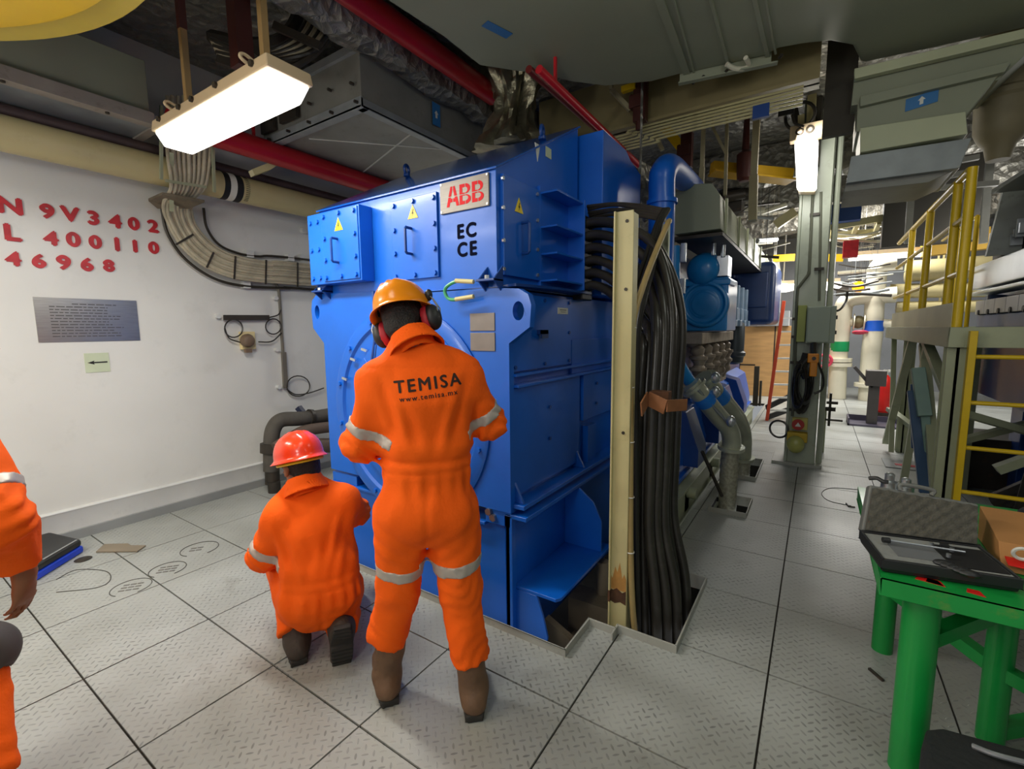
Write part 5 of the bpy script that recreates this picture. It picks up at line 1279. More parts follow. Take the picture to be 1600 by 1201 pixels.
# pendant, cable coil, signs on the column
pd_ = thing('pendant_control', tuple(U(1272, 590, y=CY - .25)), 'orange yellow crane pendant hanging on the column', 'pendant')
m = MB(); a, b = U(1272, 558, y=CY - .25), U(1272, 588, y=CY - .25); m.box(a.x - .035, a.x + .035, a.y - .03, a.y + .03, b.z, a.z - .05); m.box(a.x - .06, a.x + .045, a.y - .03, a.y + .03, a.z - .06, a.z + .04); m.build('body', mt('orange_pendant', '#e08a10', 0.4), pd_, bevel=.012)
m = MB(); m.cyl(a, U(1271, 536, y=CY - .2), .03, 8); m.cyl(a + Vector((0, -.03, -.01)), a + Vector((0, -.045, -.01)), .02, 10); m.build('cable', BLACKC, pd_)
cc = thing('cable_coil', tuple(U(1256, 640, y=CY - .25)), 'coil of black cable hanging on the column below the cabinet', 'cable')
m = MB(); rnd = random.Random(9)
for k in range(11):
    c = U(1252 + rnd.uniform(-4, 9), 605 + rnd.uniform(-10, 10), y=CY - .15 - .01 * k)
    ax_ = Vector((rnd.uniform(-.5, .5), 1, rnd.uniform(-.2, .2)))
    o_ = len(m.v); m.ring(c, ax_, .14, .016, 24, 6)
    for v in m.v[o_:]: v.z = c.z + (v.z - c.z) * 1.7; v.x = c.x + (v.x - c.x) * .5
m.tube(cr([U(1262, 552, y=CY - .2), U(1256, 575, y=CY - .2), U(1262, 590, y=CY - .2)], 5), .05, 8)
m.tube(cr([U(1278, 565, y=CY - .2), U(1286, 590, y=CY - .2), U(1284, 608, y=CY - .2), U(1272, 615, y=CY - .2)], 6), .012, 6)
m.tube(cr([U(1250, 625, y=CY - .2), U(1252, 640, y=CY - .2), U(1257, 640, y=CY - .2), U(1258, 625, y=CY - .2)], 6), .01, 6)
m.build('coil', BLACK, cc)
sg = thing('alarm_box', tuple(U(1247, 690, y=CY - .15)), 'yellow call box with a red round button plate low on the column', 'call box')
p0, p1 = U(1238, 652, y=CY - .06), U(1258, 672, y=CY - .06); m = MB(); m.box(p0.x, p1.x + .02, CY - .06, CY, p1.z, p0.z); m.build('plate', mt('pale_yellow_plate', '#b9ad5c', .5), sg, bevel=.004)
c = U(1247, 663, y=CY - .065); m = MB(); m.cyl(c, c + Vector((0, -.02, 0)), .062, 20); bt = m.build('button_disc', mt('dark_red_disc', '#a3201c', .4), sg)
m = MB(); m.prism([c + Vector((-.03, -.021, -.02)), c + Vector((.03, -.021, -.02)), c + Vector((0, -.021, .028))], (0, -.003, 0)); m.build('symbol', PAPER, bt)
p0, p1 = U(1230, 674, y=CY - .1), U(1261, 692, y=CY - .1); m = MB(); m.box(p0.x, p1.x, CY - .12, CY, p1.z, p0.z); m.build('box', mt('dull_yellow_box', '#c4a52c', .45, dirt=.2), sg, bevel=.01)
c = U(1243, 694, y=CY - .16); m = MB(); m.ell(c, .09, .07, .1, 14, 10); m.build('lamp_dome', mt('dusty_green_glass', '#a3a35a', .25), sg)
m = MB(); m.ring(U(1217, 670, y=CY), (0.3, 1, 0), .1, .012); tag(m.build('cable_loop', BLACKC), 'small black cable loop hanging left of the column foot', 'cable')
# stand post with valve in the walkway
vp = thing('valve_stand', tuple(U(1283, 706, z=0)), 'slim grey green stand with a small valve just right of the column', 'stand')
b0 = U(1280, 706, z=0); m = MB(); t_ = U(1289, 638, y=b0.y); m.box(b0.x - .03, b0.x + .05, b0.y, b0.y + .05, 0, t_.z); m.build('stand_post', PGREEN, vp, bevel=.004)
m = MB(); m.box(b0.x + .0, b0.x + .14, b0.y, b0.y + .03, t_.z - .03, t_.z + .02); m.cyl((b0.x + .08, b0.y, t_.z - .22), (b0.x + .08, b0.y, t_.z + .2), .014, 8); m.cyl((b0.x + .04, b0.y, t_.z + .08), (b0.x + .16, b0.y, t_.z + .08), .02, 8); m.cyl((b0.x + .04, b0.y, t_.z - .14), (b0.x + .22, b0.y, t_.z - .14), .014, 8); m.build('valve', DARKM, vp)
# ---------------------------------------------------------------- platform with yellow rails
PXL = 0.755; DK = U(1490, 512, y=4.35).z
plat = thing('platform', (1.6, 6.0, 0), 'pale green raised steel platform with yellow handrails on the right', 'platform')
m = MB(); m.box(PXL, 1.23, 4.25, 7.7, DK - .02, DK); m.box(PXL - .02, PXL + .06, 4.2, 7.7, DK - .13, DK + .005); m.box(PXL - .02, 3.0, 4.2, 4.26, DK - .13, DK + .005); m.box(1.19, 1.23, 4.25, 7.7, DK - .13, DK); m.box(PXL, 1.23, 6.1, 6.16, DK - .13, DK); m.box(1.23, 3.0, 6.5, 7.7, DK - .1, DK)
m.build('deck', PGREEN, plat, bevel=.003)
for x, y, w2 in ((PXL + .04, 4.30, .11), (.97, 7.55, .11), (PXL + .5, 6.1, .09), (2.4, 4.3, .12), (2.4, 7.6, .12)):
    m = MB(); m.box(x - w2 / 2, x + w2 / 2, y - w2 / 2, y - w2 / 2 + .016, 0.0, DK - .1); m.box(x - w2 / 2, x + w2 / 2, y + w2 / 2 - .016, y + w2 / 2, 0, DK - .1); m.box(x - .01, x + .01, y - w2 / 2, y + w2 / 2, 0, DK - .1)
    m.build('leg', PGREEN, plat, bevel=.002)
m = MB()
def dg(p, q, w2=.07): m.bar(p, q, w2, w2 * .7)
dg((PXL + .06, 4.35, .12), (PXL + .06, 5.6, DK - .15)); dg((PXL + .06, 7.0, .1), (PXL + .06, 7.6, DK - .12), .05); dg((PXL + .06, 7.55, .1), (PXL + .06, 6.2, DK - .12)); dg((PXL + .5, 6.1, .25), (PXL + .06, 7.5, .55)); dg((PXL + .06, 4.45, DK - .5), (PXL + .06, 5.5, DK - .12)); dg((PXL + .1, 5.2, .55), (2.0, 5.6, 1.0)); dg((PXL + .1, 4.35, 1.0), (1.5, 5.1, .75)); dg((1.45, 4.6, .0), (1.45, 4.6, DK - .1), .1); dg((1.5, 4.6, 1.5), (1.95, 4.6, .1), .09); dg((1.2, 4.9, .5), (1.7, 4.9, .85), .09); dg((PXL + .06, 6.0, 0), (PXL + .06, 5.4, DK - .1), .06)
m.build('brace', PGREEN, plat, bevel=.002)
RT = U(1527, 255, y=4.3)
m = MB()
posts = [(4.30, 1.0), (4.66, 1.0), (5.65, 1.0), (6.6, 1.0)]
HT = RT.z - 0.02
for k, (y, s_) in enumerate(posts):
    mm = MB(); mm.cyl((PXL + .03, y, DK - .08), (PXL + .03, y, HT), .028, 14)
    mm.build('rail_post', YEL, plat)
m.tube(cr([(PXL + .03, 7.6, HT), (PXL + .03, 6, HT), (PXL + .03, 4.6, HT), (PXL + .03, 4.36, HT - .005), (PXL + .03, 4.3, HT - .06)], 6), .024, 12)
m.tube([(PXL + .03, 7.6, DK + .74), (PXL + .03, 4.3, DK + .74)], .019, 10); m.tube([(PXL + .03, 7.6, DK + .37), (PXL + .03, 4.3, DK + .37)], .019, 10)
m.build('handrail', YEL, plat)
m = MB(); m.box(PXL, PXL + .012, 4.3, 7.4, DK + .0, DK + .17); m.build('toe_board', mt('tan_yellow_toe_board', '#c9bf97', .5, var=.12, vs_=2), plat)
for y in (6.2, 6.9):
    m = MB(); m.cyl((1.2, y, DK), (1.2, y, HT), .018, 10); m.tube([(1.2, y, HT), (1.2, y + .8, HT)], .014, 8); m.tube([(1.2, y, DK + .55), (1.2, y + .8, DK + .55)], .014, 8); m.build('far_rail', YEL, plat)
# yellow ladder
ld_ = thing('yellow_ladder', (PXL + .32, 4.12, 0), 'yellow fixed ladder standing before the platform', 'ladder')
for x in (PXL + .07, PXL + .56):
    m = MB(); m.box(x - .008, x + .03, 4.1, 4.15, 0.02, DK - .02); m.build('stile', YEL, ld_, bevel=.003)
for k in range(5):
    z = U(1512, 557, y=4.12).z - .3 * k
    if z > .05:
        m = MB(); m.cyl((PXL + .07, 4.125, z), (PXL + .56, 4.125, z), .014, 10); m.build('rung', YEL, ld_)
# blue tall jack left of the platform
jk = thing('blue_jack', tuple(U(1443, 760, y=4.9)), 'dark blue and grey green upright jack leaning by the platform', 'jack')
m = MB(); a, b = U(1447, 770, y=4.9), U(1428, 610, y=5.1); m.bar(a, b, .09, .07, (0, 1, 0)); m.bar(U(1427, 700, y=5.1), U(1426, 600, y=5.15), .03, .04); m.build('body', mt('deep_blue_paint', '#17456e', .4), jk, bevel=.006)
m = MB(); m.bar(U(1445, 650, y=4.95), U(1434, 575, y=5.05), .09, .08, (0, 1, 0)); m.bar(U(1457, 765, y=4.95), U(1444, 640, y=5.0), .06, .06); m.build('ram', mt('grey_teal_paint', '#7d9a90', .45), jk, bevel=.006)
# second machine on the right
en2 = thing('second_generator_engine', (1.9, 5.7, 0), 'blue engine with bright aluminium rail behind the yellow railing at far right', 'engine')
S2 = 1.32
def q3(px, py): return U(px, py, x=S2)
m = MB(); yA, yB = q3(1530, 440).y, 4.4
m.box(S2 - .06, S2 + .25, yB, yA, q3(1530, 453).z, q3(1530, 418).z); m.box(S2 - .08, S2 + .1, yB, yA, q3(1530, 462).z, q3(1530, 457).z)
m.build('rail_cover', ALU, en2, bevel=.01)
m = MB(); m.box(S2 + .0, 3.0, yB, yA - .05, .95, q3(1530, 492).z); m.box(S2 + .18, 3.0, yB, yA + .2, 1.2, 2.1); m.tube([(S2 + .12, yA - .1, q3(1540, 460).z), (S2 + .1, yA - .1, DK + .02)], .07, 12); m.box(1.6, 2.8, yB + .2, yB + .5, 0, .95); m.box(1.6, 2.8, yA - .5, yA - .2, 0, .95); m.build('engine_body', BLUED, en2, bevel=.01)
m = MB()
for k in range(5):
    y = yA - .35 - k * .3; m.box(S2 - .02, S2 + .02, y, y + .29, q3(1570, 488).z, q3(1570, 464).z)
pl_ = m.build_each('crankcase_door', mt('pale_grey_cover', '#b9b7b9', .4, .2, var=.08), en2, bevel=.006)
m = MB()
for k in range(5): y = yA - .2 - k * .3; m.cyl((S2 - .03, y, q3(1570, 485).z), (S2 + .03, y, q3(1570, 485).z), .025, 10)
m.build_each('hole', BLKP, en2)
m = MB(); c0 = q3(1545, 415)
m.prism([(S2 + .05, yA - .12, 2.16), (S2 + .05, yA - .08, 2.42), (S2 + .05, yA - .3, 2.68), (S2 + .05, yA - .5, 2.74), (S2 + .05, 4.2, 2.74), (S2 + .05, 4.2, 2.16)], (.9, 0, 0)); m.cyl((S2 + .0, yA - .55, 2.35), (S2 + .1, yA - .55, 2.35), .16, 20)
m.build('cylinder_head', mt('black_casting', '#131313', .6), en2, bevel=.02)
m = MB(); rnd = random.Random(2)
for k in range(14): y = yA - .35 - .06 * k; m.box(S2 - .03, S2 + .04, y, y + .03, 2.28 + rnd.uniform(-.03, .12), 2.34 + rnd.uniform(0, .12))
m.build_each('fitting', ALU, en2)
m = MB(); a, b = U(1548, 303, y=5.1), U(1625, 255, y=4.4); m.hexa([a, b, b + Vector((.5, .3, .05)), a + Vector((.5, .3, .05))], [a + Vector((0, 0, .03)), b + Vector((0, 0, .03)), b + Vector((.5, .3, .25)), a + Vector((.5, .3, .25))]); m.build('top_cover', GALV, en2, bevel=.006)
m = MB(); p = U(1580, 330, y=5.6); m.prism([(p.x - .12, p.y, p.z - .35), (p.x + .1, p.y, p.z - .35), (p.x + .1, p.y, p.z + .1), (p.x + .04, p.y, p.z + .2), (p.x - .06, p.y, p.z + .18)], (0, .05, 0)); m.build('guard_plate', mt('mottled_grey_plate', '#8f938f', .5, .2, var=.2, dirt=.4), en2)
# clutter under the platform
m = MB(); rnd = random.Random(12)
for k in range(9): m.cyl((rnd.uniform(1.3, 2.6), rnd.uniform(5.0, 5.5), .08), (rnd.uniform(1.3, 2.6), rnd.uniform(5.0, 5.5), .08 + rnd.uniform(0, .7)), rnd.uniform(.04, .1), 10)
m.box(1.2, 2.2, 6.2, 6.8, 0, .5)
for k_, q_ in enumerate(m.islands()):
    tag(q_.build('pipework', DARKM), 'dark pipework piece on the deck under the platform', 'pipe', 'dark pipework under the platform')
# deck tray with red, far stand, extinguisher
m = MB(); a, b = U(1377, 716, z=0), U(1425, 735, z=0); m.box(a.x, a.x + .45, b.y, a.y, 0.0, .012); t = tag(m.build('hatch_plate', GREYP), 'grey plate with a red stripe flat on the deck left of the platform', 'plate')
m = MB(); m.box(a.x + .1, a.x + .42, b.y + .12, b.y + .2, 0.012, .016); m.build('stripe', REDL, t)
pv = thing('pipe_vice', tuple(U(1357, 668, z=0)), 'dark grey vice stand in a low tray in the far walkway', 'stand')
c = U(1361, 664, z=0); m = MB(); m.box(c.x - .32, c.x + .35, c.y - .2, c.y + .25, 0, .03)
for s_ in ((-.32, -.30), (.33, .35)): m.box(c.x + s_[0], c.x + s_[1], c.y - .2, c.y + .25, 0, .12)
m.box(c.x - .32, c.x + .35, c.y + .23, c.y + .25, 0, .12); m.build('tray', mt('mauve_grey_tray', '#5a5566', .5), pv)
m = MB(); m.box(c.x - .07, c.x + .07, c.y - .05, c.y + .05, .03, .75); m.bar((c.x - .02, c.y, .62), (c.x - .28, c.y, .95), .1, .05); m.box(c.x - .12, c.x + .14, c.y - .1, c.y + .1, .65, .9); m.build('vice', mt('dark_brown_grey', '#55504e', .5, .2), pv, bevel=.008)
ex = thing('fire_extinguisher', tuple(U(1376, 652, z=0)), 'red fire extinguisher standing by the vice stand', 'extinguisher')
c = U(1378, 654, z=0); c.z = .12; m = MB(); m.lathe(c, (0, 0, 1), [(.09, 0), (.1, .04), (.1, .5), (.07, .6), (.03, .66)], 18); m.build('body', REDB, ex)
m = MB(); m.cyl(c + Vector((0, 0, .64)), c + Vector((0, 0, .74)), .035, 10); m.box(c.x - .02, c.x + .12, c.y - .02, c.y + .02, c.z + .7, c.z + .74); m.tube(cr([c + Vector((-.03, -.05, .7)), c + Vector((-.14, -.08, .6)), c + Vector((-.12, -.1, .3))], 6), .014, 6); m.build('valve', PAPER, ex)
m = MB(); m.box(c.x - .13, c.x + .13, c.y - .13, c.y + .13, 0, .12); tag(m.build('extinguisher_stand', DARKM), 'dark low stand under the fire extinguisher', 'stand')
# ---------------------------------------------------------------- far end: pipes, crates, ladder, lights
def vpipe(name, pts, r, label, bands=(), mat=PWHITE, flg=()):
    t = thing(name, tuple(pts[0]), label, 'pipe')
    m = MB(); m.tube(cr(pts, 6) if len(pts) > 2 else pts, r, 18)
    for p in flg: m.cyl(p - Vector((0, 0, .04)), p + Vector((0, 0, .04)), r * 1.5, 18)
    m.build('pipe', mat, t)
    for p, nm, bm_ in bands:
        m = MB(); m.cyl(p - Vector((0, 0, .11)), p + Vector((0, 0, .11)), r * 1.03, 18); m.build(nm, bm_, t)
    return t
YP = 12.6
g = lambda px, py: U(px, py, y=YP)
b0 = g(1309, 603); b0.z = 0
vpipe('white_pipe', [b0, g(1310, 560), g(1314, 520), g(1316, 500), g(1318, 480), g(1322, 472), g(1332, 466), g(1352, 463), g(1400, 460)], .17, 'white pipe with a green band bending over at the far end', [(g(1312, 541), 'green_band', BANDG)], flg=(g(1310, 562), g(1310, 569)))
b1 = g(1357, 606); b1.z = 0
vpipe('white_pipe', [b1, g(1360, 560), g(1364, 520), g(1366, 480), g(1369, 440), g(1371, 422), g(1380, 412), g(1400, 408)], .175, 'tall white pipe with a blue band at the far end', [(g(1365, 509), 'blue_band', BANDB)], flg=(g(1357, 601),))
vb = thing('pipe_valve', tuple(g(1340, 505)), 'olive valve with red handwheel between the two white pipes', 'valve')
c = g(1341, 503); m = MB(); m.ell(c, .13, .12, .14, 12, 8); m.build('body', mt('olive_valve', '#6c6444', .5), vb)
m = MB(); m.cyl(g(1322, 503), g(1332, 503), .1, 14); m.cyl(g(1333, 503), g(1335, 503), .18, 14); m.cyl(g(1349, 503), g(1351, 503), .18, 14); m.cyl(g(1350, 503), g(1400, 507), .1, 14); m.build('branch', PWHITE, vb)
m = MB(); m.ring(g(1343, 519) + Vector((0, -.15, 0)), (0, .2, 1), .12, .025); m.build('handwheel', mt('pink_red_wheel', '#c23a52', .4), vb)
m = MB(); c = g(1288, 562); c.y -= .3; m.ring(c, (0, 1, 0), .13, .03); m.cyl(c + Vector((0, .0, 0)), c + Vector((0, .4, 0)), .03, 8); m.bar(c - Vector((.12, 0, 0)), c + Vector((.12, 0, 0)), .03, .03); tag(m.build('handwheel', mt('pink_red_wheel', '#c23a52', .4)), 'pink red handwheel on the far wall beside the column', 'valve')
# amber beacon
ab = thing('amber_beacon', tuple(U(1341, 455, y=11.5)), 'lit amber warning beacon hanging at the far end', 'beacon')
c = U(1341, 448, y=11.5); m = MB(); m.ell(c, .1, .1, .12, 14, 10); m.build('lens', AMBER, ab)
m = MB(); m.cyl(c + Vector((0, 0, .1)), c + Vector((0, 0, .3)), .05, 10); m.box(c.x - .35, c.x - .15, c.y, c.y + .3, c.z - .15, c.z + .12); m.build('mount', DARKM, ab)
# far lamps
def far_light(p, sx, sz, label, grp=None):
    t = thing('far_light', tuple(p), label, 'light')
    m = MB(); m.ell(p, sx, .12, sz, 16, 8); m.build('diffuser', LAMPW, t)
    m = MB(); m.box(p.x - sx * .8, p.x + sx * .8, p.y - .08, p.y + .12, p.z + sz * .6, p.z + sz * 1.3); m.build('housing', LAMPB, t)
    m = MB(); m.cyl(p + Vector((0, .05, sz)), (p.x, p.y + .05, 4.0), .012, 8); m.build('hanger_rod', GREYC, t)
far_light(U(1223, 449, y=11.2), .27, .1, 'lit round ended lamp left of the column at the far end')
far_light(U(1297, 446, y=11.2), .2, .1, 'lit round ended lamp right of the column at the far end')
ll = thing('long_light', tuple(U(1388, 400, y=9.6)), 'long lit fluorescent tube light beyond the yellow railing', 'light')
a, b = U(1326, 404, y=9.6), U(1452, 396, y=9.6); m = MB(); m.bar(a, b, .1, .07); m.build('tube', LAMPW, ll)
m = MB(); m.bar(a + Vector((0, 0, .07)), b + Vector((0, 0, .07)), .14, .06); m.build('housing', LAMPB, ll)
m = MB(); m.cyl(a.lerp(b, .1) + Vector((0, 0, .1)), Vector((a.lerp(b, .1).x, a.lerp(b, .1).y, 4.0)), .012, 8); m.cyl(a.lerp(b, .9) + Vector((0, 0, .1)), Vector((a.lerp(b, .9).x, a.lerp(b, .9).y, 4.0)), .012, 8); m.build_each('hanger_rod', GREYC, ll)
# plywood crates
k0 = U(1150, 607, y=12.8); k0.z = 0
cr_ = thing('plywood_crate', (-1.5, 13, 0), 'tall plywood crate behind the engine at the far end', 'crate')
a, b = U(1140, 510, y=12.2), U(1225, 510, y=12.2)
m = MB(); m.box(a.x - .6, b.x + .3, 12.2, 13.2, 0, a.z); m.build('box', WOOD, cr_, bevel=.005)
m = MB()
for px in (1156, 1209): p = U(px, 560, y=12.2); m.box(p.x - .012, p.x + .012, 12.19, 12.2, 0, a.z)
m.box(a.x, U(1180, 570, y=12.2).x, 12.19, 12.2, U(1180, 571, y=12.2).z, U(1180, 569, y=12.2).z); m.build('seam', DARKM, cr_)
m = MB(); a = U(1183, 572, y=10.6); m.box(a.x - .045, a.x + .045, 10.55, 10.65, 0, a.z); tag(m.build('dark_post', mt('dark_olive_post', '#2c281c', .5)), 'thicker short dark post in front of the plywood crate', 'post'); m = MB(); m.box(a.x + .06, a.x + .1, 10.6, 10.7, 0, a.z - .3); tag(m.build('dark_post', mt('dark_olive_post', '#2c281c', .5)), 'thinner lower dark post right beside the thicker one', 'post')
m = MB(); a, b = U(1200, 470, y=12.0), U(1232, 508, y=12.0); m.box(a.x - .2, b.x, 12.05, 12.4, U(1200, 509, y=12.05).z, U(1200, 486, y=12.05).z); tag(m.build('grey_panel_box', mt('light_grey_panel', '#a9adb0', .5)), 'light grey box on top of the plywood crate', 'box')
# orange step ladder
ol = thing('orange_ladder', tuple(U(1205, 660, y=9.2)), 'orange red step ladder standing open behind the column', 'ladder')
yl = 9.0; p0 = U(1198, 662, y=yl); p0.z = 0.0; p1 = U(1225, 470, y=yl)
ex_ = Vector((.42, .12, 0))
m = MB(); m.bar(p0, p1, .05, .09); m.build('stile', mt('orange_red_fibreglass', '#cf4a22', .4, var=.1), ol, bevel=.003)
m = MB(); m.bar(p0 + ex_, p1 + ex_ * .55, .05, .09); m.build('stile', mt('orange_red_fibreglass', '#cf4a22', .4), ol, bevel=.003)
m = MB()
for k in range(8):
    t = .09 + .11 * k; q = p0.lerp(p1, t); m.bar(q, q + ex_ * (1 - .45 * t), .07, .025)
m.build('tread', PAPER, ol)
m = MB(); m.bar(p0 + Vector((-.02, .0, .22)), p0 + Vector((.5, .6, .5)), .03, .09); m.bar(p0 + Vector((0, 0, .05)), p0 + Vector((.5, .7, .22)), .03, .09); m.build('spreader', BLKP, ol)
# white hanger by the lamp
m = MB(); m.bar(U(1211, 400, y=11), U(1216, 440, y=11), .12, .08); m.bar(U(1216, 440, y=11), U(1213, 488, y=11), .12, .08); q = U(1211, 400, y=11); m.bar(q, Vector((q.x, q.y, 4.0)), .05, .05); tag(m.build('white_bracket', PAPER), 'white bracket hanging beside the far left lamp', 'bracket')
# overhead clutter right of the column
tr2 = thing('cable_ladder', tuple(U(1340, 350, y=8.6)), 'cream cable ladder hung high right of the column', 'cable tray')
m = MB(); m.bar(U(1292, 356, y=8.4), U(1382, 340, y=8.4), .06, .09); m.bar(U(1292, 368, y=8.8), U(1372, 362, y=8.8), .06, .09); m.build_each('side_rail', CREAM, tr2)
for px in (1300, 1333, 1366):
    m = MB(); m.bar(U(px, 366, y=8.8), U(px + 8, 347, y=8.4), .05, .06); m.build('rung', CREAM, tr2)
m = MB(); m.box(U(1318, 380, y=8.6).x, U(1342, 380, y=8.6).x, 8.6, 8.75, U(1320, 402, y=8.6).z, U(1320, 376, y=8.6).z); tag(m.build('red_box', REDL), 'small red box hanging under the cream cable ladder', 'box')
for i, (pa, pb, w2, mat, lb) in enumerate(((((1208, 404)), (1242, 402), .12, YELB, 'short yellow beam end left of the column'), ((1288, 403), (1318, 403), .12, YELB, 'short yellow beam end right of the column'), ((1440, 386), (1545, 372), .3, mt('dull_yellow_beam', '#c79a12', .5), 'wide yellow crane beam behind the railing'), ((1415, 424), (1550, 416), .22, CREAMP, 'big cream pipe behind the railing'), ((1400, 480), (1540, 478), .12, CREAMP, 'lower cream pipe behind the railing'), ((1390, 455), (1540, 452), .15, CREAMP, 'middle cream pipe behind the railing'))):
    m = MB()
    if 'pipe' in lb: A_, B_ = U(*pa, y=12.9), U(*pb, y=12.9); m.cyl(A_, B_, w2, 16); m.bar(A_.lerp(B_, .5), Vector((A_.lerp(B_, .5).x, 12.9, 3.99)), .03, .03); tag(m.build('cross_pipe', mat), lb, 'pipe')
    else: m.bar(U(*pa, y=9.5), U(*pb, y=9.5), w2 * .6, w2); tag(m.build('yellow_beam', mat), lb, 'beam')
GO = 'thin grey pipes and wires crossing the far overhead'
rnd = random.Random(31)
for k in range(26):
    y = rnd.uniform(8.5, 11.5); py = rnd.uniform(352, 462); px = rnd.uniform(1286, 1330)
    a, b = U(px, py, y=y), U(px + rnd.uniform(50, 110), py + rnd.uniform(-12, 4), y=y + rnd.uniform(-.2, .5))
    mid = a.lerp(b, .5) + Vector((0, 0, rnd.uniform(-.1, .05)))
    m = MB(); m.tube(cr([a, mid, b], 6), rnd.choice((.012, .02, .03)), 6)
    m.bar(a.lerp(b, .5), Vector((a.lerp(b, .5).x, a.lerp(b, .5).y, 3.99)), .005, .005); tag(m.build('overhead_pipe', rnd.choice((GREYC, PWHITE, GALV, DARKM))), 'thin pipe or wire in the cluttered far overhead', 'pipe', GO)
for k in range(10):
    y = rnd.uniform(7, 10.5); py = rnd.uniform(300, 400); px = rnd.uniform(1160, 1195)
    a, b = U(px, py, y=y), U(px + rnd.uniform(30, 60), py + rnd.uniform(-14, 4), y=y + rnd.uniform(-.2, .5))
    m = MB(); m.tube([a, b], rnd.choice((.012, .02, .035)), 6)
    m.bar(a.lerp(b, .5), Vector((a.lerp(b, .5).x, a.lerp(b, .5).y, 3.99)), .005, .005); tag(m.build('overhead_pipe', rnd.choice((GREYC, PWHITE, GALV, DARKM))), 'thin pipe or wire in the overhead left of the column', 'pipe', 'thin pipes and wires left of the column')
m = MB(); a, b = U(1240, 340, y=7.6), U(1207, 352, y=7.6); m.bar(U(1243, 330, y=7.6), U(1212, 352, y=7.6), .08, .12); tag(m.build('slanting_strut', CREAM), 'cream slanting strut arm left of the column', 'strut')
m = MB(); a, b = U(1300, 320, y=8.2), U(1345, 342, y=8.2); m.box(a.x, b.x, 8.2, 8.6, b.z, a.z); tag(m.build('dark_blue_box', mt('navy_enamel', '#1c3a70', .4)), 'dark blue box in shadow behind the duct drop', 'box')
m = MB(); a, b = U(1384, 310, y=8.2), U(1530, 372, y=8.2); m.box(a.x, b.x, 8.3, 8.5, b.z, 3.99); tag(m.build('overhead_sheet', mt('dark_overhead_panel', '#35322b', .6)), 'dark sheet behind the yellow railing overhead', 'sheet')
for px in (1424, 1542):
    m = MB(); A_ = U(px, 298, y=7.9); m.bar(Vector((A_.x, A_.y, 3.99)), A_, .07, .07); m.bar(A_, U(px - 6, 380, y=7.9), .07, .07); tag(m.build('grey_hanger', GALVD), ('grey upright hanger before the dark overhead panel, ' + ('left one' if px < 1500 else 'right one')), 'hanger')
lv = thing('louvre', tuple(U(1500, 280, y=6.6)), 'small grey louvre of three slats behind the top handrail', 'louvre')
for k, (pa, pb) in enumerate((((1446, 295), (1560, 286)), ((1452, 280), (1520, 268)), ((1440, 262), (1530, 245)))):
    m = MB(); m.bar(U(*pa, y=6.6), U(*pb, y=6.6), .05, .05); m.build('slat', GALVD, lv)
q = U(1460, 294, y=6.63); m = MB(); m.bar(q, Vector((q.x, q.y, 3.99)), .03, .03); m.build('hanger', GALVD, lv)
# ---------------------------------------------------------------- green bench and what lies on it
BT = 0.75
bn = thing('green_bench', (0.75, 2.4, 0), 'green painted steel bench with round legs at lower right', 'bench')
BX0, BX1, BY0, BY1 = 0.225, 1.35, 1.925, 3.0
m = MB(); m.box(BX0, BX1, BY0, BY1, BT - .008, BT); m.box(BX0, BX1, BY0, BY0 + .008, BT - .065, BT); m.box(BX0, BX0 + .008, BY0, BY1, BT - .065, BT); m.box(BX0, BX1, BY1 - .008, BY1, BT - .065, BT); m.box(BX1 - .008, BX1, BY0, BY1, BT - .065, BT)
tp_ = m.build('bench_top', TGREENW, bn, bevel=.003)
m = MB()
for px, py, s_ in ((1447, 906, .03), (1458, 909, .02), (1521, 925, .018)): p = U(px, py, z=BT); m.prism([(p.x - s_, p.y - .01, BT), (p.x + s_ * 1.4, p.y - .02, BT), (p.x + s_, p.y + .018, BT), (p.x - s_ * .6, p.y + .02, BT)], (0, 0, .0008))
m.build_each('red_paint_spot', REDB, tp_)
for x, y, r in ((.355, 2.03, .052), (.355, 2.78, .043), (1.2, 2.03, .05), (1.2, 2.78, .043)):
    m = MB(); m.cyl((x, y, 0), (x, y, BT - .008), r, 24); m.build('leg', TGREEN, bn)
PC = Vector((.645, 2.36, 0))
m = MB(); m.cyl(PC, PC + Vector((0, 0, .6)), .042, 20); m.build('centre_leg', TGREEN, bn)
m = MB(); m.lathe(PC + Vector((0, 0, .58)), (0, 0, 1), [(.05, 0), (.15, .14), (.15, BT - .59 - .0)], 4); m.build('head_plate', TGREEN, bn)
m = MB(); m.bar((.37, 2.76, .33), PC + Vector((0, 0, .30)), .05, .05); m.bar(PC + Vector((0, 0, .30)), (1.19, 1.95, .28), .05, .05); m.bar((.37, 2.05, .5), PC + Vector((0, 0, .55)), .05, .05); m.bar(PC + Vector((0, 0, .04)), (1.19, 2.77, .12), .05, .05)
m.build('brace', TGREEN, bn)
# open foam-lined case
cs = thing('tool_case', (0.6, 2.2, BT), 'open black tool case lined with grey foam on the green bench', 'case')
def bt(px, py, z=BT): return U(px, py, z=z)
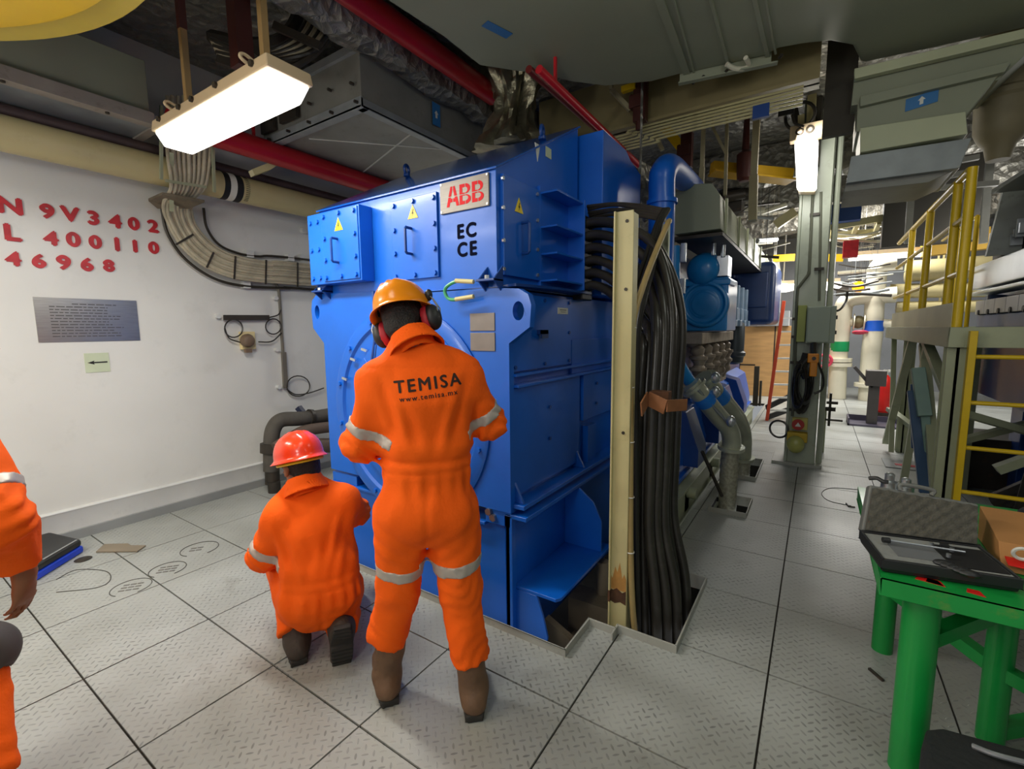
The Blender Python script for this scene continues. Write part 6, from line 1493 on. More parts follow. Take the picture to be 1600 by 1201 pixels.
# base: front-left, front-right, back-right, back-left on the bench
zt = BT + .045
f0, f1 = bt(1379, 885, BT + .02), bt(1592, 917, BT + .02)
b0_, b1_ = bt(1366, 838, zt), bt(1553, 868, zt)
fl_ = Vector((f0.x, f0.y, BT)); fr_ = Vector((f1.x + .0, f1.y, BT)); 
xd = (fr_ - fl_); xd.z = 0; Lx = xd.length; xd.normalize(); yd = Vector((-xd.y, xd.x, 0)); Ly = .235
def cp_(a, b, z): return fl_ + xd * (a * Lx) + yd * (b * Ly) + Vector((0, 0, z))
m = MB()
m.hexa([cp_(0, 0, .002), cp_(1, 0, .002), cp_(1, 1, .002), cp_(0, 1, .002)], [cp_(-.01, -.02, .02), cp_(1.01, -.02, .02), cp_(1.01, 1.02, .02), cp_(-.01, 1.02, .02)])
for (a0, b0, a1, b1) in ((-.015, -.04, 1.015, .01), (-.015, .99, 1.015, 1.04), (-.015, -.04, .012, 1.04), (.988, -.04, 1.015, 1.04)):
    m.hexa([cp_(a0, b0, .015), cp_(a1, b0, .015), cp_(a1, b1, .015), cp_(a0, b1, .015)], [cp_(a0, b0, .052), cp_(a1, b0, .052), cp_(a1, b1, .052), cp_(a0, b1, .052)])
base = m.build('base', BLKP, cs, bevel=.004)
m = MB(); m.hexa([cp_(.01, .0, .018), cp_(.99, .0, .018), cp_(.99, .99, .018), cp_(.01, .99, .018)], [cp_(.01, .0, .046), cp_(.99, .0, .046), cp_(.99, .99, .046), cp_(.01, .99, .046)])
fo = m.build('foam_insert', mt('mid_grey_foam', '#8b8d89', .9, var=.1, vs_=30, bump=.15, bs=90), cs, bevel=.004)
m = MB(); m.hexa([cp_(.16, .2, .0465), cp_(.55, .2, .0465), cp_(.55, .75, .0465), cp_(.16, .75, .0465)], [cp_(.16, .2, .048), cp_(.55, .2, .048), cp_(.55, .75, .048), cp_(.16, .75, .048)])
m.build('foam_recess', mt('dark_grey_foam', '#717476', .9, var=.1), fo)
m = MB(); m.hexa([cp_(.56, .1, .0465), cp_(.97, .1, .0465), cp_(.97, .85, .0465), cp_(.56, .85, .0465)], [cp_(.56, .1, .049), cp_(.97, .1, .049), cp_(.97, .85, .049), cp_(.56, .85, .049)])
m.build('black_recess', mt('black_foam', '#141414', .9), fo)
# lid leaning back
L0 = bt(1371, 829, BT + .06); th = math.radians(72)
ltop = [U(1359, 757, y=cp_(0, 1.35, 0).y), U(1530, 787, y=cp_(1, 1.35, 0).y)]
lb0, lb1 = cp_(0, 1.02, .05), cp_(1, 1.02, .05)
lt0, lt1 = ltop
nl = (lb1 - lb0).cross(lt0 - lb0).normalized()
if nl.y < 0: nl = -nl
m = MB(); m.hexa([lb0, lb1, lt1, lt0], [lb0 + nl * .05, lb1 + nl * .05, lt1 + nl * .045, lt0 + nl * .045])
lid = m.build('lid', mt('grey_black_shell', '#6f716d', .6, var=.08), cs, bevel=.008)
m = MB(); n = 26; k2 = 14; o_ = len(m.v)
for j in range(k2 + 1):
    for i in range(n + 1):
        u, v = .03 + .94 * i / n, .03 + .90 * j / k2
        if j == k2: v += .018 * math.sin(i * 1.9)
        p = lb0.lerp(lb1, u).lerp(lt0.lerp(lt1, u), v)
        m.v.append(p - nl * (.016 + .008 * math.sin(i * 1.9) * math.sin(j * 1.6)))
for j in range(k2):
    for i in range(n): m.f.append((o_ + j * (n + 1) + i, o_ + j * (n + 1) + i + 1, o_ + (j + 1) * (n + 1) + i + 1, o_ + (j + 1) * (n + 1) + i))
bd = [o_ + i for i in range(n + 1)] + [o_ + j * (n + 1) + n for j in range(1, k2 + 1)] + [o_ + k2 * (n + 1) + i for i in range(n - 1, -1, -1)] + [o_ + j * (n + 1) for j in range(k2 - 1, 0, -1)]
o2 = len(m.v); m.v += [m.v[i] + nl * .02 for i in bd]
for i in range(len(bd)): j = (i + 1) % len(bd); m.f.append((bd[i], bd[j], o2 + j, o2 + i))
m.build('egg_crate_foam', FOAM, lid, smooth=60)
m = MB(); a, b = lt0.lerp(lt1, .30), lt0.lerp(lt1, .58); up_ = (lt0 - lb0).normalized()
m.tube(cr([a, a + up_ * .022, b + up_ * .022, b], 5), .008, 8); m.build('carry_handle', mt('grey_black_shell', '#6f716d', .6), lid)
# steel rod / gauge in the case
rd = thing('measuring_rod', tuple(cp_(.2, .85, .05)), 'bright steel measuring rod lying across the open tool case', 'rod')
m = MB(); m.cyl(bt(1385, 843, BT + .066), bt(1508, 862, BT + .066), .0035, 10); m.build('rod', ALU, rd)
m = MB(); m.cyl(bt(1379, 843, BT + .064), bt(1390, 844, BT + .064), .010, 12); m.box(*sum(([min(a, b), max(a, b)] for a, b in zip(cp_(.62, .72, .05), cp_(.7, .80, .062))), [])); m.build('head', BLKP, rd)
m = MB()
for k in range(5): p = bt(1475 + 10 * k, 880 + 4 * k, BT + .052); m.ell(p, .03, .018, .012, 10, 6)
for q_ in m.islands(): tag(q_.build('gauge_part', BLKP), 'small black gauge part in the right half of the open tool case', 'tool', 'black gauge parts in the tool case')
m = MB()
for px, py in ((1455, 852), (1487, 861), (1482, 870)): p = bt(px, py, BT + .056); m.cyl(p, p + Vector((0, 0, .012)), .007, 10)
for q_ in m.islands(): tag(q_.build('steel_stud', ALU), 'small bright steel stud beside the measuring rod', 'stud', 'steel studs in the tool case')
# green spray-case / box behind at left corner
gb = thing('green_box', tuple(bt(1352, 840)), 'pale green box with a grey white lid on the far bench corner', 'box')
A = [bt(1362, 850, BT + .001), bt(1352, 800, BT + .001)]
m = MB(); c = U(1352, 768, z=BT + .1); m.box(BX0 + .01, BX0 + .14, 2.42, 2.56, BT + .001, BT + .085); m.build('body', mt('pale_green_plastic', '#6fae86', .4), gb, bevel=.006)
m = MB(); m.box(BX0 + .004, BX0 + .146, 2.414, 2.566, BT + .085, BT + .105); m.build('lid', PAPER, gb, bevel=.005)
m = MB(); m.box(BX0 + .0, BX0 + .008, 2.44, 2.47, BT + .06, BT + .1); m.box(BX0 + .0, BX0 + .01, 2.4, 2.42, BT + .02, BT + .05); m.build('latch', BLKP, gb)
# two small chromed valves behind the case
def fit(px, py, lb, with_handle):
    p = U(px, py, y=2.62); t = thing('valve_fitting', (p.x, p.y, BT), lb, 'fitting')
    z = BT + .002
    m = MB(); hk = (U(px, 738 if with_handle else 746, y=2.62).z - z) / .14; m.lathe((p.x, p.y, z), (0, 0, 1), [(r_, h_ * hk) for r_, h_ in [(.045, 0), (.05, .02), (.045, .06), (.05, .075), (.03, .09), (.03, .11), (.018, .115), (.018, .135), (.01, .14), (0, .141)]], 18); m.build('body', ALU, t)
    if with_handle:
        m = MB(); m.tube(cr([U(1358, 747, y=p.y - .03), U(1370, 747, y=p.y - .04), U(1380, 752, y=p.y - .05), U(1388, 753, y=p.y - .05)], 6), .009, 8); m.build('lever', BLKP, t)
fit(1388, 770, 'chrome fitting with a black lever behind the tool case, left one', True)
fit(1414, 772, 'smaller chrome fitting behind the tool case, right one', False)
# cardboard box, red packet, dark bag, papers
cb2 = thing('cardboard_box', (0.85, 2.45, BT), 'brown cardboard box with a red flank at the right edge of the bench', 'box')
P = [(U(1538, 800, y=2.45)), U(1640, 770, y=2.3)]
m = MB(); a = U(1533, 792, y=2.50); b = U(1558, 833, y=2.28)
m.hexa([(b.x, 2.2, BT + .002), (1.3, 2.12, BT + .002), (1.3, 2.45, BT + .002), (a.x, 2.5, BT + .002)], [(b.x, 2.26, b.z - .02), (1.3, 2.18, b.z - .02), (1.3, 2.48, a.z), (a.x, 2.52, a.z)]); m.build('carton', CARD, cb2, bevel=.003)
m = MB(); m.hexa([(b.x + .012, 2.185, BT + .03), (1.3, 2.10, BT + .03), (1.3, 2.112, BT + .03), (b.x + .012, 2.195, BT + .03)], [(b.x + .012, 2.225, b.z - .06), (1.3, 2.145, b.z - .06), (1.3, 2.16, b.z - .06), (b.x + .012, 2.24, b.z - .06)])
rp = m.build('red_side', REDB, cb2)
m = MB(); c = Vector((b.x + .045, 2.198, BT + .075)); m.ring(c, (.05, 1, .3), .022, .006, 20, 6); m.build('white_ring', PAPER, rp)
m = MB(); m.ell((1.05, 2.75, BT + .055), .30, .16, .055, 20, 10); tag(m.build('dark_cloth_bag', mt('black_blue_cloth', '#1b1f27', .85, var=.2, bump=.3)), 'dark cloth bag lying behind the cardboard box on the bench', 'bag')
m = MB(); m.box(.83, 1.1, 1.95, 2.05, BT + .001, BT + .012); tag(m.build('paper_sheets', PAPER), 'white paper at the right end of the bench', 'paper')
m = MB(); m.box(.8, 1.1, 2.07, 2.15, BT + .001, BT + .03); tag(m.build('grey_case', mt('dark_grey_case', '#35383a', .5)), 'small dark grey case between the paper and cardboard box', 'case')
# dark case below
bc = thing('black_tool_bag', (.62, 1.75, 0), 'black tool bag on the deck in the lower right corner', 'bag')
zt = .30
Q = [U(px, py, z=zt) for px, py in ((1447, 1134), (1470, 1132), (1640, 1178), (1640, 1290), (1436, 1230), (1440, 1160))]
m = MB(); m.prism([Vector((p.x, p.y, 0)) for p in Q], (0, 0, zt)); m.build('body', mt('black_bag_fabric', '#202223', .75, var=.2, bump=.2), bc, bevel=.025, seg=3)
m = MB(); m.tube(cr([U(1520, 1165, z=zt + .005), U(1560, 1180, z=zt + .02), U(1640, 1200, z=zt + .02)], 6), .008, 8); m.bar(U(1570, 1183, z=zt + .004), U(1640, 1203, z=zt + .004), .02, .004); m.build('zip', mt('grey_zip', '#8a8d90', .4, .3), bc)
# black and blue case by the wall
cc2 = thing('black_blue_case', (-4.4, .7, 0), 'black tool case with a bright blue edge on the deck by the white wall', 'case')
A, B, C_, D = U(0, 905, z=.06), U(55, 905, z=.02), U(131, 858, z=.02), U(70, 845, z=.02)
B.z = C_.z = D.z = 0; 
E_ = B + (D - C_)
m = MB(); pl4 = [B, C_, D + Vector((-.05, 0, 0)), E_ + Vector((-.2, 0, 0))]
m.prism([Vector((p.x, p.y, 0.002)) for p in pl4], (0, 0, .05)); m.build('lower_shell', BLUEP, cc2, bevel=.012)
cen = sum((Vector(p) for p in pl4), Vector()) / 4
m = MB(); m.prism([Vector((cen.x + (p.x - cen.x) * .98, cen.y + (p.y - cen.y) * .98, 0.05)) for p in pl4], (0, 0, .055)); sh = m.build('upper_shell', BLKP, cc2, bevel=.02)
m = MB(); m.bar(Vector(pl4[0]).lerp(pl4[1], .1) + Vector((-.06, .03, .106)), Vector(pl4[0]).lerp(pl4[1], .8) + Vector((-.06, .03, .106)), .012, .003); m.build('trim_line', ALU, sh)
# ---------------------------------------------------------------- people (smooth implicit surfaces turned into meshes)
def nets(fn, lo, hi, h):
    ax = [np.arange(lo[i], hi[i] + h, h) for i in range(3)]
    n = [len(a) for a in ax]
    G = np.stack(np.meshgrid(*ax, indexing='ij'), -1).reshape(-1, 3)
    V = np.concatenate([fn(G[i:i + 400000]) for i in range(0, len(G), 400000)]).reshape(n)
    ins = V < 0
    c = np.zeros([k - 1 for k in n], int)
    for dx in (0, 1):
        for dy in (0, 1):
            for dz in (0, 1): c += ins[dx:n[0] - 1 + dx, dy:n[1] - 1 + dy, dz:n[2] - 1 + dz]
    act = (c > 0) & (c < 8)
    idx = -np.ones(act.shape, int); cells = np.argwhere(act); idx[act] = np.arange(len(cells))
    acc = np.zeros((len(cells), 3)); cnt = np.zeros(len(cells))
    corners = [(a, b, d) for a in (0, 1) for b in (0, 1) for d in (0, 1)]
    for i, p in enumerate(corners):
        for q in corners[i + 1:]:
            if sum(abs(p[k] - q[k]) for k in range(3)) != 1: continue
            vp = V[cells[:, 0] + p[0], cells[:, 1] + p[1], cells[:, 2] + p[2]]; vq = V[cells[:, 0] + q[0], cells[:, 1] + q[1], cells[:, 2] + q[2]]
            s = (vp < 0) != (vq < 0)
            t = np.where(s, vp / np.where(s, vp - vq, 1), 0)[:, None]
            acc += np.where(s[:, None], np.array(p) + t * (np.array(q) - np.array(p)), 0); cnt += s
    verts = np.array(lo) + h * (cells + acc / cnt[:, None])
    faces = []
    for a in range(3):
        b, d = (a + 1) % 3, (a + 2) % 3
        sl0 = [slice(None)] * 3; sl1 = [slice(None)] * 3
        sl0[a] = slice(0, -1); sl1[a] = slice(1, None)
        e0, e1 = ins[tuple(sl0)], ins[tuple(sl1)]
        E_ = np.argwhere(e0 != e1)
        m_ = (E_[:, b] > 0) & (E_[:, d] > 0) & (E_[:, b] < n[b] - 1) & (E_[:, d] < n[d] - 1)
        E_ = E_[m_]
        fl = e0[E_[:, 0], E_[:, 1], E_[:, 2]]
        def at(db, dd):
            k = E_.copy(); k[:, b] -= db; k[:, d] -= dd; return idx[k[:, 0], k[:, 1], k[:, 2]]
        q = np.stack([at(1, 1), at(0, 1), at(0, 0), at(1, 0)], 1)
        q[~fl] = q[~fl][:, ::-1]
        faces.append(q)
    return verts, np.concatenate(faces)

def cone(P, a, b, ra, rb):
    a, b = np.array(a, float), np.array(b, float); ab = b - a
    t = np.clip(((P - a) @ ab) / (ab @ ab), 0, 1)
    return np.linalg.norm(P - a - t[:, None] * ab, axis=1) - (ra + (rb - ra) * t)
def ellp(P, c, r):
    q = (P - np.array(c)) / np.array(r)
    k = np.linalg.norm(q, axis=1)
    return (k - 1) * min(r)
def smin(ds, k):
    d = ds[0]
    for e in ds[1:]:
        h = np.clip(0.5 + 0.5 * (e - d) / k, 0, 1)
        d = e * (1 - h) + d * h - k * h * (1 - h)
    return d
def limb(P, pts, rs, k=0.03):
    return smin([cone(P, pts[i], pts[i + 1], rs[i], rs[i + 1]) for i in range(len(pts) - 1)], k)
def rough(P, s, a, seed=0.0):
    x, y, z = P[:, 0] * s, P[:, 1] * s, P[:, 2] * s
    return a * (np.sin(x + 1.7 * np.sin(y * .8 + seed) + seed) * np.sin(y * 1.1 + 1.3 * np.sin(z * .7)) + 0.6 * np.sin(z * 1.6 + 1.5 * np.sin(x * 1.2 + seed)) * np.cos(y * 1.4))

class Person:
    def __init__(s, M, F, label, J):
        s.M = Vector((M[0], M[1], 0)); f = Vector((F[0], F[1], 0)).normalized(); s.F = f; s.R = Vector((f.y, -f.x, 0))
        s.J = J
        s.root = thing('person', tuple(s.M), label, 'person', None)
    def w(s, p): return s.M + s.R * float(p[0]) + s.F * float(p[1]) + Vector((0, 0, float(p[2])))
    def surf(s, name, fn, lo, hi, h, mat, parent=None, sm=180):
        v, f = nets(fn, lo, hi, h)
        m = MB(); m.raw([s.w(p) for p in v], [tuple(int(i) for i in q) for q in f])
        return m.build(name, mat, parent or s.root, smooth=sm)
    # ---- body
    def torso(s, P, grow=0.0):
        J = s.J
        pel, wai, che, nek = [np.array(J[k], float) for k in ('pelvis', 'waist', 'chest', 'neck')]
        z = P[:, 2]
        zs = [pel[2], wai[2], che[2], nek[2]]
        cf = np.interp(z, zs, [pel[1], wai[1], che[1], nek[1]])
        Q = P.copy(); Q[:, 1] = (P[:, 1] - cf) / J.get('flat', 0.68)
        k = lambda p: np.array([p[0], 0, p[2]])
        rp, rw, rc = J.get('tr', (0.165, 0.16, 0.165))
        g = grow
        d = smin([cone(Q, k(pel), k(wai), rp + g, rw + g), cone(Q, k(wai), k(che), rw + g, rc + g),
                  cone(Q, k(J['shL']), k(J['shR']), 0.083 + g, 0.083 + g), cone(Q, k(che), k(nek), rc * .8 + g, 0.06 + g)], 0.07)
        return d * 0.8
    def body_fn(s, P):
        J = s.J
        hd = np.array(J['head'], float)
        lf = np.array(J.get('look', (0, 1, 0)), float); lf /= np.linalg.norm(lf)
        rt = np.array([lf[1], -lf[0], 0.0]); rt /= np.linalg.norm(rt); up = np.cross(rt, lf)
        up = up + rt * J.get('tilt', 0.0); up /= np.linalg.norm(up); rt = np.cross(lf, up)
        s.hb = (rt, lf, up)
        q = P - hd; L = np.stack([q @ rt, q @ lf, q @ up], 1)
        head = smin([ellp(L, (0, -.005, .03), (.076, .095, .09)), ellp(L, (0, .03, -.05), (.056, .066, .07)), ellp(L, (0, .075, -.085), (.028, .02, .022))], .03)
        nose = smin([cone(L, (0, .092, .015), (0, .115, -.028), .009, .014)], .01)
        brow = cone(L, (-.035, .085, .03), (.035, .085, .03), .012, .012)
        head = smin([head, nose, brow], .015)
        for sx in (-1, 1):
            head = np.maximum(head, -ellp(L, (sx * .032, .104, .012), (.015, .012, .009)))
            head = smin([head, ellp(L, (sx * .032, .090, .012), (.011, .011, .010))], .003)
            ear = np.maximum(ellp(L, (sx * .082, -.005, -.005), (.012, .022, .034)), -ellp(L, (sx * .092, .002, -.003), (.008, .011, .018)))
            head = smin([head, ear], .008)
        head = smin([head, ellp(L, (0, .093, -.053), (.024, .01, .006)), ellp(L, (0, .091, -.064), (.021, .01, .006))], .006)
        nk = J['neck']
        parts = [head, cone(P, nk, hd + up * -.04 + lf * -.012, .062, .054)]
        parts.append(s.torso(P, -0.03))
        for S in 'LR':
            parts.append(limb(P, [J['sh' + S], J['el' + S], J['wr' + S]], [.052, .042, .028]))
            parts.append(limb(P, [J['hip' + S], J['kn' + S], J['an' + S]], [.075, .052, .036]))
            parts.append(cone(P, J['an' + S], J['toe' + S], .036, .03))
            parts.append(s.hand_fn(P, S))
        return smin(parts, .018)
    def hand_fn(s, P, S):
        J = s.J; w_ = np.array(J['wr' + S], float)
        d = np.array(J['hd' + S], float); d /= np.linalg.norm(d)
        n_ = np.array(J['hn' + S], float); n_ -= d * (n_ @ d); n_ /= np.linalg.norm(n_)   # back of the hand
        sd = np.cross(d, n_) * (1 if S == 'R' else -1) * -1                              # towards the thumb
        curl = J.get('curl' + S, .6)
        pt = lambda a, b, c: w_ + d * a + sd * b + n_ * c
        ds = [cone(P, pt(.0, 0, 0), pt(.05, .016, 0), .026, .02), cone(P, pt(0, 0, 0), pt(.06, -.016, 0), .025, .018), cone(P, pt(.03, 0, 0), pt(.085, .026, .002), .017, .012), cone(P, pt(.03, 0, 0), pt(.09, .009, .003), .017, .012), cone(P, pt(.03, -.005, 0), pt(.086, -.009, .002), .017, .012), cone(P, pt(.03, -.01, 0), pt(.078, -.026, 0), .016, .011)]
        palm = smin(ds, .014)
        fs = []
        for k, (b, L_, a0) in enumerate(((.027, .95, .085), (.0095, 1.05, .09), (-.0095, 1.0, .086), (-.027, .78, .078))):
            p = pt(a0, b, .002); ang = -curl * (.8 + .08 * k); dirs = []
            for l, r0, r1 in ((.042, .0088, .0082), (.027, .0082, .0075), (.021, .0075, .0062)):
                v = d * math.cos(ang) + n_ * math.sin(ang) + sd * (b * 1.2)
                q = p + v * l * L_; fs.append(cone(P, p, q, r0, r1)); p = q; ang -= curl * .9
        f = np.minimum.reduce(fs)
        t0 = pt(.02, .022, -.006); t1 = pt(.05, .05, -.016); t2 = pt(.075, .056, -.022 - .01 * curl); t3 = pt(.095, .053, -.03 - .015 * curl)
        th = smin([cone(P, t0, t1, .015, .0115), cone(P, t1, t2, .0115, .0095), cone(P, t2, t3, .0095, .0078)], .008)
        return smin([smin([palm, f], .006), th], .008)
    # ---- coverall
    def clip_limb(s, P, d, end, prev, m):
        e_, p_ = np.array(end, float), np.array(prev, float); ax_ = (e_ - p_) / np.linalg.norm(e_ - p_)
        return np.maximum(d, (P - e_) @ ax_ - m)
    def cover_fn(s, P):
        J = s.J; sd = J.get('seed', 0)
        t = s.torso(P, 0.012)
        nk = np.array(J['neck'], float)
        if 'trap' in J:
            t = smin([t] + [cone(P, nk + np.array([q * .045, 0, -.035]), np.array(J['sh' + S], float) + np.array([-q * .01, 0, .0]), .055, .055) for S, q in (('L', -1), ('R', 1))], .05)
        if 'butt' in J: t = smin([t, ellp(P, J['butt'], J.get('butt_r', (.185, .13, .13)))], .05)
        parts = []
        for S in 'LR':
            l = limb(P, [J['hip' + S], J['kn' + S], J['hem' + S]], J.get('leg_r', [.118, .088, .076]), .04)
            h0 = np.array(J['hem' + S], float)
            l = l - .010 * np.exp(-(np.linalg.norm(P - h0, axis=1) / .09) ** 2)
            parts.append(s.clip_limb(P, l, J['hem' + S], J['kn' + S], .012))
        d = smin([t] + parts, J.get('crotch_k', .045))
        for S in 'LR':
            cuff = J.get('cuff' + S, J['wr' + S])
            l = limb(P, [J['sh' + S], J['el' + S], cuff], J.get('arm_r', [.078, .072, .055]), .03)
            d = smin([d, s.clip_limb(P, l, cuff, J['el' + S], .006)], .035)
        wz = J['waist'][2]
        back = 1 / (1 + np.exp((P[:, 1] - J['pelvis'][1] - .02) * 60))
        if 'gather' in J:
            g = J['gather']
            d = d + g * np.exp(-((P[:, 2] - wz) / .012) ** 2) + g * .7 * np.exp(-((P[:, 2] - wz + .045) / .008) ** 2) - g * .9 * np.exp(-((P[:, 2] - wz - .055) / .03) ** 2)
            d = d + .0042 * np.sin(P[:, 0] * 105 + P[:, 1] * 50) * np.exp(-((P[:, 2] - wz + .09) / .05) ** 2)
            d = d + .0050 * np.sin(P[:, 0] * 75 + 2.5 * np.sin(P[:, 2] * 9)) * np.exp(-((P[:, 2] - wz - .12) / .09) ** 2) * back
        if 'seam' in J:
            x0 = J['pelvis'][0]
            d = d + .007 * np.exp(-((P[:, 0] - x0) / .012) ** 2) * back * np.exp(-((P[:, 2] - J['pelvis'][2] + .08) / .11) ** 2)
            yz = J['chest'][2] + .13
            d = d + .004 * np.exp(-((P[:, 2] - yz) / .006) ** 2) * back
            for q in (-1, 1):      # hanging folds towards the arm pits
                u = (P[:, 0] - J['chest'][0] - q * .12) * q - (P[:, 2] - J['chest'][2]) * .28
                d = d + .0075 * np.sin(u * 95) * np.exp(-(u / .06) ** 2) * back * np.exp(-((P[:, 2] - J['chest'][2] + .05) / .13) ** 2)
        d = d + rough(P, 15, .005, 1.0 + sd) + rough(P * np.array([1, 1, .5]), 33, .0038, 2.0 + sd)
        for S in 'LR':
            for key, amp in (('el', .007), ('kn', .0045), ('hem', .005)):
                c = np.array(J[key + S], float); r = np.linalg.norm(P - c, axis=1)
                d = d + amp * np.sin((P[:, 2] - c[2]) * 95 + 60 * (P[:, 0] - c[0]) * (1 if S == 'L' else -1) + 3 * np.sin(P[:, 0] * 31 + P[:, 2] * 17) + 2 * np.sin(P[:, 1] * 27)) * np.exp(-(r / .12) ** 2)
            hp = np.array(J['hip' + S], float) + np.array([0, 0, -.10]); r = np.linalg.norm(P - hp, axis=1)
            d = d + .005 * np.sin((P[:, 2] - hp[2]) * 80 + (P[:, 0] - hp[0]) * 60 * (1 if S == 'L' else -1)) * np.exp(-(r / .12) ** 2)
        hd = np.array(J['head'], float); ax_ = (hd - nk) / np.linalg.norm(hd - nk)
        q = P - nk; al = q @ ax_; rad = np.linalg.norm(q - al[:, None] * ax_, axis=1)
        return np.where((rad < .12) & (al > -.03), np.maximum(d, -(rad - .066)), d)
    def collar_fn(s, P):
        J = s.J; nk = np.array(J['neck'], float); hd = np.array(J['head'], float); ax_ = (hd - nk) / np.linalg.norm(hd - nk)
        q = P - nk; al = q @ ax_; v = q - al[:, None] * ax_; v[:, 1] *= .95; rad = np.linalg.norm(v, axis=1)
        stand = np.maximum(np.abs(rad - .074) - .005, np.abs(al - .0) - .046)
        fold = np.maximum(np.abs(rad - .080 + .38 * np.clip(al - .044, -.09, 0)) - .0045, np.abs(al - .006) - .042)
        return np.minimum(stand, fold) + rough(P, 40, .001)
    def dress(s, lo, hi, h=.0095):
        s.body_fn(np.zeros((1, 3)))
        s.body = s.surf('body', s.body_fn, lo, hi, .0085, SKIN)
        s.cov = s.surf('coverall', s.cover_fn, lo, hi, h, ORANGE)
        nk = np.array(s.J['neck'], float); s.surf('collar', s.collar_fn, nk - .13, nk + .13, .0052, ORANGE, s.cov)
    def band(s, a, b, t, w_, R=.16):
        """Reflective tape round the limb a->b at fraction t."""
        a, b = np.array(a, float), np.array(b, float); ax_ = (b - a) / np.linalg.norm(b - a); c = a + (b - a) * t
        def fn(P):
            al = (P - c) @ ax_; q = P - c - al[:, None] * ax_
            return np.maximum(np.maximum(s.cover_fn(P) - .004, np.abs(al) - w_ / 2), np.linalg.norm(q, axis=1) - R)
        o = s.surf('reflective_band', fn, c - R - .02, c + R + .02, .008, REFL, s.cov, 50)
        o['label'] = 'silver grey reflective tape'
    def boot(s, S, mat, height=.15, name='boot'):
        J = s.J; an, to = np.array(J['an' + S], float), np.array(J['toe' + S], float); kn = np.array(J['kn' + S], float)
        up = (kn - an) / np.linalg.norm(kn - an); fd = to - an; fd -= up * (fd @ up) * 0; fd /= np.linalg.norm(fd)
        dn = J.get('sole' + S); dn = np.array(dn if dn is not None else (0, 0, -1), float); dn /= np.linalg.norm(dn)
        f2 = fd - dn * (fd @ dn); f2 /= np.linalg.norm(f2)
        hl = an - f2 * .045 + dn * .045; tp = an + f2 * .17 + dn * .05
        def fn(P):
            d = smin([cone(P, an + up * height, an, .066, .058), cone(P, an, hl, .052, .045), cone(P, an + dn * .02, tp, .055, .044), cone(P, hl, tp, .044, .044)], .03)
            return np.maximum(d + rough(P, 40, .002), (P - an) @ dn - .072)
        def so(P):
            sd = np.cross(f2, dn); q = P - an; a_ = q @ f2; b_ = q @ sd; c_ = q @ dn
            t = np.clip((a_ + .1) / .31, 0, 1); hw = .040 + .012 * np.sin(t * 4.2 - .4)
            d = np.maximum(np.maximum(np.abs(b_) - hw, np.abs(a_ - .065) - .155), np.abs(c_ - .083) - .015)
            d = np.maximum(d, np.where((a_ > -.02) & (a_ < .03), c_ - .083, d))
            return np.maximum(d, -np.maximum(np.abs(((a_ * 45) % 1) - .5) / 45 * 1.0 - .004, -(c_ - .092)))
        lo = np.minimum(np.minimum(an + up * height, hl), tp) - .12; hi = np.maximum(np.maximum(an + up * height, hl), tp) + .12
        b = s.surf(name, fn, lo, hi, .008, mat)
        s.surf('sole', so, lo, hi, .006, SOLE, b, 40)
    def helmet(s, mat, lean=0.0, up=.055, size=1.0, band=True):
        rt, lf, uv = s.hb; hd = np.array(s.J['head'], float)
        uv2 = uv + lf * lean; uv2 /= np.linalg.norm(uv2); lf2 = np.cross(uv2, rt); 
        c = hd + uv * up
        A, B, H = .112 * size, .138 * size, .125 * size
        W = lambda x, y, z: s.w(c + rt * x + lf2 * y + uv2 * z)
        m = MB(); n, k = 48, 16; o = len(m.v)
        prof = []
        for j in range(k + 1):
            t = math.pi / 2 * (1 - j / k)
            prof.append((math.cos(t) ** .8, math.sin(t) ** .92))
        prof += [(1.02, -.05), (1.10, -.12), (1.15, -.15), (1.15, -.175), (1.08, -.155), (.98, -.08), (.95, .1)]
        for j, (r, z) in enumerate(prof):
            for i in range(n):
                t = 2 * math.pi * i / n; cx, sy = math.cos(t), math.sin(t)
                ext = 1.0
                if j > k and j < k + 6: ext = 1 + (.20 * max(0, sy) ** 3)
                ridge = 0
                if j <= k:
                    x = A * r * cx
                    for q in (-.03, 0, .03): ridge += .006 * math.exp(-((x - q) / .008) ** 2) * (1 if z > .35 else max(0, z - .1) / .25)
                m.v.append(W(A * r * cx * (1 if j <= k else ext ** .3), B * r * sy * ext, H * z + ridge))
        for j in range(len(prof) - 1):
            for i in range(n): m.f.append((o + j * n + i, o + j * n + (i + 1) % n, o + (j + 1) * n + (i + 1) % n, o + (j + 1) * n + i))
        hl = m.build('hard_hat', mat, s.root, smooth=50)
        if band:
            m = MB(); m.tube([W(.100 * size * math.cos(t), .122 * size * math.sin(t), -.03) for t in np.linspace(0, 2 * math.pi, 33)], .008, 6); m.build('headband', mt('yellow_headband', '#d8c21e', .5), hl)
        return W, hl
    def hair(s):
        rt, lf, uv = s.hb; hd = np.array(s.J['head'], float)
        def fn(P):
            q = P - hd; L = np.stack([q @ rt, q @ lf, q @ uv], 1)
            d = smin([ellp(L, (0, -.012, .03), (.083, .100, .094)), ellp(L, (0, -.055, -.03), (.064, .05, .055))], .02) + rough(L, 90, .0015)
            d = np.maximum(d, L[:, 1] - .03 + L[:, 2] * -.3)
            for sx in (-1, 1): d = np.maximum(d, -ellp(L, (sx * .088, .0, -.012), (.022, .03, .042)))
            return d
        return s.surf('hair', fn, hd - .17, hd + .17, .006, HAIR)

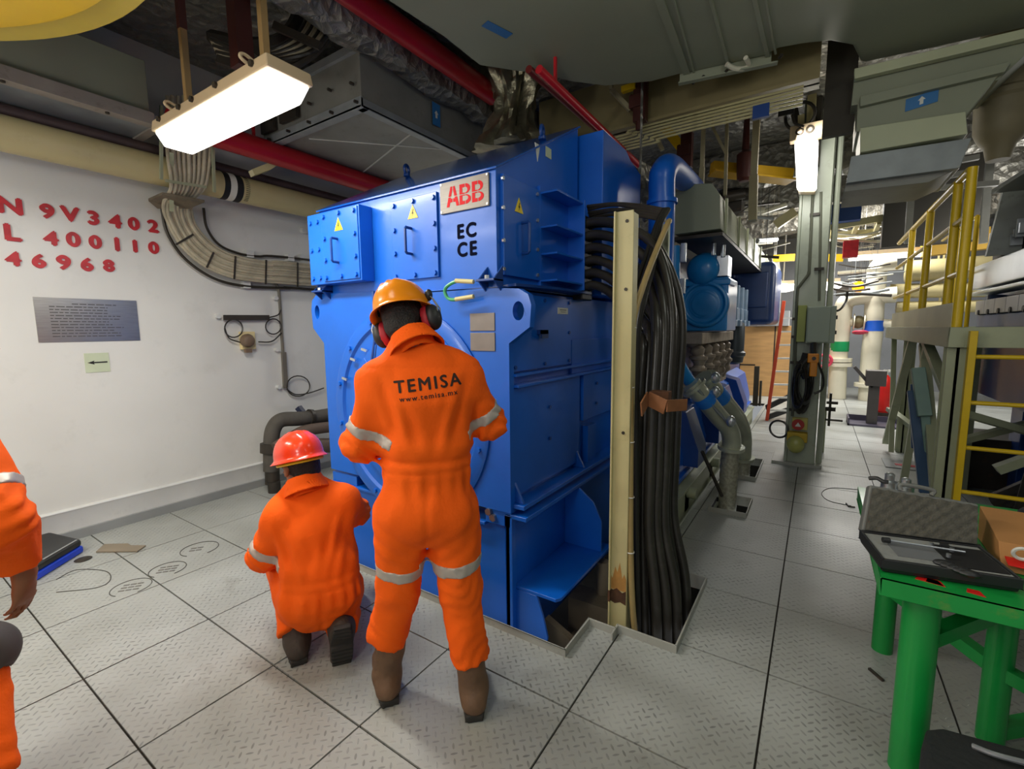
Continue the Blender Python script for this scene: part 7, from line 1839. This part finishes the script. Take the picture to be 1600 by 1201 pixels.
# ---- standing worker seen from behind
A1 = Person((-1.32, 1.32), (-.7, .714), 'standing person in orange coverall, orange yellow hard hat and ear defenders, back turned', dict(
    pelvis=(.012, -.01, .93), waist=(.024, -.01, 1.10), chest=(.02, -.03, 1.33), neck=(-.012, -.005, 1.545), head=(-.045, .055, 1.632), look=(.40, .85, -.25), tilt=-.34, trap=1, seam=1,
    shL=(-.140, -.01, 1.405), shR=(.165, .0, 1.42), elL=(-.235, .03, 1.145), elR=(.285, .05, 1.215), wrL=(-.13, .27, 1.10), wrR=(.18, .30, 1.19), cuffL=(-.155, .20, 1.11), cuffR=(.205, .23, 1.195),
    hdL=(.3, 1, 0), hnL=(-.3, .2, 1), hdR=(-.3, 1, 0), hnR=(.3, .2, 1), hipL=(-.085, -.005, .86), hipR=(.115, -.01, .86), knL=(-.115, .045, .53), knR=(.142, -.015, .52), anL=(-.185, .085, .10), anR=(.185, -.065, .10),
    hemL=(-.172, .075, .275), hemR=(.175, -.05, .225), toeL=(-.215, .24, .05), toeR=(.2, .10, .05), butt=(.012, -.05, .88), butt_r=(.185, .115, .12), tr=(.172, .155, .172), gather=.008, leg_r=[.115, .089, .080], seed=0))
A1.dress((-.42, -.25, -.01), (.45, .50, 1.85))
A1.hair(); A1.boot('L', BOOT); A1.boot('R', BOOT)
W1, hl1 = A1.helmet(HAT1, lean=.02, up=.050, band=False)
J1 = A1.J
A1.band(J1['elL'], J1['shL'], .27, .045); A1.band(J1['elR'], J1['shR'], .2, .045); A1.band(J1['hipL'], J1['knL'], .72, .05); A1.band(J1['hipR'], J1['knR'], .66, .05)
def muffs(pr):
    rt, lf, uv = pr.hb; hd = np.array(pr.J['head'], float)
    for sx in (-1, 1):
        c = hd + rt * (sx * .098) + uv * -.012 + lf * .004
        def fn(P, c=c, sx=sx):
            q = P - c; L = np.stack([q @ rt * sx, q @ lf, q @ uv], 1)
            return np.maximum(ellp(L, (.016, 0, 0), (.036, .042, .055)), -(L[:, 0] - .004))
        mf = pr.surf('ear_defender', fn, c - .1, c + .1, .006, BLKP)
        def fr(P, c=c, sx=sx):
            q = P - c; L = np.stack([q @ rt * sx, q @ lf, q @ uv], 1)
            return np.maximum(ellp(L, (0, 0, 0), (.05, .045, .056)), np.abs(L[:, 0] + .006) - .014)
        o = pr.surf('ear_cushion', fr, c - .1, c + .1, .006, mt('dark_pink_red_cushion', '#b4202c', .55), mf, 50)
        o['label'] = 'red cushion ring'
        m = MB()
        for dy in (-.014, .014): m.tube([pr.w(c + rt * sx * .045 + lf * dy), pr.w(c + rt * sx * .05 + lf * dy + uv * .03), pr.w(c + rt * sx * .035 + lf * dy * .5 + uv * .075), pr.w(c + rt * sx * .02 + lf * dy * .4 + uv * .1)], .0028, 6)
        m.build('wire_arm', ALU, mf)
        m = MB(); p = pr.w(c + rt * sx * .022 + uv * .095); m.ell(p, .016, .016, .024, 10, 8); m.build('clip', BLKP, mf)
muffs(A1)
# print on the back: wrapped onto the cloth
def back_print(pr, s_, ctr, size, rot, bold, xs=1.0):
    cu = bpy.data.curves.new('text', 'FONT'); cu.body = s_; cu.size = size; cu.align_x = 'CENTER'; cu.space_character = 1.25; cu.resolution_u = 3
    t = bpy.data.objects.new('text', cu); COL.objects.link(t); bpy.context.view_layer.update()
    me = bpy.data.meshes.new_from_object(t.evaluated_get(bpy.context.evaluated_depsgraph_get())); bpy.data.objects.remove(t)
    bm = bmesh.new(); bm.from_mesh(me)
    bmesh.ops.triangulate(bm, faces=bm.faces)
    g0 = bm.verts[:] + bm.edges[:] + bm.faces[:]
    for dx, dy in ((bold, 0), (-bold, 0), (0, bold * .7), (0, -bold * .7)):
        if bold:
            r = bmesh.ops.duplicate(bm, geom=g0); bmesh.ops.translate(bm, verts=[v for v in r['geom'] if isinstance(v, bmesh.types.BMVert)], vec=(dx, dy, 0))
    for _ in range(3):
        ee = [e for e in bm.edges if e.calc_length() > .01]
        if ee: bmesh.ops.subdivide_edges(bm, edges=ee, cuts=1); bmesh.ops.triangulate(bm, faces=bm.faces)
    co = np.array([v.co[:] for v in bm.verts]); c, s = math.cos(rot), math.sin(rot)
    r_ = ctr[0] + (co[:, 0] * c - co[:, 1] * s) * xs; z_ = ctr[1] + co[:, 0] * s + co[:, 1] * c
    f0 = np.full(len(co), -.4); f1 = np.full(len(co), .0)
    ff = np.full(len(co), -.35)
    for _ in range(60):
        d = pr.cover_fn(np.stack([r_, ff, z_], 1)); ff = ff + np.clip(d, -.02, .02) * .7
    for v, a, b, e in zip(bm.verts, r_, ff, z_): v.co = pr.w((a, b - .0022, e)) - Vector(pr.cov['_o'])
    bm.to_mesh(me); bm.free()
    me.name = 'lettering'; me.materials.clear(); me.materials.append(TXT)
    o = bpy.data.objects.new('lettering', me); COL.objects.link(o); o.parent = pr.cov; o['_o'] = pr.cov['_o']; o['label'] = 'dark printed lettering on the back'
back_print(A1, 'TEMISA', (.035, 1.385), .064, .10, .0018)
back_print(A1, 'www.temisa.mx', (.035, 1.352), .027, .10, .0005)
# ---- kneeling worker
A2 = Person((-1.98, 1.25), (-.82, .57), 'kneeling person in orange coverall and red orange hard hat, back turned', dict(
    pelvis=(.005, -.01, .305), waist=(.01, .02, .43), chest=(-.015, .08, .64), neck=(-.04, .14, .825), head=(-.060, .19, .918), look=(-.55, .83, -.25), tilt=.03, trap=1, seam=1,
    shL=(-.150, .09, .705), shR=(.12, .11, .73), elL=(-.245, .14, .50), elR=(.20, .30, .59), wrL=(-.13, .34, .42), wrR=(.14, .52, .62), cuffL=(-.20, .235, .46), cuffR=(.16, .46, .615),
    hdL=(.4, 1, .1), hnL=(-.4, 0, 1), hdR=(-.2, 1, .1), hnR=(.2, 0, 1), hipL=(-.085, .02, .29), hipR=(.09, .02, .29), knL=(-.19, .34, .42), knR=(.13, .42, .10), anL=(-.118, .035, .10), anR=(.09, -.06, .15),
    hemL=(-.125, .055, .135), hemR=(.092, -.04, .15), toeL=(-.14, .21, .05), toeR=(.088, -.03, .06), soleR=(0, -.9, -.22), butt=(.005, .005, .305), butt_r=(.170, .125, .10), tr=(.155, .155, .158), flat=.72, gather=.003, leg_r=[.112, .085, .074], crotch_k=.03, seed=3))
A2.dress((-.42, -.30, -.01), (.42, .72, 1.15))
A2.hair(); A2.boot('L', BOOTD, .08)
A2.J['anR'] = (.09, -.06, .155); A2.J['toeR'] = (.084, -.08, .02); A2.J['knR'] = (.105, .38, .12)
A2.boot('R', BOOTD, .08)
W2, hl2 = A2.helmet(HAT2, lean=.02)
J2 = A2.J
A2.band(J2['elL'], J2['shL'], .18, .04)
# ---- person cut by the left edge of the picture
A3 = Person((-2.36, .05), (-.3, .954), 'person in orange coverall cut off by the left edge, dark hand hanging', dict(
    pelvis=(0, -.03, .93), waist=(-.02, .02, 1.08), chest=(-.06, .10, 1.29), neck=(-.13, .17, 1.47), head=(-.20, .23, 1.55), look=(0, 1, -.2), tilt=0.0,
    shL=(-.24, .13, 1.33), shR=(.09, .13, 1.38), elL=(-.30, .10, 1.08), elR=(.37, .09, 1.03), wrL=(-.24, .24, .88), wrR=(.30, .17, .83), cuffR=(.315, .145, .885),
    hdL=(0, .3, -1), hnL=(-1, 0, 0), hdR=(-.1, -.05, -1), hnR=(.9, .4, 0), curlR=.35, hipL=(-.095, -.01, .86), hipR=(.095, -.01, .86), knL=(-.11, .05, .50), knR=(.115, .08, .52), anL=(-.12, .0, .10), anR=(.32, .0, .10),
    hemL=(-.12, .0, .22), hemR=(.295, .015, .22), toeL=(-.14, .16, .05), toeR=(.38, .14, .05), butt=(0, -.06, .88), butt_r=(.18, .12, .12), arm_r=[.088, .086, .066], gather=.006, seed=6))
A3.dress((-.46, -.30, -.01), (.58, .50, 1.80))
A3.hair(); A3.boot('L', BOOT); A3.boot('R', BOOT); A3.helmet(HAT1)
A3.band(A3.J['elR'], A3.J['shR'], .26, .045)
c3 = np.array(A3.J['knR']) + np.array([.025, .03, .03])
A3.surf('knee_pad', lambda P: np.maximum(ellp(P, c3, (.09, .10, .10)), -(A3.cover_fn(P) - .002)), c3 - .15, c3 + .15, .008, mt('dark_grey_pad', '#4c4944', .7), A3.cov)
